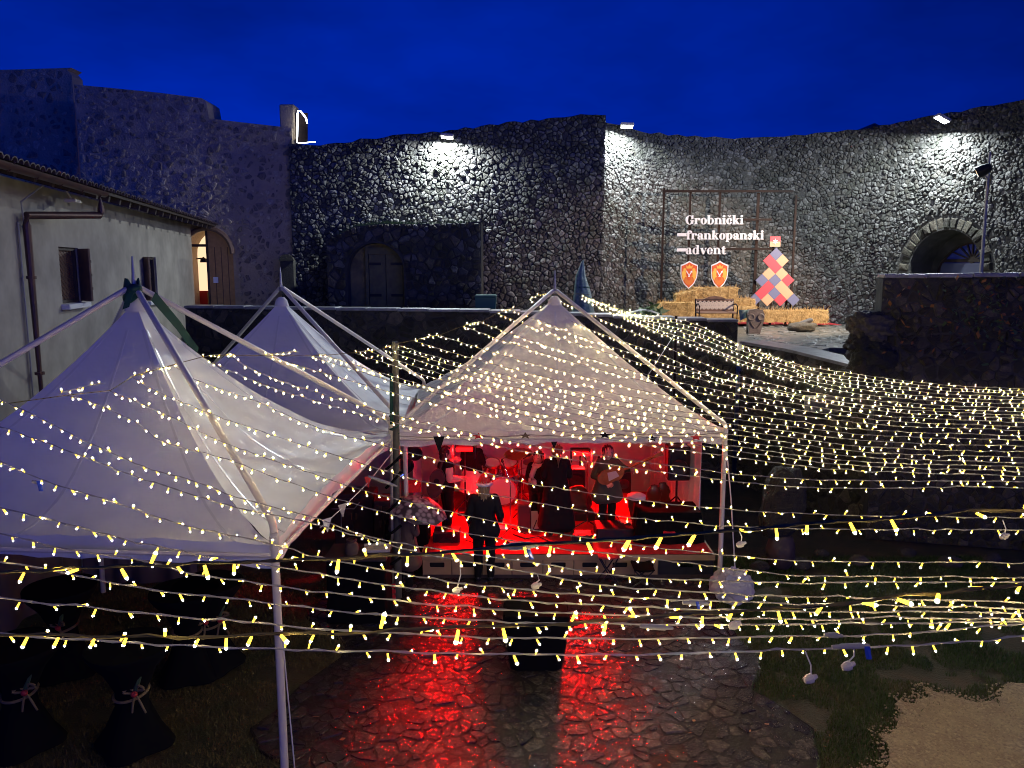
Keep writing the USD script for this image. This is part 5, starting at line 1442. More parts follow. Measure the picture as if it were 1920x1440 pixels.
# wine red stool/crate at the bar's right side
c0 = on(724, 1128, 0)
cr_ = thing('red_crate', 'dark red slatted crate by the bar counter', 'crate', tuple(c0))
for k in range(4):
    obj(cr_, 'slat', MB().box(c0 + [0, -.16, .06 + .085 * k], (.34, .018, .065), bev=.004), 'cloth_red')
    obj(cr_, 'slat', MB().box(c0 + [-.17, 0, .06 + .085 * k], (.018, .30, .065), bev=.004), 'cloth_red')
for s in (-1, 1):
    for q in (-1, 1):
        obj(cr_, 'post', MB().box(c0 + [s * .155, q * .14, .18], (.03, .03, .36)), 'dark_timber')
# plastic ballast bag at the tent leg
bg = on(1370, 1126, 0)
v = np.array(trimesh.creation.icosphere(4, 1.0).vertices)
z_ = v[:, 2].copy()
v = np.sign(v) * np.abs(v) ** .8 * (0.62 + .75 * meshkit.fbm(v * 2.6 + 9, 5, 3)[:, None]); v[:, :2] *= (1 - .22 * np.maximum(z_, 0))[:, None]
v = v * np.array([.31, .27, .26]); v[:, 2] = np.maximum(v[:, 2] + .25, .005)
bgt = thing('ballast_bag', 'crumpled clear plastic bag of ballast at the stage tent leg', 'bag', tuple(bg))
obj(bgt, 'bag', (v + bg, trimesh.creation.icosphere(4, 1.0).faces), 'clear_bag', smooth=25)
ear = np.array([[bg + [-.06 + .05 * i - .01 * j * (i - 1), -.05 + .02 * i, .40 + .07 * j + .02 * (i % 2)] for i in range(4)] for j in range(3)])
obj(bgt, 'knotted_top', sheet(ear, .003), 'clear_bag')
# guy ropes
rp_ = [ptC(1, -1, 2.45), on(1378, 1068, .25)]
solo('guy_rope', MB().tube([rp_[0], (rp_[0] + rp_[1]) / 2 + [0.02, 0, -.02], rp_[1]], .010, 6), 'rope_white', 'white guy rope beside the right leg of the stage tent', 'rope')
g0_ = ptA(1, -1, 2.4)
solo('guy_rope', MB().tube([g0_, on(558, 1500, 0)], .006, 6), 'rope_white', 'white guy rope beside the front leg of the nearest tent', 'rope')
# bunting
def pennant(parent, p, w, h, mat, turn=0.0, part='pennant'):
    a = np.array([math.cos(turn), math.sin(turn), 0])
    G = MB().add(*sheet(np.array([[p - a * w / 2, p + a * w / 2], [p - a * w * .27 + [0, -.01, -h / 2], p + a * w * .27 + [0, -.01, -h / 2]], [p - a * .004 + [0, .01, -h], p + a * .004 + [0, .01, -h]]]), .002).mesh())
    return obj(parent, part, G, mat)
bt = thing('bunting', 'thin bunting line with small red and white pennants at the nearest tent edge', 'bunting', tuple(at(735, 850, 11.4)))
pts = [at(736, 848, 11.3), at(690, 905, 10.2), at(650, 945, 9.2), at(600, 990, 8.2)]
obj(bt, 'line', MB().tube(pts, .004, 5), 'rope_white')
for (px, py, D, mt) in ((690, 893, 10.2, 'cloth_red'), (642, 945, 9.0, 'cloth_cream'), (613, 972, 8.4, 'fur_white')):
    pennant(bt, at(px, py, D), .13, .16, mt, .9)
bt2 = thing('bunting', 'line of dark and red pennants along the stage tent eave', 'bunting', tuple(at(824, 830, 11.5)))
e0, e1 = ptC(-.98, -1.03, 2.47), ptC(.98, -1.03, 2.47)
obj(bt2, 'line', MB().tube([e0 + (e1 - e0) * w - np.array([0, 0, .03 * math.sin(PI * w * 5) ** 2]) for w in np.linspace(0, 1, 21)], .004, 5), 'cable_dark')
pennant(bt2, at(823, 818, 11.42), .17, .24, 'cloth_black', 0.05); pennant(bt2, at(1039, 828, 11.45), .10, .10, 'cloth_black', .2)
for (px, py, mt) in ((897, 818, 'cloth_red'), (985, 817, 'cloth_brown'), (1134, 816, 'cloth_black'), (1222, 822, 'cloth_navy'), (1305, 820, 'cloth_red')):
    c = at(px, py, 11.42)
    st_ = [(.10 * (1 if k % 2 == 0 else .42) * math.cos(PI / 2 + k * PI / 5), .055 * (1 if k % 2 == 0 else .42) * math.sin(PI / 2 + k * PI / 5)) for k in range(10)]
    obj(bt2, 'star', MB().prism(Polygon(st_), c, (1, 0, 0), (0, 0, 1), 0.004), mt)
# green cloth round the peak of the nearest tent
gp_ = at(250, 542, cA[1])
gcl = thing('green_cloth', 'green cloth tied round the peak of the nearest tent with a long tail', 'cloth', tuple(gp_))
rg_ = np.random.default_rng(2)
G = np.array([[gp_ + [(.07 + .035 * w - .012 * math.sin(3 * t)) * math.cos(t), (.07 + .035 * w) * math.sin(t), .08 - .20 * w + .05 * math.sin(2 * t + w * 2)] for t in np.linspace(0, 2 * PI, 24)] for w in np.linspace(0, 1, 6)])
obj(gcl, 'wrap', sheet(G, .02), 'green_cloth', smooth=50)
v = np.array(trimesh.creation.icosphere(2, 1.0).vertices); v = v * (.7 + .6 * meshkit.fbm(v * 2 + 1, 2, 2)[:, None]) * [.085, .07, .06]
obj(gcl, 'knot', (v + gp_ + [.06, -.09, .0], trimesh.creation.icosphere(2, 1.0).faces), 'green_cloth', smooth=50)
tail = [(288, 560), (312, 588), (335, 615), (358, 648), (370, 664)]
G = np.array([[at(px, py, cA[1] - .05 + .15 * i) + [0.0, 0, .03 * j] + np.array([.030 * (j - 1) * (1 - .1 * i), 0, .022 * (j - 1)]) for j in range(3)] for i, (px, py) in enumerate(tail)])
obj(gcl, 'tail', sheet(G, .008), 'green_cloth', smooth=50)
G = np.array([[at(px, py, cA[1] - .25) + np.array([.04 * (j - 1), 0, .015 * (j - 1)]) for j in range(3)] for px, py in ((247, 548), (240, 562), (236, 578))])
obj(gcl, 'short_tail', sheet(G, .008), 'green_cloth', smooth=50)

# ---------------------------------------------------------------- cocktail tables under the nearest tent
def cocktail(c, h=1.1, r=.42):
    t = thing('cocktail_table', '', 'cocktail table', tuple(c), group='black covered cocktail tables under the nearest tent')
    rows_ = []
    for z, g in ((0.0, .36), (.03, .37), (.2, .27), (.45, .165), (.62, .155), (.85, .26), (1.0, .38), (1.07, r), (1.1, r), (1.102, r * .93)):
        rr_ = []
        for tt in np.linspace(0, 2 * PI, 41):
            lobe = 1 + (.13 * math.cos(4 * tt) * max(0, 1 - z / .45)) + .02 * math.cos(4 * tt) * min(1, z)
            rr_.append(np.asarray(c) + [g * lobe * math.cos(tt), g * lobe * math.sin(tt), z * h / 1.1])
        rows_.append(rr_)
    obj(t, 'stretch_cover', sheet(np.array(rows_)[:, ::-1], .004), 'black_cloth', smooth=50)
    obj(t, 'tabletop', MB().lathe([(0, h), (r * .985, h), (r * .985, h - .025), (0, h - .025)], c, 32), 'black_cloth', smooth=30)
    b = np.asarray(c) + [.12, -.13, .60 * h]
    tt = np.linspace(0, 2 * PI, 26)
    obj(t, 'sash', MB().tube([np.asarray(c) + [.17 * math.cos(a), .17 * math.sin(a), .53 * h + .03 * math.sin(a + .8)] for a in tt], .015, 6), 'burlap', smooth=50)
    for s in (-1, 1):
        lp = [b + [0, -.02, 0]] + [b + [s * .09 * math.sin(q) + .02 * s, -.03 - .03 * math.sin(q), .02 + .06 * s * .3 + .05 * (1 - math.cos(q)) * .5] for q in np.linspace(.3, 2.9, 6)] + [b + [0, -.02, .01]]
        obj(t, 'bow_loop', MB().tube(lp, [.008] + [.014] * 6 + [.008], 6), 'burlap', smooth=50)
        obj(t, 'bow_tail', MB().tube([b + [0, -.03, 0], b + [s * .04 + .02, -.05, -.10], b + [s * .07 + .03, -.04, -.21]], [.008, .012, .010], 6), 'burlap', smooth=50)
    obj(t, 'red_flower', MB().ball(b + [0, -.055, .0], (.035, .03, .035), 1), 'red_ribbon')
    obj(t, 'spray', MB().tube([b + [0, -.03, .02], b + [.05, -.02, .18], b + [.08, 0, .33]], [.02, .03, .012], 6), 'leaf_green')
    return t
spots = [(240, 1210, 'nearest black covered cocktail table with a burlap bow'), (388, 1092, 'black covered cocktail table nearest the front tent leg, second row'), (112, 1100, 'black covered cocktail table by the tent wall at left, second row'), (345, 1182, 'cocktail table half hidden just right of the nearest one'), (28, 1210, 'black covered cocktail table cut by the left edge of the frame')]
first = None
for k, (px, py, lab) in enumerate(spots):
    q = on(px, py, 1.1); q[2] = 0
    if k == 3: q = np.array([xat(350, 9.15, .8), 9.15, 0])
    if first is None:
        first = cocktail(q); data(stage.GetPrimAtPath(first), lab)
        q0 = q
    else:
        copy_of(first, q, [0, .4, -.3, 1.1, .2][k], lab)

# more gear on the stage
cabinet('monitor_speaker', 'small black monitor box before the long black coat', 'loudspeaker', 1072, 1112, 1004, 1030, 12.7, .30)
cabinet('bass_amplifier', 'black bass amplifier at the back between the bass player and the hand drum', 'amplifier', 1156, 1184, 880, 925, 15.0, .3)
cabinet('keyboard_case', 'long black keyboard case lying in the middle of the stage', 'case', 1068, 1150, 962, 980, 13.9, .35, 'black_plastic', False)
cabinet('tool_case', 'black tool case lying left of the drums', 'case', 858, 896, 960, 985, 14.2, .3, 'black_plastic', False)
for px, py, D, lab in ((905, 968, 13.9, 'black guitar stand left of the drums'), (1128, 955, 14.4, 'black guitar stand behind the bass player')):
    c = at(px, py, D); t = thing('guitar_stand', lab, 'guitar stand', (c[0], c[1], SZ), group='guitar stands on the stage')
    obj(t, 'back_tube', MB().tube([[c[0], c[1] + .1, SZ + .02], [c[0], c[1], SZ + .62]], .012, 6), 'black_metal')
    for q in (-1, 1):
        obj(t, 'leg', MB().tube([[c[0], c[1] + .02, SZ + .5], [c[0] + q * .18, c[1] - .16, SZ + .02]], .012, 6), 'black_metal')
    obj(t, 'yoke', MB().tube([[c[0] - .09, c[1] - .09, SZ + .64], [c[0] - .03, c[1], SZ + .6], [c[0] + .03, c[1], SZ + .6], [c[0] + .09, c[1] - .09, SZ + .64]], .012, 6), 'black_metal')
# ---------------------------------------------------------------- people
MF = manifold3d.Manifold
def hull(*balls, n=14):
    return MF.batch_hull([MF.sphere(float(r), n).translate([float(c) for c in p]) for p, r in balls])
def join(parts):
    return MF.batch_boolean(list(parts), manifold3d.OpType.Add)
def soft(m, edge, it=10, keep=None):
    q = m.refine_to_length(edge).to_mesh()
    t = trimesh.Trimesh(np.array(q.vert_properties[:, :3]), np.array(q.tri_verts), process=True)
    old = np.array(t.vertices)
    trimesh.smoothing.filter_taubin(t, lamb=0.5, nu=0.53, iterations=it)
    if keep is not None:
        k = keep(old)[:, None]
        t.vertices = old * k + np.array(t.vertices) * (1 - k)
    return t
def person(label, base, yaw, H=1.7, pose=None, outfit=None, group=None):
    """A standing figure. Local axes: x to its right, y ahead, z up. pose overrides joints (metres at 1.7 m); yaw 0 = seen from behind."""
    S = H / 1.70
    J = dict(pel=(0, 0, .93), spn=(0, .0, 1.13), che=(0, .0, 1.30), nck=(0, -.005, 1.455), hed=(0, .015, 1.585),
             shR=(.165, 0, 1.385), elR=(.215, -.03, 1.12), wrR=(.20, .06, .90), shL=(-.165, 0, 1.385), elL=(-.215, -.03, 1.12), wrL=(-.20, .06, .90),
             hiR=(.09, 0, .90), knR=(.10, .03, .49), anR=(.105, -.01, .085), hiL=(-.09, 0, .90), knL=(-.10, .03, .49), anL=(-.105, -.01, .085))
    J.update(pose or {})
    J = {k: np.array(v, float) * S for k, v in J.items()}
    o = dict(top='cloth_black', legs='cloth_black', hair='hair_dark', hairlen=.16, sleeve=True)
    o.update(outfit or {})
    base = np.asarray(base, float)
    ca, sa = math.cos(yaw), math.sin(yaw)
    def put(v):
        v = np.asarray(v, float); return v @ np.array([(ca, -sa, 0), (sa, ca, 0), (0, 0, 1)]).T + base
    t = thing('person', label, 'person', tuple(base), group=group)
    hd = J['hed']
    face = np.array([0, 1.0, 0]) if 'look' not in o else np.array([math.sin(o['look']), math.cos(o['look']), -.05])
    side = np.array([face[1], -face[0], 0])
    def arm(s, g=0.0):
        return [hull((J['sh' + s], .062 + g), (J['el' + s], .045 + g)), hull((J['el' + s], .045 + g), (J['wr' + s], .030 + g))]
    def leg(s, g=0.0):
        return [hull((J['hi' + s], .088 + g), (J['kn' + s], .058 + g)), hull((J['kn' + s], .058 + g), (J['an' + s], .040 + g))]
    def torso(g=0.0):
        p, c, s_ = J['pel'], J['che'], J['spn']
        return [hull((p + [.075, 0, 0], .10 + g), (p - [.075, 0, 0], .10 + g), (s_ + [.06, 0, 0], .095 + g), (s_ - [.06, 0, 0], .095 + g)),
                hull((s_ + [.06, 0, 0], .095 + g), (s_ - [.06, 0, 0], .095 + g), (c + [.085, 0, .02], .098 + g), (c - [.085, 0, -.02], .098 + g)),
                hull((c + [.085, 0, .02], .09 + g), (c - [.085, 0, -.02], .09 + g), (J['shR'], .055 + g), (J['shL'], .055 + g))]
    head = [hull((hd + [0, 0, .03], .088), (hd + face * .02 - [0, 0, .035], .068), (hd - face * .03 + [0, 0, .025], .085)),
            hull((hd + face * .035 - [0, 0, .075], .034), (hd + face * .02 - [0, 0, .03], .066)),
            hull((J['nck'], .052), (hd - [0, 0, .06], .048)), hull((J['che'] + [0, 0, .06], .06), (J['nck'], .052)),
            hull((hd + face * .085 + [0, 0, .015], .008), (hd + face * .108 - [0, 0, .018], .013), (hd + face * .08 - [0, 0, .022], .014))]
    for s in (-1, 1):
        head.append(hull((hd + side * s * .086 + [0, 0, .018], .014), (hd + side * s * .090 - [0, 0, .018], .010)))
    body = head + torso() + arm('R') + arm('L') + leg('R') + leg('L')
    hands = []
    for s in 'RL':
        w = J['wr' + s]; d = w - J['el' + s]; d = d / np.linalg.norm(d)
        sx = 1 if s == 'R' else -1
        u = np.cross(d, [0, 1.0, 0.2]); u = u / np.linalg.norm(u)           # across the palm
        n_ = np.cross(u, d)
        pc_ = w + d * .05
        hands.append(hull((w, .026), (pc_ + u * .028, .015), (pc_ - u * .028, .015), (w + d * .085 + u * .030, .012), (w + d * .085 - u * .030, .012)))
        for i, ln in enumerate((.068, .078, .072, .056)):
            q0 = w + d * .085 + u * (.030 - .020 * i)
            q1 = q0 + d * ln * .5 + n_ * .012; q2 = q1 + d * ln * .35 + n_ * .030
            hands += [hull((q0, .0095), (q1, .009), n=8), hull((q1, .009), (q2, .0075), n=8)]
        q0 = w + d * .03 + u * .030; q1 = q0 + u * .028 + d * .035 + n_ * .012; q2 = q1 + d * .03 + n_ * .012
        hands += [hull((q0, .012), (q1, .0105), n=8), hull((q1, .0105), (q2, .009), n=8)]
    wr = np.array([J['wrR'], J['wrL']])
    def keep(v):
        d = np.min(np.linalg.norm(v[:, None] - wr[None], axis=2), axis=1)
        e = np.min(np.linalg.norm(v[:, None] - np.array([J['elR'], J['elL']])[None], axis=2), axis=1)
        near_head = np.linalg.norm(v - hd, axis=1) < .13
        return np.where(near_head, .6, np.clip((.20 - d) / .08, 0, 1) * (e > d))
    tm = soft(join(body + hands), .022, 10, keep)
    obj(t, 'body', (put(tm.vertices), tm.faces), 'skin', smooth=60)
    for s in (-1, 1):
        obj(t, 'eye', MB().ball(put(hd + face * .074 + side * s * .034 + [0, 0, .018]), (.011, .011, .008), 1), 'hair_dark')
    obj(t, 'mouth', MB().ball(put(hd + face * .088 - [0, 0, .055]), (.02, .006, .006), 1), 'cloth_red')
    # clothes
    def fold(tm_, amp=.012, sc=14):
        v = np.array(tm_.vertices); n_ = np.array(tm_.vertex_normals)
        v = v + n_ * ((meshkit.fbm(v * [sc, sc, sc * .45] + base[0], 3, 7) - .5) * 2 * amp)[:, None]
        return put(v), tm_.faces
    legs = leg('R', .020) + leg('L', .020) + [hull((J['pel'] + [.07, 0, -.02], .115), (J['pel'] - [.07, 0, .02], .115), (J['hiR'], .105), (J['hiL'], .105))]
    if o['legs']:
        obj(t, 'trousers', fold(soft(join(legs), .03, 6)), o['legs'], smooth=60)
    topm = torso(.022)
    if o['sleeve']:
        topm += [hull((J['sh' + s], .082), (J['el' + s], .066)) for s in 'RL'] + [hull((J['el' + s], .066), (J['wr' + s] * .94 + J['el' + s] * .06, .046)) for s in 'RL']
    if o.get('coat'):
        z = o['coat'] * S; p = J['pel']
        fl_ = o.get('flare', .16)
        topm.append(hull((p + [.085, 0, .06], .125), (p - [.085, 0, -.06], .125), ([fl_ * .75, .03, z + .05], fl_ * .62), ([-fl_ * .75, .03, z + .05], fl_ * .62), ([fl_ * .75, -.05, z + .05], fl_ * .6), ([-fl_ * .75, -.05, z + .05], fl_ * .6)))
    if o.get('collar'):
        topm.append(hull((J['nck'] + [0, 0, -.01], .085), (J['nck'] + [0, -.02, -.08], .11)))
    obj(t, o.get('topname', 'coat'), fold(soft(join(topm), .03, 6)), o['top'], smooth=60)
    if o.get('vest'):
        obj(t, 'vest', fold(soft(join(torso(.034)), .03, 6)), o['vest'], smooth=60)
    if o.get('skirt'):
        z0, z1, r0, r1 = .98 * S, o['skirt'][1] * S, .155, o['skirt'][2]
        rows_ = [[put([(r0 + (r1 - r0) * w) * 1.15 * math.cos(a) * (1 + .05 * w * math.sin(9 * a)), (r0 + (r1 - r0) * w) * math.sin(a) * (1 + .05 * w * math.sin(9 * a)), z0 + (z1 - z0) * w]) for a in np.linspace(0, 2 * PI, 37)] for w in np.linspace(0, 1, 7)]
        obj(t, 'skirt', sheet(np.array(rows_), .006), o['skirt'][0], smooth=60)
    for s in 'RL':
        a = J['an' + s]
        sm_ = soft(join([hull((a + [0, -.03, -.045], .038), (a + [0, .04, -.035], .042)), hull((a + [0, .04, -.038], .040), (a + [.01, .15, -.053], .030)), hull((a + [0, 0, .0], .047), (a + [0, -.01, -.04], .042))]), .025, 4)
        v = np.array(sm_.vertices); v[:, 2] = np.maximum(v[:, 2], .002)
        obj(t, 'shoe', (put(v), sm_.faces), 'shoe_black', smooth=50)
    hl = o['hairlen'] * S
    hb_ = [hull((hd - face * .022 + [0, 0, .042], .098), (hd - face * .050 + [0, 0, -.01], .080)), hull((hd - face * .05, .078), (hd - face * .055 - [0, 0, hl], .055))]
    if hl > .1:
        for s in (-1, 1):
            hb_.append(hull((hd - face * .03 + side * s * .05, .05), (hd - face * .04 + side * s * .055 - [0, 0, hl], .035)))
    if o['hair']:
        hm = soft(join(hb_), .022, 5)
        v = np.array(hm.vertices); n_ = np.array(hm.vertex_normals); v += n_ * (.012 * np.sin(v[:, :1] * 160 + 3 * meshkit.fbm(v * 9, 2)[:, None]))
        obj(t, 'hair', (put(v), hm.faces), o['hair'], smooth=60)
    if o.get('tail'):
        q = hd - face * .09 + [0, 0, .03]
        obj(t, 'ponytail', MB().tube(put(np.array([q, q - face * .07 + [0, 0, .01], q - face * .10 - [0, 0, .10], q - face * .08 - [0, 0, .26]])), [.02, .036, .034, .010], 8), o['hair'], smooth=60)
    return t, put, J, face
SF = lambda px, D: np.array([xat(px, D, SZ), D, SZ + .012])

# woman in a santa hat, from behind, standing on the paving before the stage
b = np.array([xat(908, 12.15, .8), 12.15, 0.0])
tP, put, J, fc = person('person from behind in dark jacket and red santa hat before the stage', b, .0, 1.66,
    dict(wrR=(.26, .10, .98), elR=(.26, -.05, 1.12), wrL=(-.24, .06, .96), elL=(-.25, -.04, 1.13)), dict(top='cloth_navy', coat=.78, flare=.19, hair='hair_blond', hairlen=.24, legs='cloth_black', look=.12))
hd = J['hed']
obj(tP, 'hat_band', (lambda m_: (put(m_.vertices), m_.faces))(soft(join([MF.batch_hull([MF.sphere(.028, 10).translate([float(c) for c in (hd + [(.112) * math.cos(a), .112 * math.sin(a) - .005, .045])]) for a in (k * PI / 8, (k + 1) * PI / 8)]) for k in range(16)]), .02, 2)), 'fur_white', smooth=60)
hm = soft(join([hull((hd + [0, -.005, .05], .112), (hd + [.01, -.01, .13], .082)), hull((hd + [.01, -.01, .13], .082), (hd + [.05, -.03, .20], .05)), hull((hd + [.05, -.03, .20], .05), (hd + [.13, -.05, .17], .03))]), .02, 4)
obj(tP, 'santa_hat', (put(hm.vertices), hm.faces), 'cloth_red', smooth=60)
obj(tP, 'pompom', MB().ball(put(hd + [.15, -.05, .15]), .035, 2), 'fur_white')
# person with pale sleeve raising an elbow, dark vest, facing right
b = SF(838, 13.3)
tP, put, J, fc = person('person with dark bob, pale sleeves and black vest at left of the stage', b, -PI / 2 + .35, 1.50,
    dict(shL=(-.165, 0, 1.38), elL=(-.30, -.08, 1.30), wrL=(-.10, .16, 1.40), elR=(.22, .02, 1.13), wrR=(.10, .24, 1.08)), dict(top='cloth_cream', vest='cloth_black', topname='blouse', hair='hair_dark', hairlen=.12, legs='cloth_black', look=.3))
# second person behind, long dark hair, pale skirt
b = SF(886, 14.5)
person('person with long dark hair, dark top and pale skirt beside the drums', b, -.35, 1.42, dict(elR=(.24, .05, 1.14), wrR=(.12, .26, 1.12)), dict(top='cloth_black', skirt=('cloth_cream', .48, .22), hair='hair_dark', hairlen=.26, legs='cloth_black'))
# tall person in a long black coat, from behind
b = SF(1043, 13.15)
tP, put, J, fc = person('tall person from behind in an ankle length black coat, hair tied up', b, .1, 1.57, dict(wrL=(-.17, .22, 1.2), elL=(-.24, .02, 1.14), wrR=(.16, .20, 1.18), elR=(.235, .02, 1.14)),
    dict(top='cloth_black', coat=.16, flare=.24, hair='hair_brown', hairlen=.05, tail=True, collar=True, legs='cloth_black'))
# smaller person with a pale scarf, seen past the coat
b = SF(1009, 13.5)
tP, put, J, fc = person('smaller person with curly dark hair and pale scarf beside the long black coat', b, PI - .5, 1.36, dict(wrR=(.08, .25, 1.16), elR=(.23, .04, 1.12), wrL=(-.10, .25, 1.12), elL=(-.23, .04, 1.10)), dict(top='cloth_black', hair='hair_dark', hairlen=.13, legs='cloth_black'))
obj(tP, 'scarf', MB().lathe([(.075, .0), (.11, .02), (.12, .06), (.085, .10), (.07, .06)], put(J['nck'] - [0, -.01, .075]), 16, sy=.95), 'cloth_cream', smooth=60)
obj(tP, 'scarf_end', MB().tube([put(J['nck'] + [.02, .11, -.05]), put(J['nck'] + [.05, .16, -.17]), put(J['nck'] + [.08, .15, -.30])], [.05, .045, .035], 8), 'cloth_cream', smooth=60)
# bass player
b = SF(1137, 13.5)
tP, put, J, fc = person('bass player in dark clothes and wide dark hair at right of the stage', b, PI + .25, 1.47, dict(elL=(-.36, .06, 1.22), wrL=(-.40, .24, 1.26), elR=(.28, -.02, 1.12), wrR=(.10, .22, 1.02)), dict(top='cloth_olive', hair='hair_dark', hairlen=.24, coat=.62, flare=.21, legs='cloth_black'))
gt = thing('bass_guitar', 'wooden bass guitar held by the player at right of the stage', 'guitar', tuple(put([0, .25, 1.0])))
gpoly = Polygon([(.22 * math.cos(a) * (1 + .12 * math.cos(2 * a)), .155 * math.sin(a) * (1 - .28 * math.exp(-((a - PI / 2) ** 2) * 6) - .28 * math.exp(-((a - 3 * PI / 2) ** 2) * 6))) for a in np.linspace(0, 2 * PI, 40)[:-1]])
gx_ = np.array([-.92, .12, .38]); gx_ /= np.linalg.norm(gx_); gn = np.array([.1, .98, .0]); gn -= gx_ * gn.dot(gx_); gn /= np.linalg.norm(gn); gy_ = np.cross(gn, gx_)
gm_ = MB().prism(gpoly, np.array([.02, .20, 1.02]), gx_, gy_, .05); v, f = gm_.mesh(); obj(gt, 'body', (put(v), f), 'guitar_wood')
nk = np.array([.02, .225, 1.02])
obj(gt, 'neck', MB().tube(put(np.array([nk + gx_ * .15, nk + gx_ * .82])), .022, 6), 'guitar_wood')
v, f = MB().box(nk + gx_ * .90, (.17, .07, .025), R=np.stack([gx_, gy_, gn], 1), bev=.008).mesh(); obj(gt, 'headstock', (put(v), f), 'guitar_wood')
for k in range(4):
    obj(gt, 'tuning_peg', MB().tube(put(np.array([nk + gx_ * (.85 + .035 * k) + gy_ * .03, nk + gx_ * (.85 + .035 * k) + gy_ * .065])), .008, 6), 'chrome')
v, f = MB().prism(Polygon([(-.08, -.07), (.12, -.06), (.10, .05), (-.05, .08)]), np.array([.02, .255, 1.02]), gx_, gy_, .004).mesh(); obj(gt, 'scratch_plate', (put(v), f), 'cloth_cream')
# acoustic guitar worn by the person with pale sleeves
gt2 = thing('acoustic_guitar', 'dark guitar slung at the back of the person with pale sleeves', 'guitar', tuple(SF(826, 13.25) + [0, 0, .6]))
c = at(818, 905, 13.15)
gx2 = np.array([.28, 0, .96]); gx2 /= np.linalg.norm(gx2); gy2 = np.cross([0, -1.0, 0], gx2)
obj(gt2, 'body', MB().prism(affinity.scale(gpoly, 1.05, 1.05, origin=(0, 0)), c, gx2, gy2, .09), 'case_brown')
obj(gt2, 'sound_hole', MB().lathe([(0, .002), (.045, .002), (.048, 0), (0, -.002)], c + np.cross(gx2, gy2) * .092 + gx2 * .05, 16, axis=np.cross(gx2, gy2)), 'dark_recess')
obj(gt2, 'neck', MB().tube([c + gx2 * .2 + [0, -.05, 0], c + gx2 * .58 + [0, -.05, 0]], .024, 6), 'dark_timber')
# person under the flowered umbrella at the left front of the stage
b = np.array([xat(757, 11.75, .6), 11.75, 0])
tP, put, J, fc = person('person in a brown coat under the flowered umbrella by the mast', b, -.5, 1.45, dict(wrR=(.13, .18, 1.25), elR=(.25, .03, 1.12)), dict(top='cloth_brown', coat=.5, flare=.22, hair='hair_dark', hairlen=.1, legs='cloth_black'))
uc = at(790, 936, 11.55)
um_ = thing('umbrella', 'dark flowered umbrella with a red lit edge held low by the mast', 'umbrella', tuple(uc))
L['umbrella_print'] = usdkit.material(stage, '/World/Looks/umbrella_print', {
    'tc': ('texture_coordinate', {}), 'v': ('voronoi_texture', {'scale': 13.0}), 'n': ('noise_texture', {'scale': 30.0}), 'r': ('rgb_ramp', {'ramp': [(0.25, (0.50, 0.36, 0.36)), (0.48, (0.30, 0.19, 0.22)), (0.62, (0.05, 0.035, 0.04))]}),
    'p': ('principled_bsdf', {'roughness': 0.45}), 't': ('translucent_bsdf', {'color': (0.25, 0.1, 0.1)}), 'm': ('mix_closure', {'fac': 0.25})},
    [('tc.object', 'v.vector'), ('v.distance', 'r.fac'), ('r.color', 'p.base_color'), ('p.BSDF', 'm.closure1'), ('t.BSDF', 'm.closure2')], surface='m.closure')
ua = np.array([.22, -.12, 1.0]); F = frame(ua)
rr_ = []
for w in np.linspace(0.02, 1, 9):
    rr_.append([uc + F @ np.array([.44 * w * math.cos(a) * (1 - .05 * w * abs(math.sin(4 * a))), .44 * w * math.sin(a) * (1 - .05 * w * abs(math.sin(4 * a))), .02 - .24 * w ** 2 + .015 * w * abs(math.sin(4 * a))]) for a in np.linspace(0, 2 * PI, 49)])
obj(um_, 'canopy', sheet(np.array(rr_), .002), 'umbrella_print', smooth=40)
for k in range(8):
    a = k * PI / 4
    obj(um_, 'rib', MB().tube([uc + F @ np.array([.44 * w * math.cos(a), .44 * w * math.sin(a), .008 - .24 * w ** 2]) for w in np.linspace(0.03, 1.02, 6)], .004, 5), 'chrome')
obj(um_, 'shaft', MB().tube([uc + F @ np.array([0, 0, .07]), uc - F @ np.array([0, 0, .75])], .008, 6), 'black_metal')
obj(um_, 'handle', MB().tube([uc + F @ np.array([.03 * (1 - math.cos(q)), 0, -.75 - .05 * math.sin(q)]) for q in np.linspace(0, PI, 7)], .012, 6), 'dark_timber')
# ---------------------------------------------------------------- letters, shields, straw and the tile tree on the terrace
PL = at(1350, 470, 26.4)            # the plane of the metal frame
FD = 26.4
# metal frame
fr_t = thing('letter_frame', 'rusty metal frame of posts and rails carrying the white letters', 'frame', (PL[0], FD, T))
for px, pt_ in ((1241, 352), (1290, 360), (1345, 360), (1416, 362), (1486, 366)):
    x0 = xat(px, FD, 5)
    obj(fr_t, 'post', MB().box([x0, FD, (T + at(px, pt_, FD)[2]) / 2], (.065 if px != 1416 else .09, .06, at(px, pt_, FD)[2] - T)), 'rust_iron')
for py, xa, xb in ((359, 1241, 1486), (412, 1392, 1445), (439, 1268, 1320), (467, 1268, 1446)):
    a, b = at(xa, py, FD), at(xb, py, FD)
    obj(fr_t, 'rail', MB().box([(a[0] + b[0]) / 2, FD - .075, a[2]], (b[0] - a[0], .06, .07)), 'rust_iron')
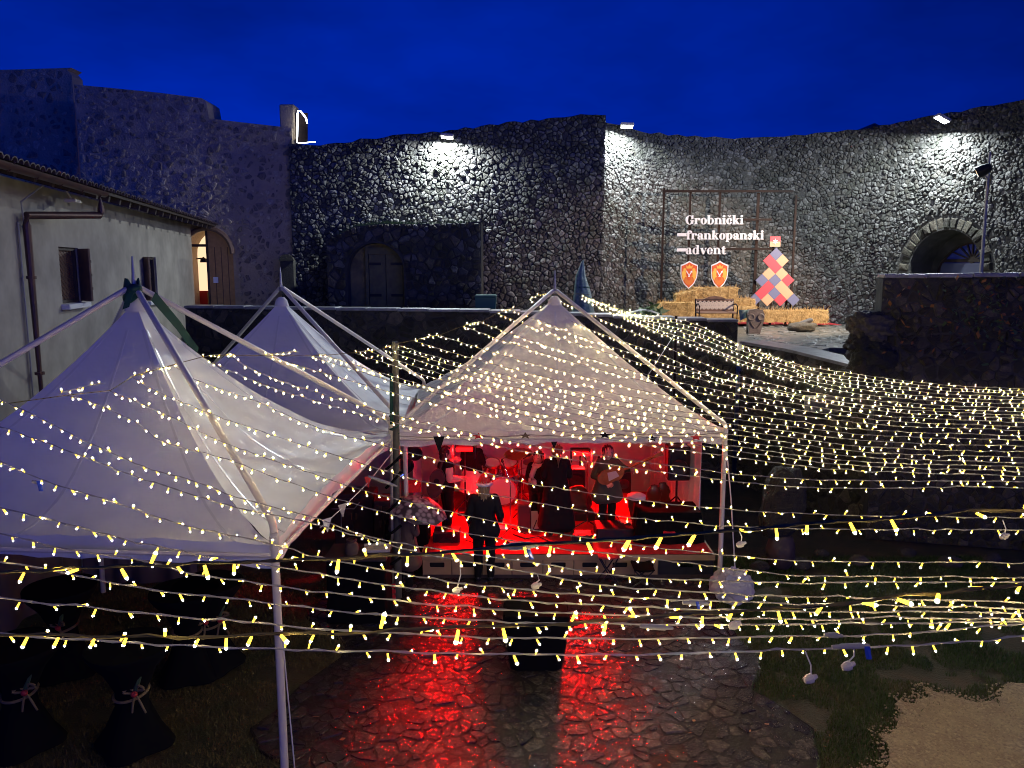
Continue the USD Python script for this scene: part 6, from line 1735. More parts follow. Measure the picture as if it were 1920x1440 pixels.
# ---- bold serif lettering drawn from stems, bowls and serifs (x-height = 1)
R_ = lambda x0, y0, x1, y1: sbox(x0, y0, x1, y1)
def El(cx, cy, rx, ry): return affinity.scale(Point(cx, cy).buffer(1, quad_segs=16), rx, ry)
SW, TH = .34, .085
def serif(x, y, w=SW, up=True, l=.11, r=.11):
    return Polygon([(x - l, y), (x + w + r, y), (x + w + r, y + (TH if up else -TH)), (x + w, y + (.15 if up else -.15)), (x, y + (.15 if up else -.15)), (x - l, y + (TH if up else -TH))])
def flag(x, y): return Polygon([(x - .13, y - .06), (x - .13, y - .12), (x, y - .2), (x, y)])
def stem(x, top, bot=0.0, fl=True, sf=True):
    g = [R_(x, bot, x + SW, top)]
    if fl: g.append(Polygon([(x - .13, top - .10), (x, top - .22), (x + .02, top), (x - .13, top - .04)]))
    if sf: g.append(serif(x, bot))
    return union_all(g)
def bowl(cx, rx=.46, ry=.54, wid=.30): return El(cx, .5, rx, ry).difference(El(cx, .5, rx - wid, ry - .085))
def arch(x):   # from the stem at x to a second stem
    a = El(x + .50, .60, .50, .44).difference(El(x + .41, .58, .27, .34)).intersection(R_(x + .1, .58, x + 2, 2))
    return union_all([a, R_(x + .66, 0, x + .66 + SW, .62), serif(x + .66, 0, l=.08)])
def gl(c):
    if c == 'i': return union_all([stem(.13, 1.0), El(.29, 1.30, .185, .185)]), .62
    if c == 'n': return union_all([stem(.13, 1.0), arch(.13)]), 1.28
    if c == 'r': return union_all([stem(.13, 1.0), El(.80, .82, .17, .19), El(.68, .66, .36, .36).difference(El(.66, .58, .22, .30)).intersection(R_(.42, .6, .9, 1.2))]), 1.0
    if c == 'o': return bowl(.53, .50, .54, .33), 1.06
    if c in 'cč':
        g = bowl(.52, .48, .54, .33).difference(Polygon([(.62, .46), (1.3, .72), (1.3, .16)]))
        g = union_all([g, El(.80, .72, .155, .165)])
        if c == 'č': g = union_all([g, Polygon([(.22, 1.46), (.36, 1.46), (.53, 1.30), (.70, 1.46), (.84, 1.46), (.60, 1.15), (.46, 1.15)])])
        return g, 1.0
    if c == 'b': return union_all([stem(.13, 1.46, sf=False), bowl(.62, .49, .54, .31).difference(R_(-1, -1, .30, 3))]), 1.18
    if c == 'd': return union_all([R_(.70, 0, .70 + SW, 1.46), Polygon([(.55, 1.36), (.72, 1.24), (.72, 1.46), (.55, 1.42)]), Polygon([(1.0, 0), (1.16, .02), (1.16, .09), (1.0, .12)]), bowl(.54, .49, .54, .31).difference(R_(.86, -1, 3, 3))]), 1.22
    if c == 'p': return union_all([stem(.13, 1.0, -.42), bowl(.64, .49, .54, .31).difference(R_(-1, -1, .32, 3))]), 1.20
    if c == 'k': return union_all([stem(.13, 1.46), Polygon([(.45, .46), (.80, .92), (.93, .92), (.55, .40)]), R_(.66, .91, 1.10, 1.0), Polygon([(.47, .60), (.64, .70), (1.12, .06), (.76, .06)]), R_(.66, 0, 1.22, .09)]), 1.22
    if c == 'f': return union_all([R_(.18, 0, .18 + SW, 1.12), serif(.18, 0), R_(.0, .91, .80, 1.0), El(.58, 1.14, .40, .34).difference(El(.66, 1.08, .16, .26)).intersection(R_(0, 1.06, 1.2, 2)), El(.80, 1.24, .15, .16)]), .80
    if c == 'a': return union_all([R_(.56, .1, .56 + SW, .70), El(.50, .68, .40, .36).difference(El(.42, .66, .15, .28)).intersection(R_(-1, .66, 3, 2)), El(.22, .70, .155, .155), El(.42, .27, .36, .30).difference(El(.52, .27, .14, .21)).difference(R_(.62, -1, 3, 3)), Polygon([(.86, 0), (1.06, .04), (1.06, .11), (.90, .20), (.62, .2), (.62, .0)])]), 1.08
    if c == 's':
        cv = [(.74, .74), (.62, .90), (.42, .93), (.25, .82), (.26, .68), (.42, .56), (.62, .44), (.68, .28), (.55, .10), (.34, .06), (.14, .24)]
        return union_all([LineString(cv).buffer(.09), LineString(cv[4:7]).buffer(.17), R_(.70, .66, .79, 1.0), R_(.06, 0.0, .15, .36)]), .86
    if c == 'e': return union_all([bowl(.52, .48, .54, .32).difference(Polygon([(.5, .46), (1.3, .46), (1.3, .12)])), R_(.24, .46, .99, .55)]), 1.04
    if c == 'v': return union_all([Polygon([(.06, 1.0), (.44, 1.0), (.78, .22), (.58, -.02), (.48, -.02)]), Polygon([(.58, -.02), (.66, -.02), (.99, .95), (.89, .95)]), R_(-.02, .92, .56, 1.0), R_(.74, .92, 1.12, 1.0)]), 1.10
    if c == 't': return union_all([R_(.18, .14, .18 + SW, 1.0), Polygon([(.02, .94), (.40, 1.30), (.52, 1.30), (.52, .94)]), R_(.02, .91, .76, 1.0), El(.52, .24, .34, .28).difference(El(.64, .28, .18, .20)).intersection(R_(.0, -.2, .84, .24))]), .80
    if c == 'G':
        g = El(.68, .70, .66, .75).difference(El(.70, .70, .31, .66)).difference(Polygon([(.72, .72), (2, 1.15), (2, .55), (1.0, .50)]))
        return union_all([g, R_(.92, .06, .92 + SW, .62), R_(.78, .54, 1.40, .63), Polygon([(1.18, 1.44), (1.26, 1.44), (1.26, .98), (1.16, .98), (1.02, 1.25)])]), 1.42
def word(txt, px0, px1, base_py, label, dash=None):
    x, gs = 0.0, []
    for c in txt:
        g, w = gl(c)
        gs.append((c, affinity.translate(g, x, 0))); x += w + .02
    a, b = at(px0, base_py, FD - .14), at(px1, base_py, FD - .14)
    s = (b[0] - a[0]) / (x - .1)
    t = thing('lettering', label, 'letters', tuple(a))
    for c, g in gs:
        obj(t, 'letter_' + {'č': 'c'}.get(c.lower(), c.lower()), MB().prism(affinity.scale(g.buffer(0), s, s, origin=(0, 0)), a, (1, 0, 0), (0, 0, 1), .03, back=.03), 'letter_white')
    if dash:
        d0, d1 = at(dash[0], dash[2], FD - .14), at(dash[1], dash[2], FD - .14)
        obj(t, 'dash', MB().box((d0 + d1) / 2, (d1[0] - d0[0], .06, .10)), 'letter_white')
    return t
word('Grobnički', 1285, 1393, 420.5, 'white serif letters reading Grobnički, top line of three')
word('frankopanski', 1286, 1431, 449, 'white serif letters reading frankopanski after a dash, middle line', (1270, 1287, 440))
word('advent', 1285, 1360, 476.5, 'white serif letters reading advent after a dash, bottom line', (1269, 1286, 468.5))
# shields
def shield(px, py, label):
    c = at(px, py, FD - .10)
    t = thing('heraldic_shield', label, 'shield', tuple(c), group='painted shields on the frame')
    def outline(k):
        return Polygon([(0, .40 * k), (-.10 * k, .34 * k), (-.22 * k, .29 * k), (-.25 * k, .28 * k), (-.25 * k, .05 * k), (-.23 * k, -.10 * k), (-.15 * k, -.27 * k), (0, -.42 * k), (.15 * k, -.27 * k), (.23 * k, -.10 * k), (.25 * k, .05 * k), (.25 * k, .28 * k), (.22 * k, .29 * k), (.10 * k, .34 * k)])
    k = .62 / .55
    obj(t, 'board', MB().prism(outline(k), c, (1, 0, 0), (0, 0, 1), .0, back=.04), 'letter_white')
    obj(t, 'red_field', MB().prism(outline(k * .90), c, (1, 0, 0), (0, 0, 1), .005), 'shield_red')
    y = [0, -.005, 0]
    pr = lambda poly, d, m_, n_: obj(t, n_, MB().prism(poly, c, (1, 0, 0), (0, 0, 1), d, back=-.005), m_)
    rgs = np.random.default_rng(int(px))
    for s in (-1, 1):   # a plain beast at each side
        pr(affinity.scale(union_all([El(.165, .02, .055, .15), El(.15, .16, .05, .05), El(.19, -.10, .04, .10), LineString([(.15, .05), (.09, .09)]).buffer(.018), LineString([(.16, -.03), (.10, -.06)]).buffer(.018), LineString([(.19, -.12), (.23, .02), (.215, .1)]).buffer(.015)]).intersection(outline(k * .86)), s, 1, origin=(0, 0)), .010, 'shield_gold', 'gold_beast')
    pr(Polygon([(-.09, .20), (-.11, .31), (-.05, .26), (0, .34), (.05, .26), (.11, .31), (.09, .20)]), .010, 'shield_gold', 'gold_crown')
    pr(El(0, -.20, .15, .13).intersection(outline(k * .86)), .009, 'shield_orange', 'orange_scroll')
    pr(El(0, -.12, .06, .07), .012, 'shield_red', 'red_boss')
    pr(union_all([LineString([(-.09, .12), (0.02, -.06)]).buffer(.014), LineString([(.09, .12), (-.02, -.06)]).buffer(.014), El(.07, .09, .03, .03)]), .014, 'letter_white', 'white_chevron')
shield(1292, 515, 'painted red and gold shield below the dash, left of two')
shield(1349, 515, 'painted red and gold shield above the bench, right of two')
# tile tree: diamonds on a grid
q_ = 36.5 / 1.0
c0 = at(1453, 518, FD - .12)
s_ = (xat(1453 + 12.1, FD, 5) - xat(1453, FD, 5))   # half diagonal of a tile
tree = thing('tile_tree', 'flat tree of red, sand and blue grey diamond tiles', 'decoration', (c0[0], FD, T))
def diamond(cx, cy, mat, two=None):
    h = s_ * .985
    if two is None:
        pl = Polygon([(cx, cy - h), (cx + h, cy), (cx, cy + h), (cx - h, cy)])
    else:
        dx, dy = two
        A = np.array([(0, -h), (h, 0), (0, h), (-h, 0)]) + [cx, cy]; Bq = A + [dx, dy]
        pl = MultiPolygon([Polygon(A), Polygon(Bq)]).convex_hull
    obj(tree, 'tile', MB().prism(pl, c0, (1, 0, 0), (0, 0, 1), .02, back=.03), mat)
d = s_
# (column, row) in half diagonals from the top blue tile
TL = [((0, 0), 'tree_blue', None), ((-1, -1), 'tree_red', (1 * d, -1 * d)), ((1, -1), 'tree_sand', None),
      ((-1, -3), 'tree_sand', None), ((1, -3), 'tree_sand', None), ((-2, -4), 'tree_blue', None), ((0, -4), 'tree_blue', None), ((2, -4), 'tree_red', None),
      ((-1, -5), 'tree_red', (-1 * d, -1 * d)), ((1, -5), 'tree_sand', (1 * d, -1 * d)), ((0, -6), 'tree_blue', None), ((-3, -7), 'tree_blue', None), ((-1, -7), 'tree_sand', None), ((1, -7), 'tree_red', None), ((3, -7), 'tree_blue', None)]
zoff = at(1453, 476.5, FD)[2] - c0[2]
for (cx, cy), mt, two in TL:
    diamond(cx * d, zoff + cy * d, mt, two)
cb = at(1453.5, 453, FD - .14)
obj(tree, 'star_plate', MB().prism(sbox(-.17, -.17, .17, .17), cb, (1, 0, 0), (0, 0, 1), .0, back=.03), 'tree_red')
obj(tree, 'star_plate_lower_half', MB().prism(sbox(-.17, -.17, .17, -.0), cb, (1, 0, 0), (0, 0, 1), .006), 'tree_sand')
st_ = Polygon([(.10 * (1 if k % 2 == 0 else .42) * math.cos(PI / 2 + k * PI / 6), .10 * (1 if k % 2 == 0 else .42) * math.sin(PI / 2 + k * PI / 6)) for k in range(12)])
obj(tree, 'white_star', MB().prism(st_, cb, (1, 0, 0), (0, 0, 1), .015), 'letter_white')
zt_ = c0[2] + zoff
obj(tree, 'post', MB().box([cb[0], FD + .02, (T + cb[2]) / 2], (.07, .05, cb[2] - T)), 'rust_iron')
for s in (-2.2, 2.2):
    obj(tree, 'prop', MB().box([c0[0] + s * d, FD + .03, (T + zt_ - 6.5 * d) / 2], (.06, .05, zt_ - 6.5 * d - T)), 'rust_iron')

# straw bales
def bale(px0, px1, py0, py1, D, label, depth=.5, seed=0, rz=0.0, slant=0.0):
    a, b = at(px0, py1, D), at(px1, py0, D)
    w, h = b[0] - a[0], b[2] - a[2]; c = np.array([(a[0] + b[0]) / 2, D + depth / 2, (a[2] + b[2]) / 2])
    t = thing('straw_bale', label, 'straw bale', (c[0], c[1], a[2]), group='straw bales round the bench')
    m_ = trimesh.creation.box((w, depth, h)); m_ = m_.subdivide_to_size(.09); v = np.array(m_.vertices)
    v += (meshkit.fbm(v * 6 + seed, 3, seed)[:, None] - .5) * .10 * np.sign(v)
    rgb_ = np.random.default_rng(seed + 50)
    v = rotz(v, rz); v[:, 2] += v[:, 0] * slant
    obj(t, 'bale', (v + c, m_.faces), 'straw', smooth=40)
    for nm, mt, n in (('straw', 'straw_pale', 420), ('dark_straw', 'straw_dark', 260)):
        sm_ = MB()
        for k in range(n):
            x, z = rgb_.uniform(-w / 2, w / 2), rgb_.uniform(-h / 2, h / 2)
            if rgb_.uniform() < .35: y_, z = rgb_.uniform(-depth / 2, depth / 2), h / 2
            else: y_ = -depth / 2
            p = np.array([x, y_, z]); d_ = rgb_.normal(0, 1, 3) * [.09, .04, .10]; d_[1] -= .025
            q = rotz(np.array([p - d_ * .3, p + d_ * .7]), rz); q[:, 2] += q[:, 0] * slant; q += c
            pp_ = np.cross(d_, [0, 1, .3]); pp_ = pp_ / (np.linalg.norm(pp_) + 1e-9) * .006
            sm_.add([q[0] - pp_, q[0] + pp_, q[1] + pp_ * .4, q[1] - pp_ * .4], [(0, 1, 2, 3)])
        obj(t, nm, sm_, mt, kind='stuff')
    for s in (-.28, .28):
        tw_ = np.array([[s * w, -depth / 2 - .012, -h / 2], [s * w, -depth / 2 - .02, 0], [s * w, -depth / 2 - .012, h / 2]])
        tw_ = rotz(tw_, rz); tw_[:, 2] += tw_[:, 0] * slant
        obj(t, 'twine', MB().tube(tw_ + c, .006, 5), 'burlap')
bale(1300, 1384, 540, 577, 26.0, 'straw bale at the top of the heap behind the bench', seed=1)
bale(1268, 1306, 548, 580, 25.9, 'greenish straw bale on the left shoulder of the heap', seed=2, slant=.25)
bale(1284, 1420, 574, 604, 25.7, 'long straw bale behind the bench seat', seed=3)
bale(1236, 1302, 568, 606, 25.5, 'straw bale at the left end of the heap', seed=4, rz=.1)
bale(1376, 1416, 562, 592, 25.9, 'straw bale right of the bench, under the tile tree', seed=5)
bale(1418, 1492, 583, 604, 25.8, 'low straw bale below the tile tree', seed=6)
bale(1490, 1554, 583, 606, 25.8, 'low straw bale at the right end of the row', seed=7, rz=-.06)
# red carpet strip on the terrace
a0_, a1_ = on(1385, 606, T + .02), on(1556, 606, T + .02)
P = np.array([[[x, y, T + .035 + .012 * math.sin(x * 9 + y)] for y in (a0_[1] - 1.0, a0_[1] - .4, a0_[1] + .3)] for x in np.linspace(a0_[0] - 1.0, a1_[0], 30)])
solo('red_strip', sheet(P, .008), 'red_carpet', 'red carpet strip laid along the straw bales on the terrace', 'carpet', smooth=40)
# bench
bD = 24.4
bl, br = at(1306, 566, bD), at(1376, 566, bD)
bz = T
tb_ = thing('garden_bench', 'garden bench with a patterned iron back and slatted seat before the straw', 'bench', ((bl[0] + br[0]) / 2, bD, bz))
sz_ = at(1340, 584, bD)[2]; bt_ = at(1340, 562, bD)[2]
w = br[0] - bl[0]; cx = (bl[0] + br[0]) / 2
for k in range(4):
    obj(tb_, 'seat_slat', MB().box([cx, bD - .05 - .11 * k, sz_ - .01 * k], (w, .085, .03), bev=.006), 'shutter_wood')
th0 = at(1308, 566, bD); zc0, zc1 = at(1340, 581, bD)[2], at(1340, 564, bD)[2]
for z_ in (zc0 - .02, zc1 + .02):
    obj(tb_, 'back_rail', MB().box([cx, bD + .05 + .12 * (z_ - zc0), z_], (w, .04, .07), bev=.01), 'shutter_wood')
obj(tb_, 'back_crest', MB().prism(Polygon([(-.35, 0), (-.2, .07), (0, .10), (.2, .07), (.35, 0)]), [cx, bD + .06, zc1 + .05], (1, 0, 0), (0, 0, 1), .03), 'shutter_wood')
lat = []
for k in range(9):
    xx = -w / 2 + w * (k + .5) / 9
    lat += [Point(xx, (zc1 - zc0) * .5).buffer(.085).exterior.buffer(.014), Point(xx + w / 18, (zc1 - zc0) * .28).buffer(.05).exterior.buffer(.012), Point(xx + w / 18, (zc1 - zc0) * .74).buffer(.05).exterior.buffer(.012)]
    lat.append(LineString([(xx - w / 18, 0), (xx + w / 18, zc1 - zc0)]).buffer(.012)); lat.append(LineString([(xx + w / 18, 0), (xx - w / 18, zc1 - zc0)]).buffer(.012))
obj(tb_, 'iron_back', MB().prism(union_all(lat).intersection(sbox(-w / 2, 0, w / 2, zc1 - zc0)), [cx, bD + .06, zc0], (1, 0, 0), (0, 0, 1), .02), 'lamp_white')
obj(tb_, 'back_panel', MB().box([cx, bD + .085, (zc0 + zc1) / 2], (w, .012, zc1 - zc0)), 'black_metal')
for s in (-1, 1):
    x = cx + s * w / 2
    obj(tb_, 'side_frame', MB().tube([[x, bD + .12, zc1 + .06], [x, bD + .04, sz_], [x, bD + .10, bz + .01]], .028, 6).tube([[x, bD + .05, sz_ + .22], [x, bD - .25, sz_ + .24], [x, bD - .42, sz_ + .18], [x, bD - .42, sz_ - .02], [x, bD - .36, bz + .2], [x, bD - .44, bz + .01]], .024, 6).tube([[x, bD + .04, sz_ - .03], [x, bD - .42, sz_ - .03]], .02, 6), 'rust_iron')
# carved board and green cloth
kb_ = on(1411, 627, T); kb_[2] = T
h_ = at(1411, 579, kb_[1])[2] - T
cv = thing('carved_board', 'carved shield shaped timber board standing at the terrace edge', 'carving', tuple(kb_))
ww = (xat(1432, kb_[1], T) - xat(1406, kb_[1], T)) * .62
pl = Polygon([(-.16, 0), (.13, 0), (ww * .95, .5 * h_), (ww, .8 * h_), (ww * .75, .97 * h_), (0, h_), (-ww * .75, .97 * h_), (-ww, .8 * h_), (-ww * .9, .5 * h_)])
obj(cv, 'board', MB().prism(pl, kb_ + [.06, 0, 0], (1, 0, 0), (0, 0, 1), .05, back=.06), 'weathered_wood')
for s in (-1, 1):
    obj(cv, 'carved_boss', MB().lathe([(.0, .02), (.05, .02), (.085, .035), (.10, .015), (.11, 0)], kb_ + [.06 + s * .14, -.05, .68 * h_], 16, axis=(0, -1, 0)), 'weathered_wood', smooth=40)
    obj(cv, 'carved_line', MB().tube([kb_ + [.06 + s * .16, -.055, .5 * h_], kb_ + [.06 + s * .10, -.055, .36 * h_], kb_ + [.06 + s * .03, -.055, .25 * h_]], .014, 6), 'dark_timber')
gc_ = thing('dark_green_sheet', 'dark green sheet draped over a post beside the carved board', 'sheet', tuple(kb_ + [-.3, 0, 0]))
G = np.array([[at(1385 + 26 * u + 3 * w, 581 + (46 * w if u > .62 else 20 * w * (1 - u * .6)), kb_[1] + .12 - .08 * math.sin(5 * u + w)) for u in np.linspace(0, 1, 9)] for w in np.linspace(0, 1, 7)])
obj(gc_, 'cloth', sheet(G, .01), 'teal_cover', smooth=40)
obj(gc_, 'post', MB().box([xat(1402, kb_[1] + .25, T), kb_[1] + .25, T + h_ * .48], (.08, .08, h_ * .96)), 'dark_timber')
# worked stone lying on the terrace
sc_ = on(1503, 622, T)
v = np.array(trimesh.creation.icosphere(3, 1.0).vertices); v = np.sign(v) * np.abs(v) ** .75
v = v * (.8 + .4 * meshkit.fbm(v * 1.6 + 3, 3, 8)[:, None]) * [.42, .22, .15]; v[:, 2] += .14; v[:, 2] = np.maximum(v[:, 2], 0)
fs = thing('stone_fragment', 'fallen worked stone fragment lying on the terrace paving', 'stone', tuple(sc_))
obj(fs, 'base_stone', (v + sc_, trimesh.creation.icosphere(3, 1.0).faces), DARK[2], smooth=30)
obj(fs, 'slab', MB().box(sc_ + [.10, 0, .30], (.42, .22, .10), R=trimesh.transformations.rotation_matrix(-.35, [0, 1, 0])[:3, :3], bev=.03), GREY[0])
obj(fs, 'stub', MB().box(sc_ + [.24, 0, .16], (.12, .18, .26), bev=.03), GREY[3])
# low plants and clear sheet at the left of the bales
lvm = MB()
for k in range(260):
    c = at(1222 + rgq.normal(0, 9), 588 + rgq.normal(0, 6), 25.0 + rgq.uniform(-.2, .2)); d_ = rgq.normal(0, .07, 3); e_ = rgq.normal(0, .05, 3)
    lvm.add([c - d_, c + e_, c + d_, c - e_], [(0, 1, 2, 3)])
pl_ = thing('terrace_shrub', 'small dark green shrub left of the straw bales', 'shrub', tuple(at(1222, 600, 25.0)))
obj(pl_, 'leaves', lvm, 'leaf_green', kind='stuff')
obj(pl_, 'stems', MB().tube([at(1222, 606, 25), at(1218, 590, 25)], .012, 5).tube([at(1224, 606, 25), at(1230, 588, 25)], .012, 5), 'dark_timber', kind='stuff')
cs = at(1206, 588, 20.5)
G = np.array([[cs + [.42 * (i / 5 - .5) * 2, -.1 + .1 * j, .12 - .05 * abs(i - 2.5) + .03 * math.sin(3 * i + 2 * j)] for j in range(4)] for i in range(6)])
solo('plastic_sheet', sheet(G, .004), 'clear_bag', 'crumpled pale plastic sheet on the terrace near the straw bales', 'sheet', smooth=40)
# folded teal cover beside the middle wall
tc0 = np.array([xat(1092, 22.6, 4), 22.6, T]); tz = at(1090, 487, 22.6)[2]
ta = thing('covered_parasol', 'closed parasol under a teal plastic cover before the middle wall', 'parasol', tuple(tc0))
wd = (xat(1112, 22.6, 4) - xat(1070, 22.6, 4)) / 2
hz = tz - T
prof = [(wd * .9, 0), (wd * 1.02, .15 * hz), (wd * .95, .32 * hz), (wd * .75, .55 * hz), (wd * .42, .78 * hz), (wd * .12, .96 * hz), (.005, hz)]
rows_ = [[tc0 + [r * math.cos(a) * (1 + .09 * math.sin(5 * a + z * 2)) + .10 * (z / hz) ** 2 * math.sin(z * 3), r * .8 * math.sin(a) * (1 + .09 * math.sin(7 * a)), z] for a in np.linspace(0, 2 * PI, 33)] for r, z in prof]
obj(ta, 'cover', sheet(np.array(rows_)[:, ::-1], .008), 'teal_cover', smooth=50)
obj(ta, 'tie', MB().tube([tc0 + [wd * .62 * math.cos(a), wd * .5 * math.sin(a), .64 * hz] for a in np.linspace(0, 2 * PI, 16)], .015, 6), 'green_cloth')
# green bin on the terrace
g0_ = at(911, 553, 22.0); gw_ = (xat(930, 22, 4) - xat(892, 22, 4)) / 2
gb_ = thing('green_bin', 'dark green lidded bin behind the terrace edge', 'bin', (g0_[0], 22.0, T))
hzz = g0_[2] - T
obj(gb_, 'body', MB().add(*sheet(np.array([[[g0_[0] + sx * gw_ * k, 22 + sy * .25 * k, T + z] for sx, sy in ((-1, -1), (1, -1), (1, 1), (-1, 1), (-1, -1))] for k, z in ((.84, 0.0), (.92, hzz * .5), (1.0, hzz - .06))]), .02).mesh()), 'green_plastic')
obj(gb_, 'lid', MB().box([g0_[0], 22.0, hzz + T - .03], (gw_ * 2.1, .58, .07), bev=.02), 'green_plastic')
for s in (-1, 1):
    obj(gb_, 'wheel', MB().lathe([(0, -.03), (.08, -.03), (.08, .03), (0, .03)], [g0_[0] + s * gw_ * .8, 22.26, T + .08], 12, axis=(1, 0, 0)), 'black_plastic')
# lit chimney block with a neon arc on the wall top
nb_ = at(538, 215, 27.0)
ch = thing('wall_turret', 'small square masonry stub on the wall top beside the neon arc', 'turret', (nb_[0], 27.0, at(538, 240, 27)[2]))
zb_, zt2 = at(538, 262, 27)[2], at(538, 195, 27)[2]
obj(ch, 'block', MB().box([nb_[0], 27.3, (zb_ + zt2) / 2], (xat(552, 27, 9) - xat(524, 27, 9), .6, zt2 - zb_), bev=.04), 'lime_render')
na_ = thing('neon_arc', 'bright white neon arc standing on the wall top', 'neon light', tuple(at(560, 268, 26.9)))
pts = [at(px, py, 26.9) for px, py in ((557, 268), (557.5, 240), (558, 213), (559, 208), (563, 208), (569, 215), (574, 222), (576, 232))]
obj(na_, 'tube', MB().tube(pts, .028, 8), 'neon_white', smooth=50)
obj(na_, 'backing', MB().add(*sheet(np.array([[at(px, py, 27.05) for px in (554, 566, 577)] for py in (212, 240, 268)]), .03).mesh()), 'rust_iron')
obj(na_, 'base_tube', MB().tube([at(560, 268.5, 26.9), at(592, 266, 26.8)], .02, 6), 'neon_white')
# rounded low pier at the left wall's foot
pD = 26.2
hole = arch_poly(xat(526, pD, 5), xat(550, pD, 5), T - .2, at(538, 479, pD)[2])
pr_ = thing('round_topped_pier', 'dark round topped pier where the pale wall meets the middle wall', 'pier', (xat(538, pD, 5), pD, T))
obj(pr_, 'shaft', MB().prism(hole, (0, pD, 0), (1, 0, 0), (0, 0, 1), .0, back=.5), 'dark_mortar')
obj(pr_, 'cap', MB().prism(hole.buffer(.04).difference(sbox(-50, -50, 50, at(538, 489, pD)[2])), (0, pD - .02, 0), (1, 0, 0), (0, 0, 1), .02, back=.05), DARK[0])
# lamp pole with the warm spot at right
lp = np.array([xat(1842, 20.5, 5), 20.5, T]); lt_ = at(1856, 285, 20.5)
pol = thing('lamp_pole', 'leaning grey pole with a warm spotlight before the gateway', 'lamp post', tuple(lp))
obj(pol, 'pole', MB().tube([lp, (lp + lt_) / 2, lt_], [.05, .042, .03], 10), 'pole_grey', smooth=40)
hp = at(1836, 323, 20.3)
aim = np.array([xat(1400, 25, 4), 25.0, T + 1.3]) - hp; aim /= np.linalg.norm(aim)
obj(pol, 'arm', MB().tube([lp + (lt_ - lp) * .86, hp + [.05, .05, .08]], .022, 6), 'pole_grey')
obj(pol, 'spot_housing', MB().lathe([(0, -.30), (.10, -.28), (.14, -.12), (.15, .02), (.135, .02), (.125, -.05), (0, -.05)], hp, 18, axis=aim), 'black_metal', smooth=40)
obj(pol, 'lit_ring', MB().lathe([(.10, .0), (.135, .0), (.135, .025), (.10, .025), (.10, 0)], hp, 18, axis=aim), 'spot_lens')
obj(pol, 'lens', MB().lathe([(0, .0), (.10, .0), (.10, .006), (0, .006)], hp, 18, axis=aim), 'window_glass')
obj(pol, 'cable', MB().tube([hp - aim * .28, hp - aim * .2 + [.1, 0, -.2], lp + (lt_ - lp) * .75 + [0, -.05, 0]], .010, 5), 'cable_dark')
SPOT = (pol, hp + aim * .06, aim)
# standing stone and stump on the grass right of the stage
ss_ = on(1462, 1064, 0)
st2 = thing('standing_stone', 'grey jagged standing stone on a dark stump right of the stage tent', 'stone', tuple(ss_))
hz1, hz2 = at(1462, 1000, ss_[1])[2], at(1462, 888, ss_[1])[2]
v = np.array(trimesh.creation.icosphere(4, 1.0).vertices); v = np.sign(v) * np.abs(v) ** .7
v = v * (.72 + .55 * meshkit.fbm(v * 1.9 + 11, 4, 4)[:, None]) * [.34, .26, (hz2 - hz1) / 1.75]
v[:, 0] += .12 * v[:, 2]
obj(st2, 'stone', (v + [ss_[0] - .02, ss_[1], (hz1 + hz2) / 2], trimesh.creation.icosphere(4, 1.0).faces), DARK[1], smooth=28)
v = np.array(trimesh.creation.icosphere(3, 1.0).vertices)
v = v * (.8 + .4 * meshkit.fbm(v * 2.1 + 2, 3, 6)[:, None]) * [.24, .2, hz1 * .62]; v[:, 2] += hz1 * .5; v[:, 2] = np.maximum(v[:, 2], -.02)
obj(st2, 'stump', (v + ss_ * [1, 1, 0], trimesh.creation.icosphere(3, 1.0).faces), 'dark_timber', smooth=28)
for (px, py, s) in ((1425, 1066, .12), (1500, 1062, .14), (1540, 1040, .1), (1610, 1056, .13), (1700, 1040, .12), (1780, 1060, .15), (1860, 1050, .12)):
    c = on(px, py, 0)
    v = np.array(trimesh.creation.icosphere(2, 1.0).vertices); v = v * (.75 + .5 * meshkit.fbm(v * 1.7 + px, 3, 2)[:, None]) * [s * 1.3, s, s * .8]; v[:, 2] += s * .3
    solo('loose_stone', (v + c, trimesh.creation.icosphere(2, 1.0).faces), DARK[int(px) % 4], {1425: 'small stone left of the standing stone', 1500: 'small stone right of the standing stone', 1540: 'small stone second right of the standing stone', 1610: 'loose stone at the foot of the block wall, left end', 1700: 'loose stone at the wall foot below the creeper', 1780: 'largest loose stone at the wall foot', 1860: 'loose stone at the wall foot by the right frame edge'}[px], 'stone', group='loose stones at the wall foot', smooth=30)
# small pole behind the light strings and the wall-top spike
for px, y0, y1, D, lab in ((1268, 592, 668, 17.4, 'thin dark metal post before the terrace wall'),):
    solo('metal_post', MB().tube([at(px, y1, D) * [1, 1, 0], at(px, y0, D)], .03, 8), 'rust_iron', lab, 'post')
solo('guy_wire', MB().tube([at(1264, 628, 17.0), at(1212, 708, 15.5)], .008, 5), 'steel_grey', 'thin wire slanting beside the metal post behind the light strings', 'wire')
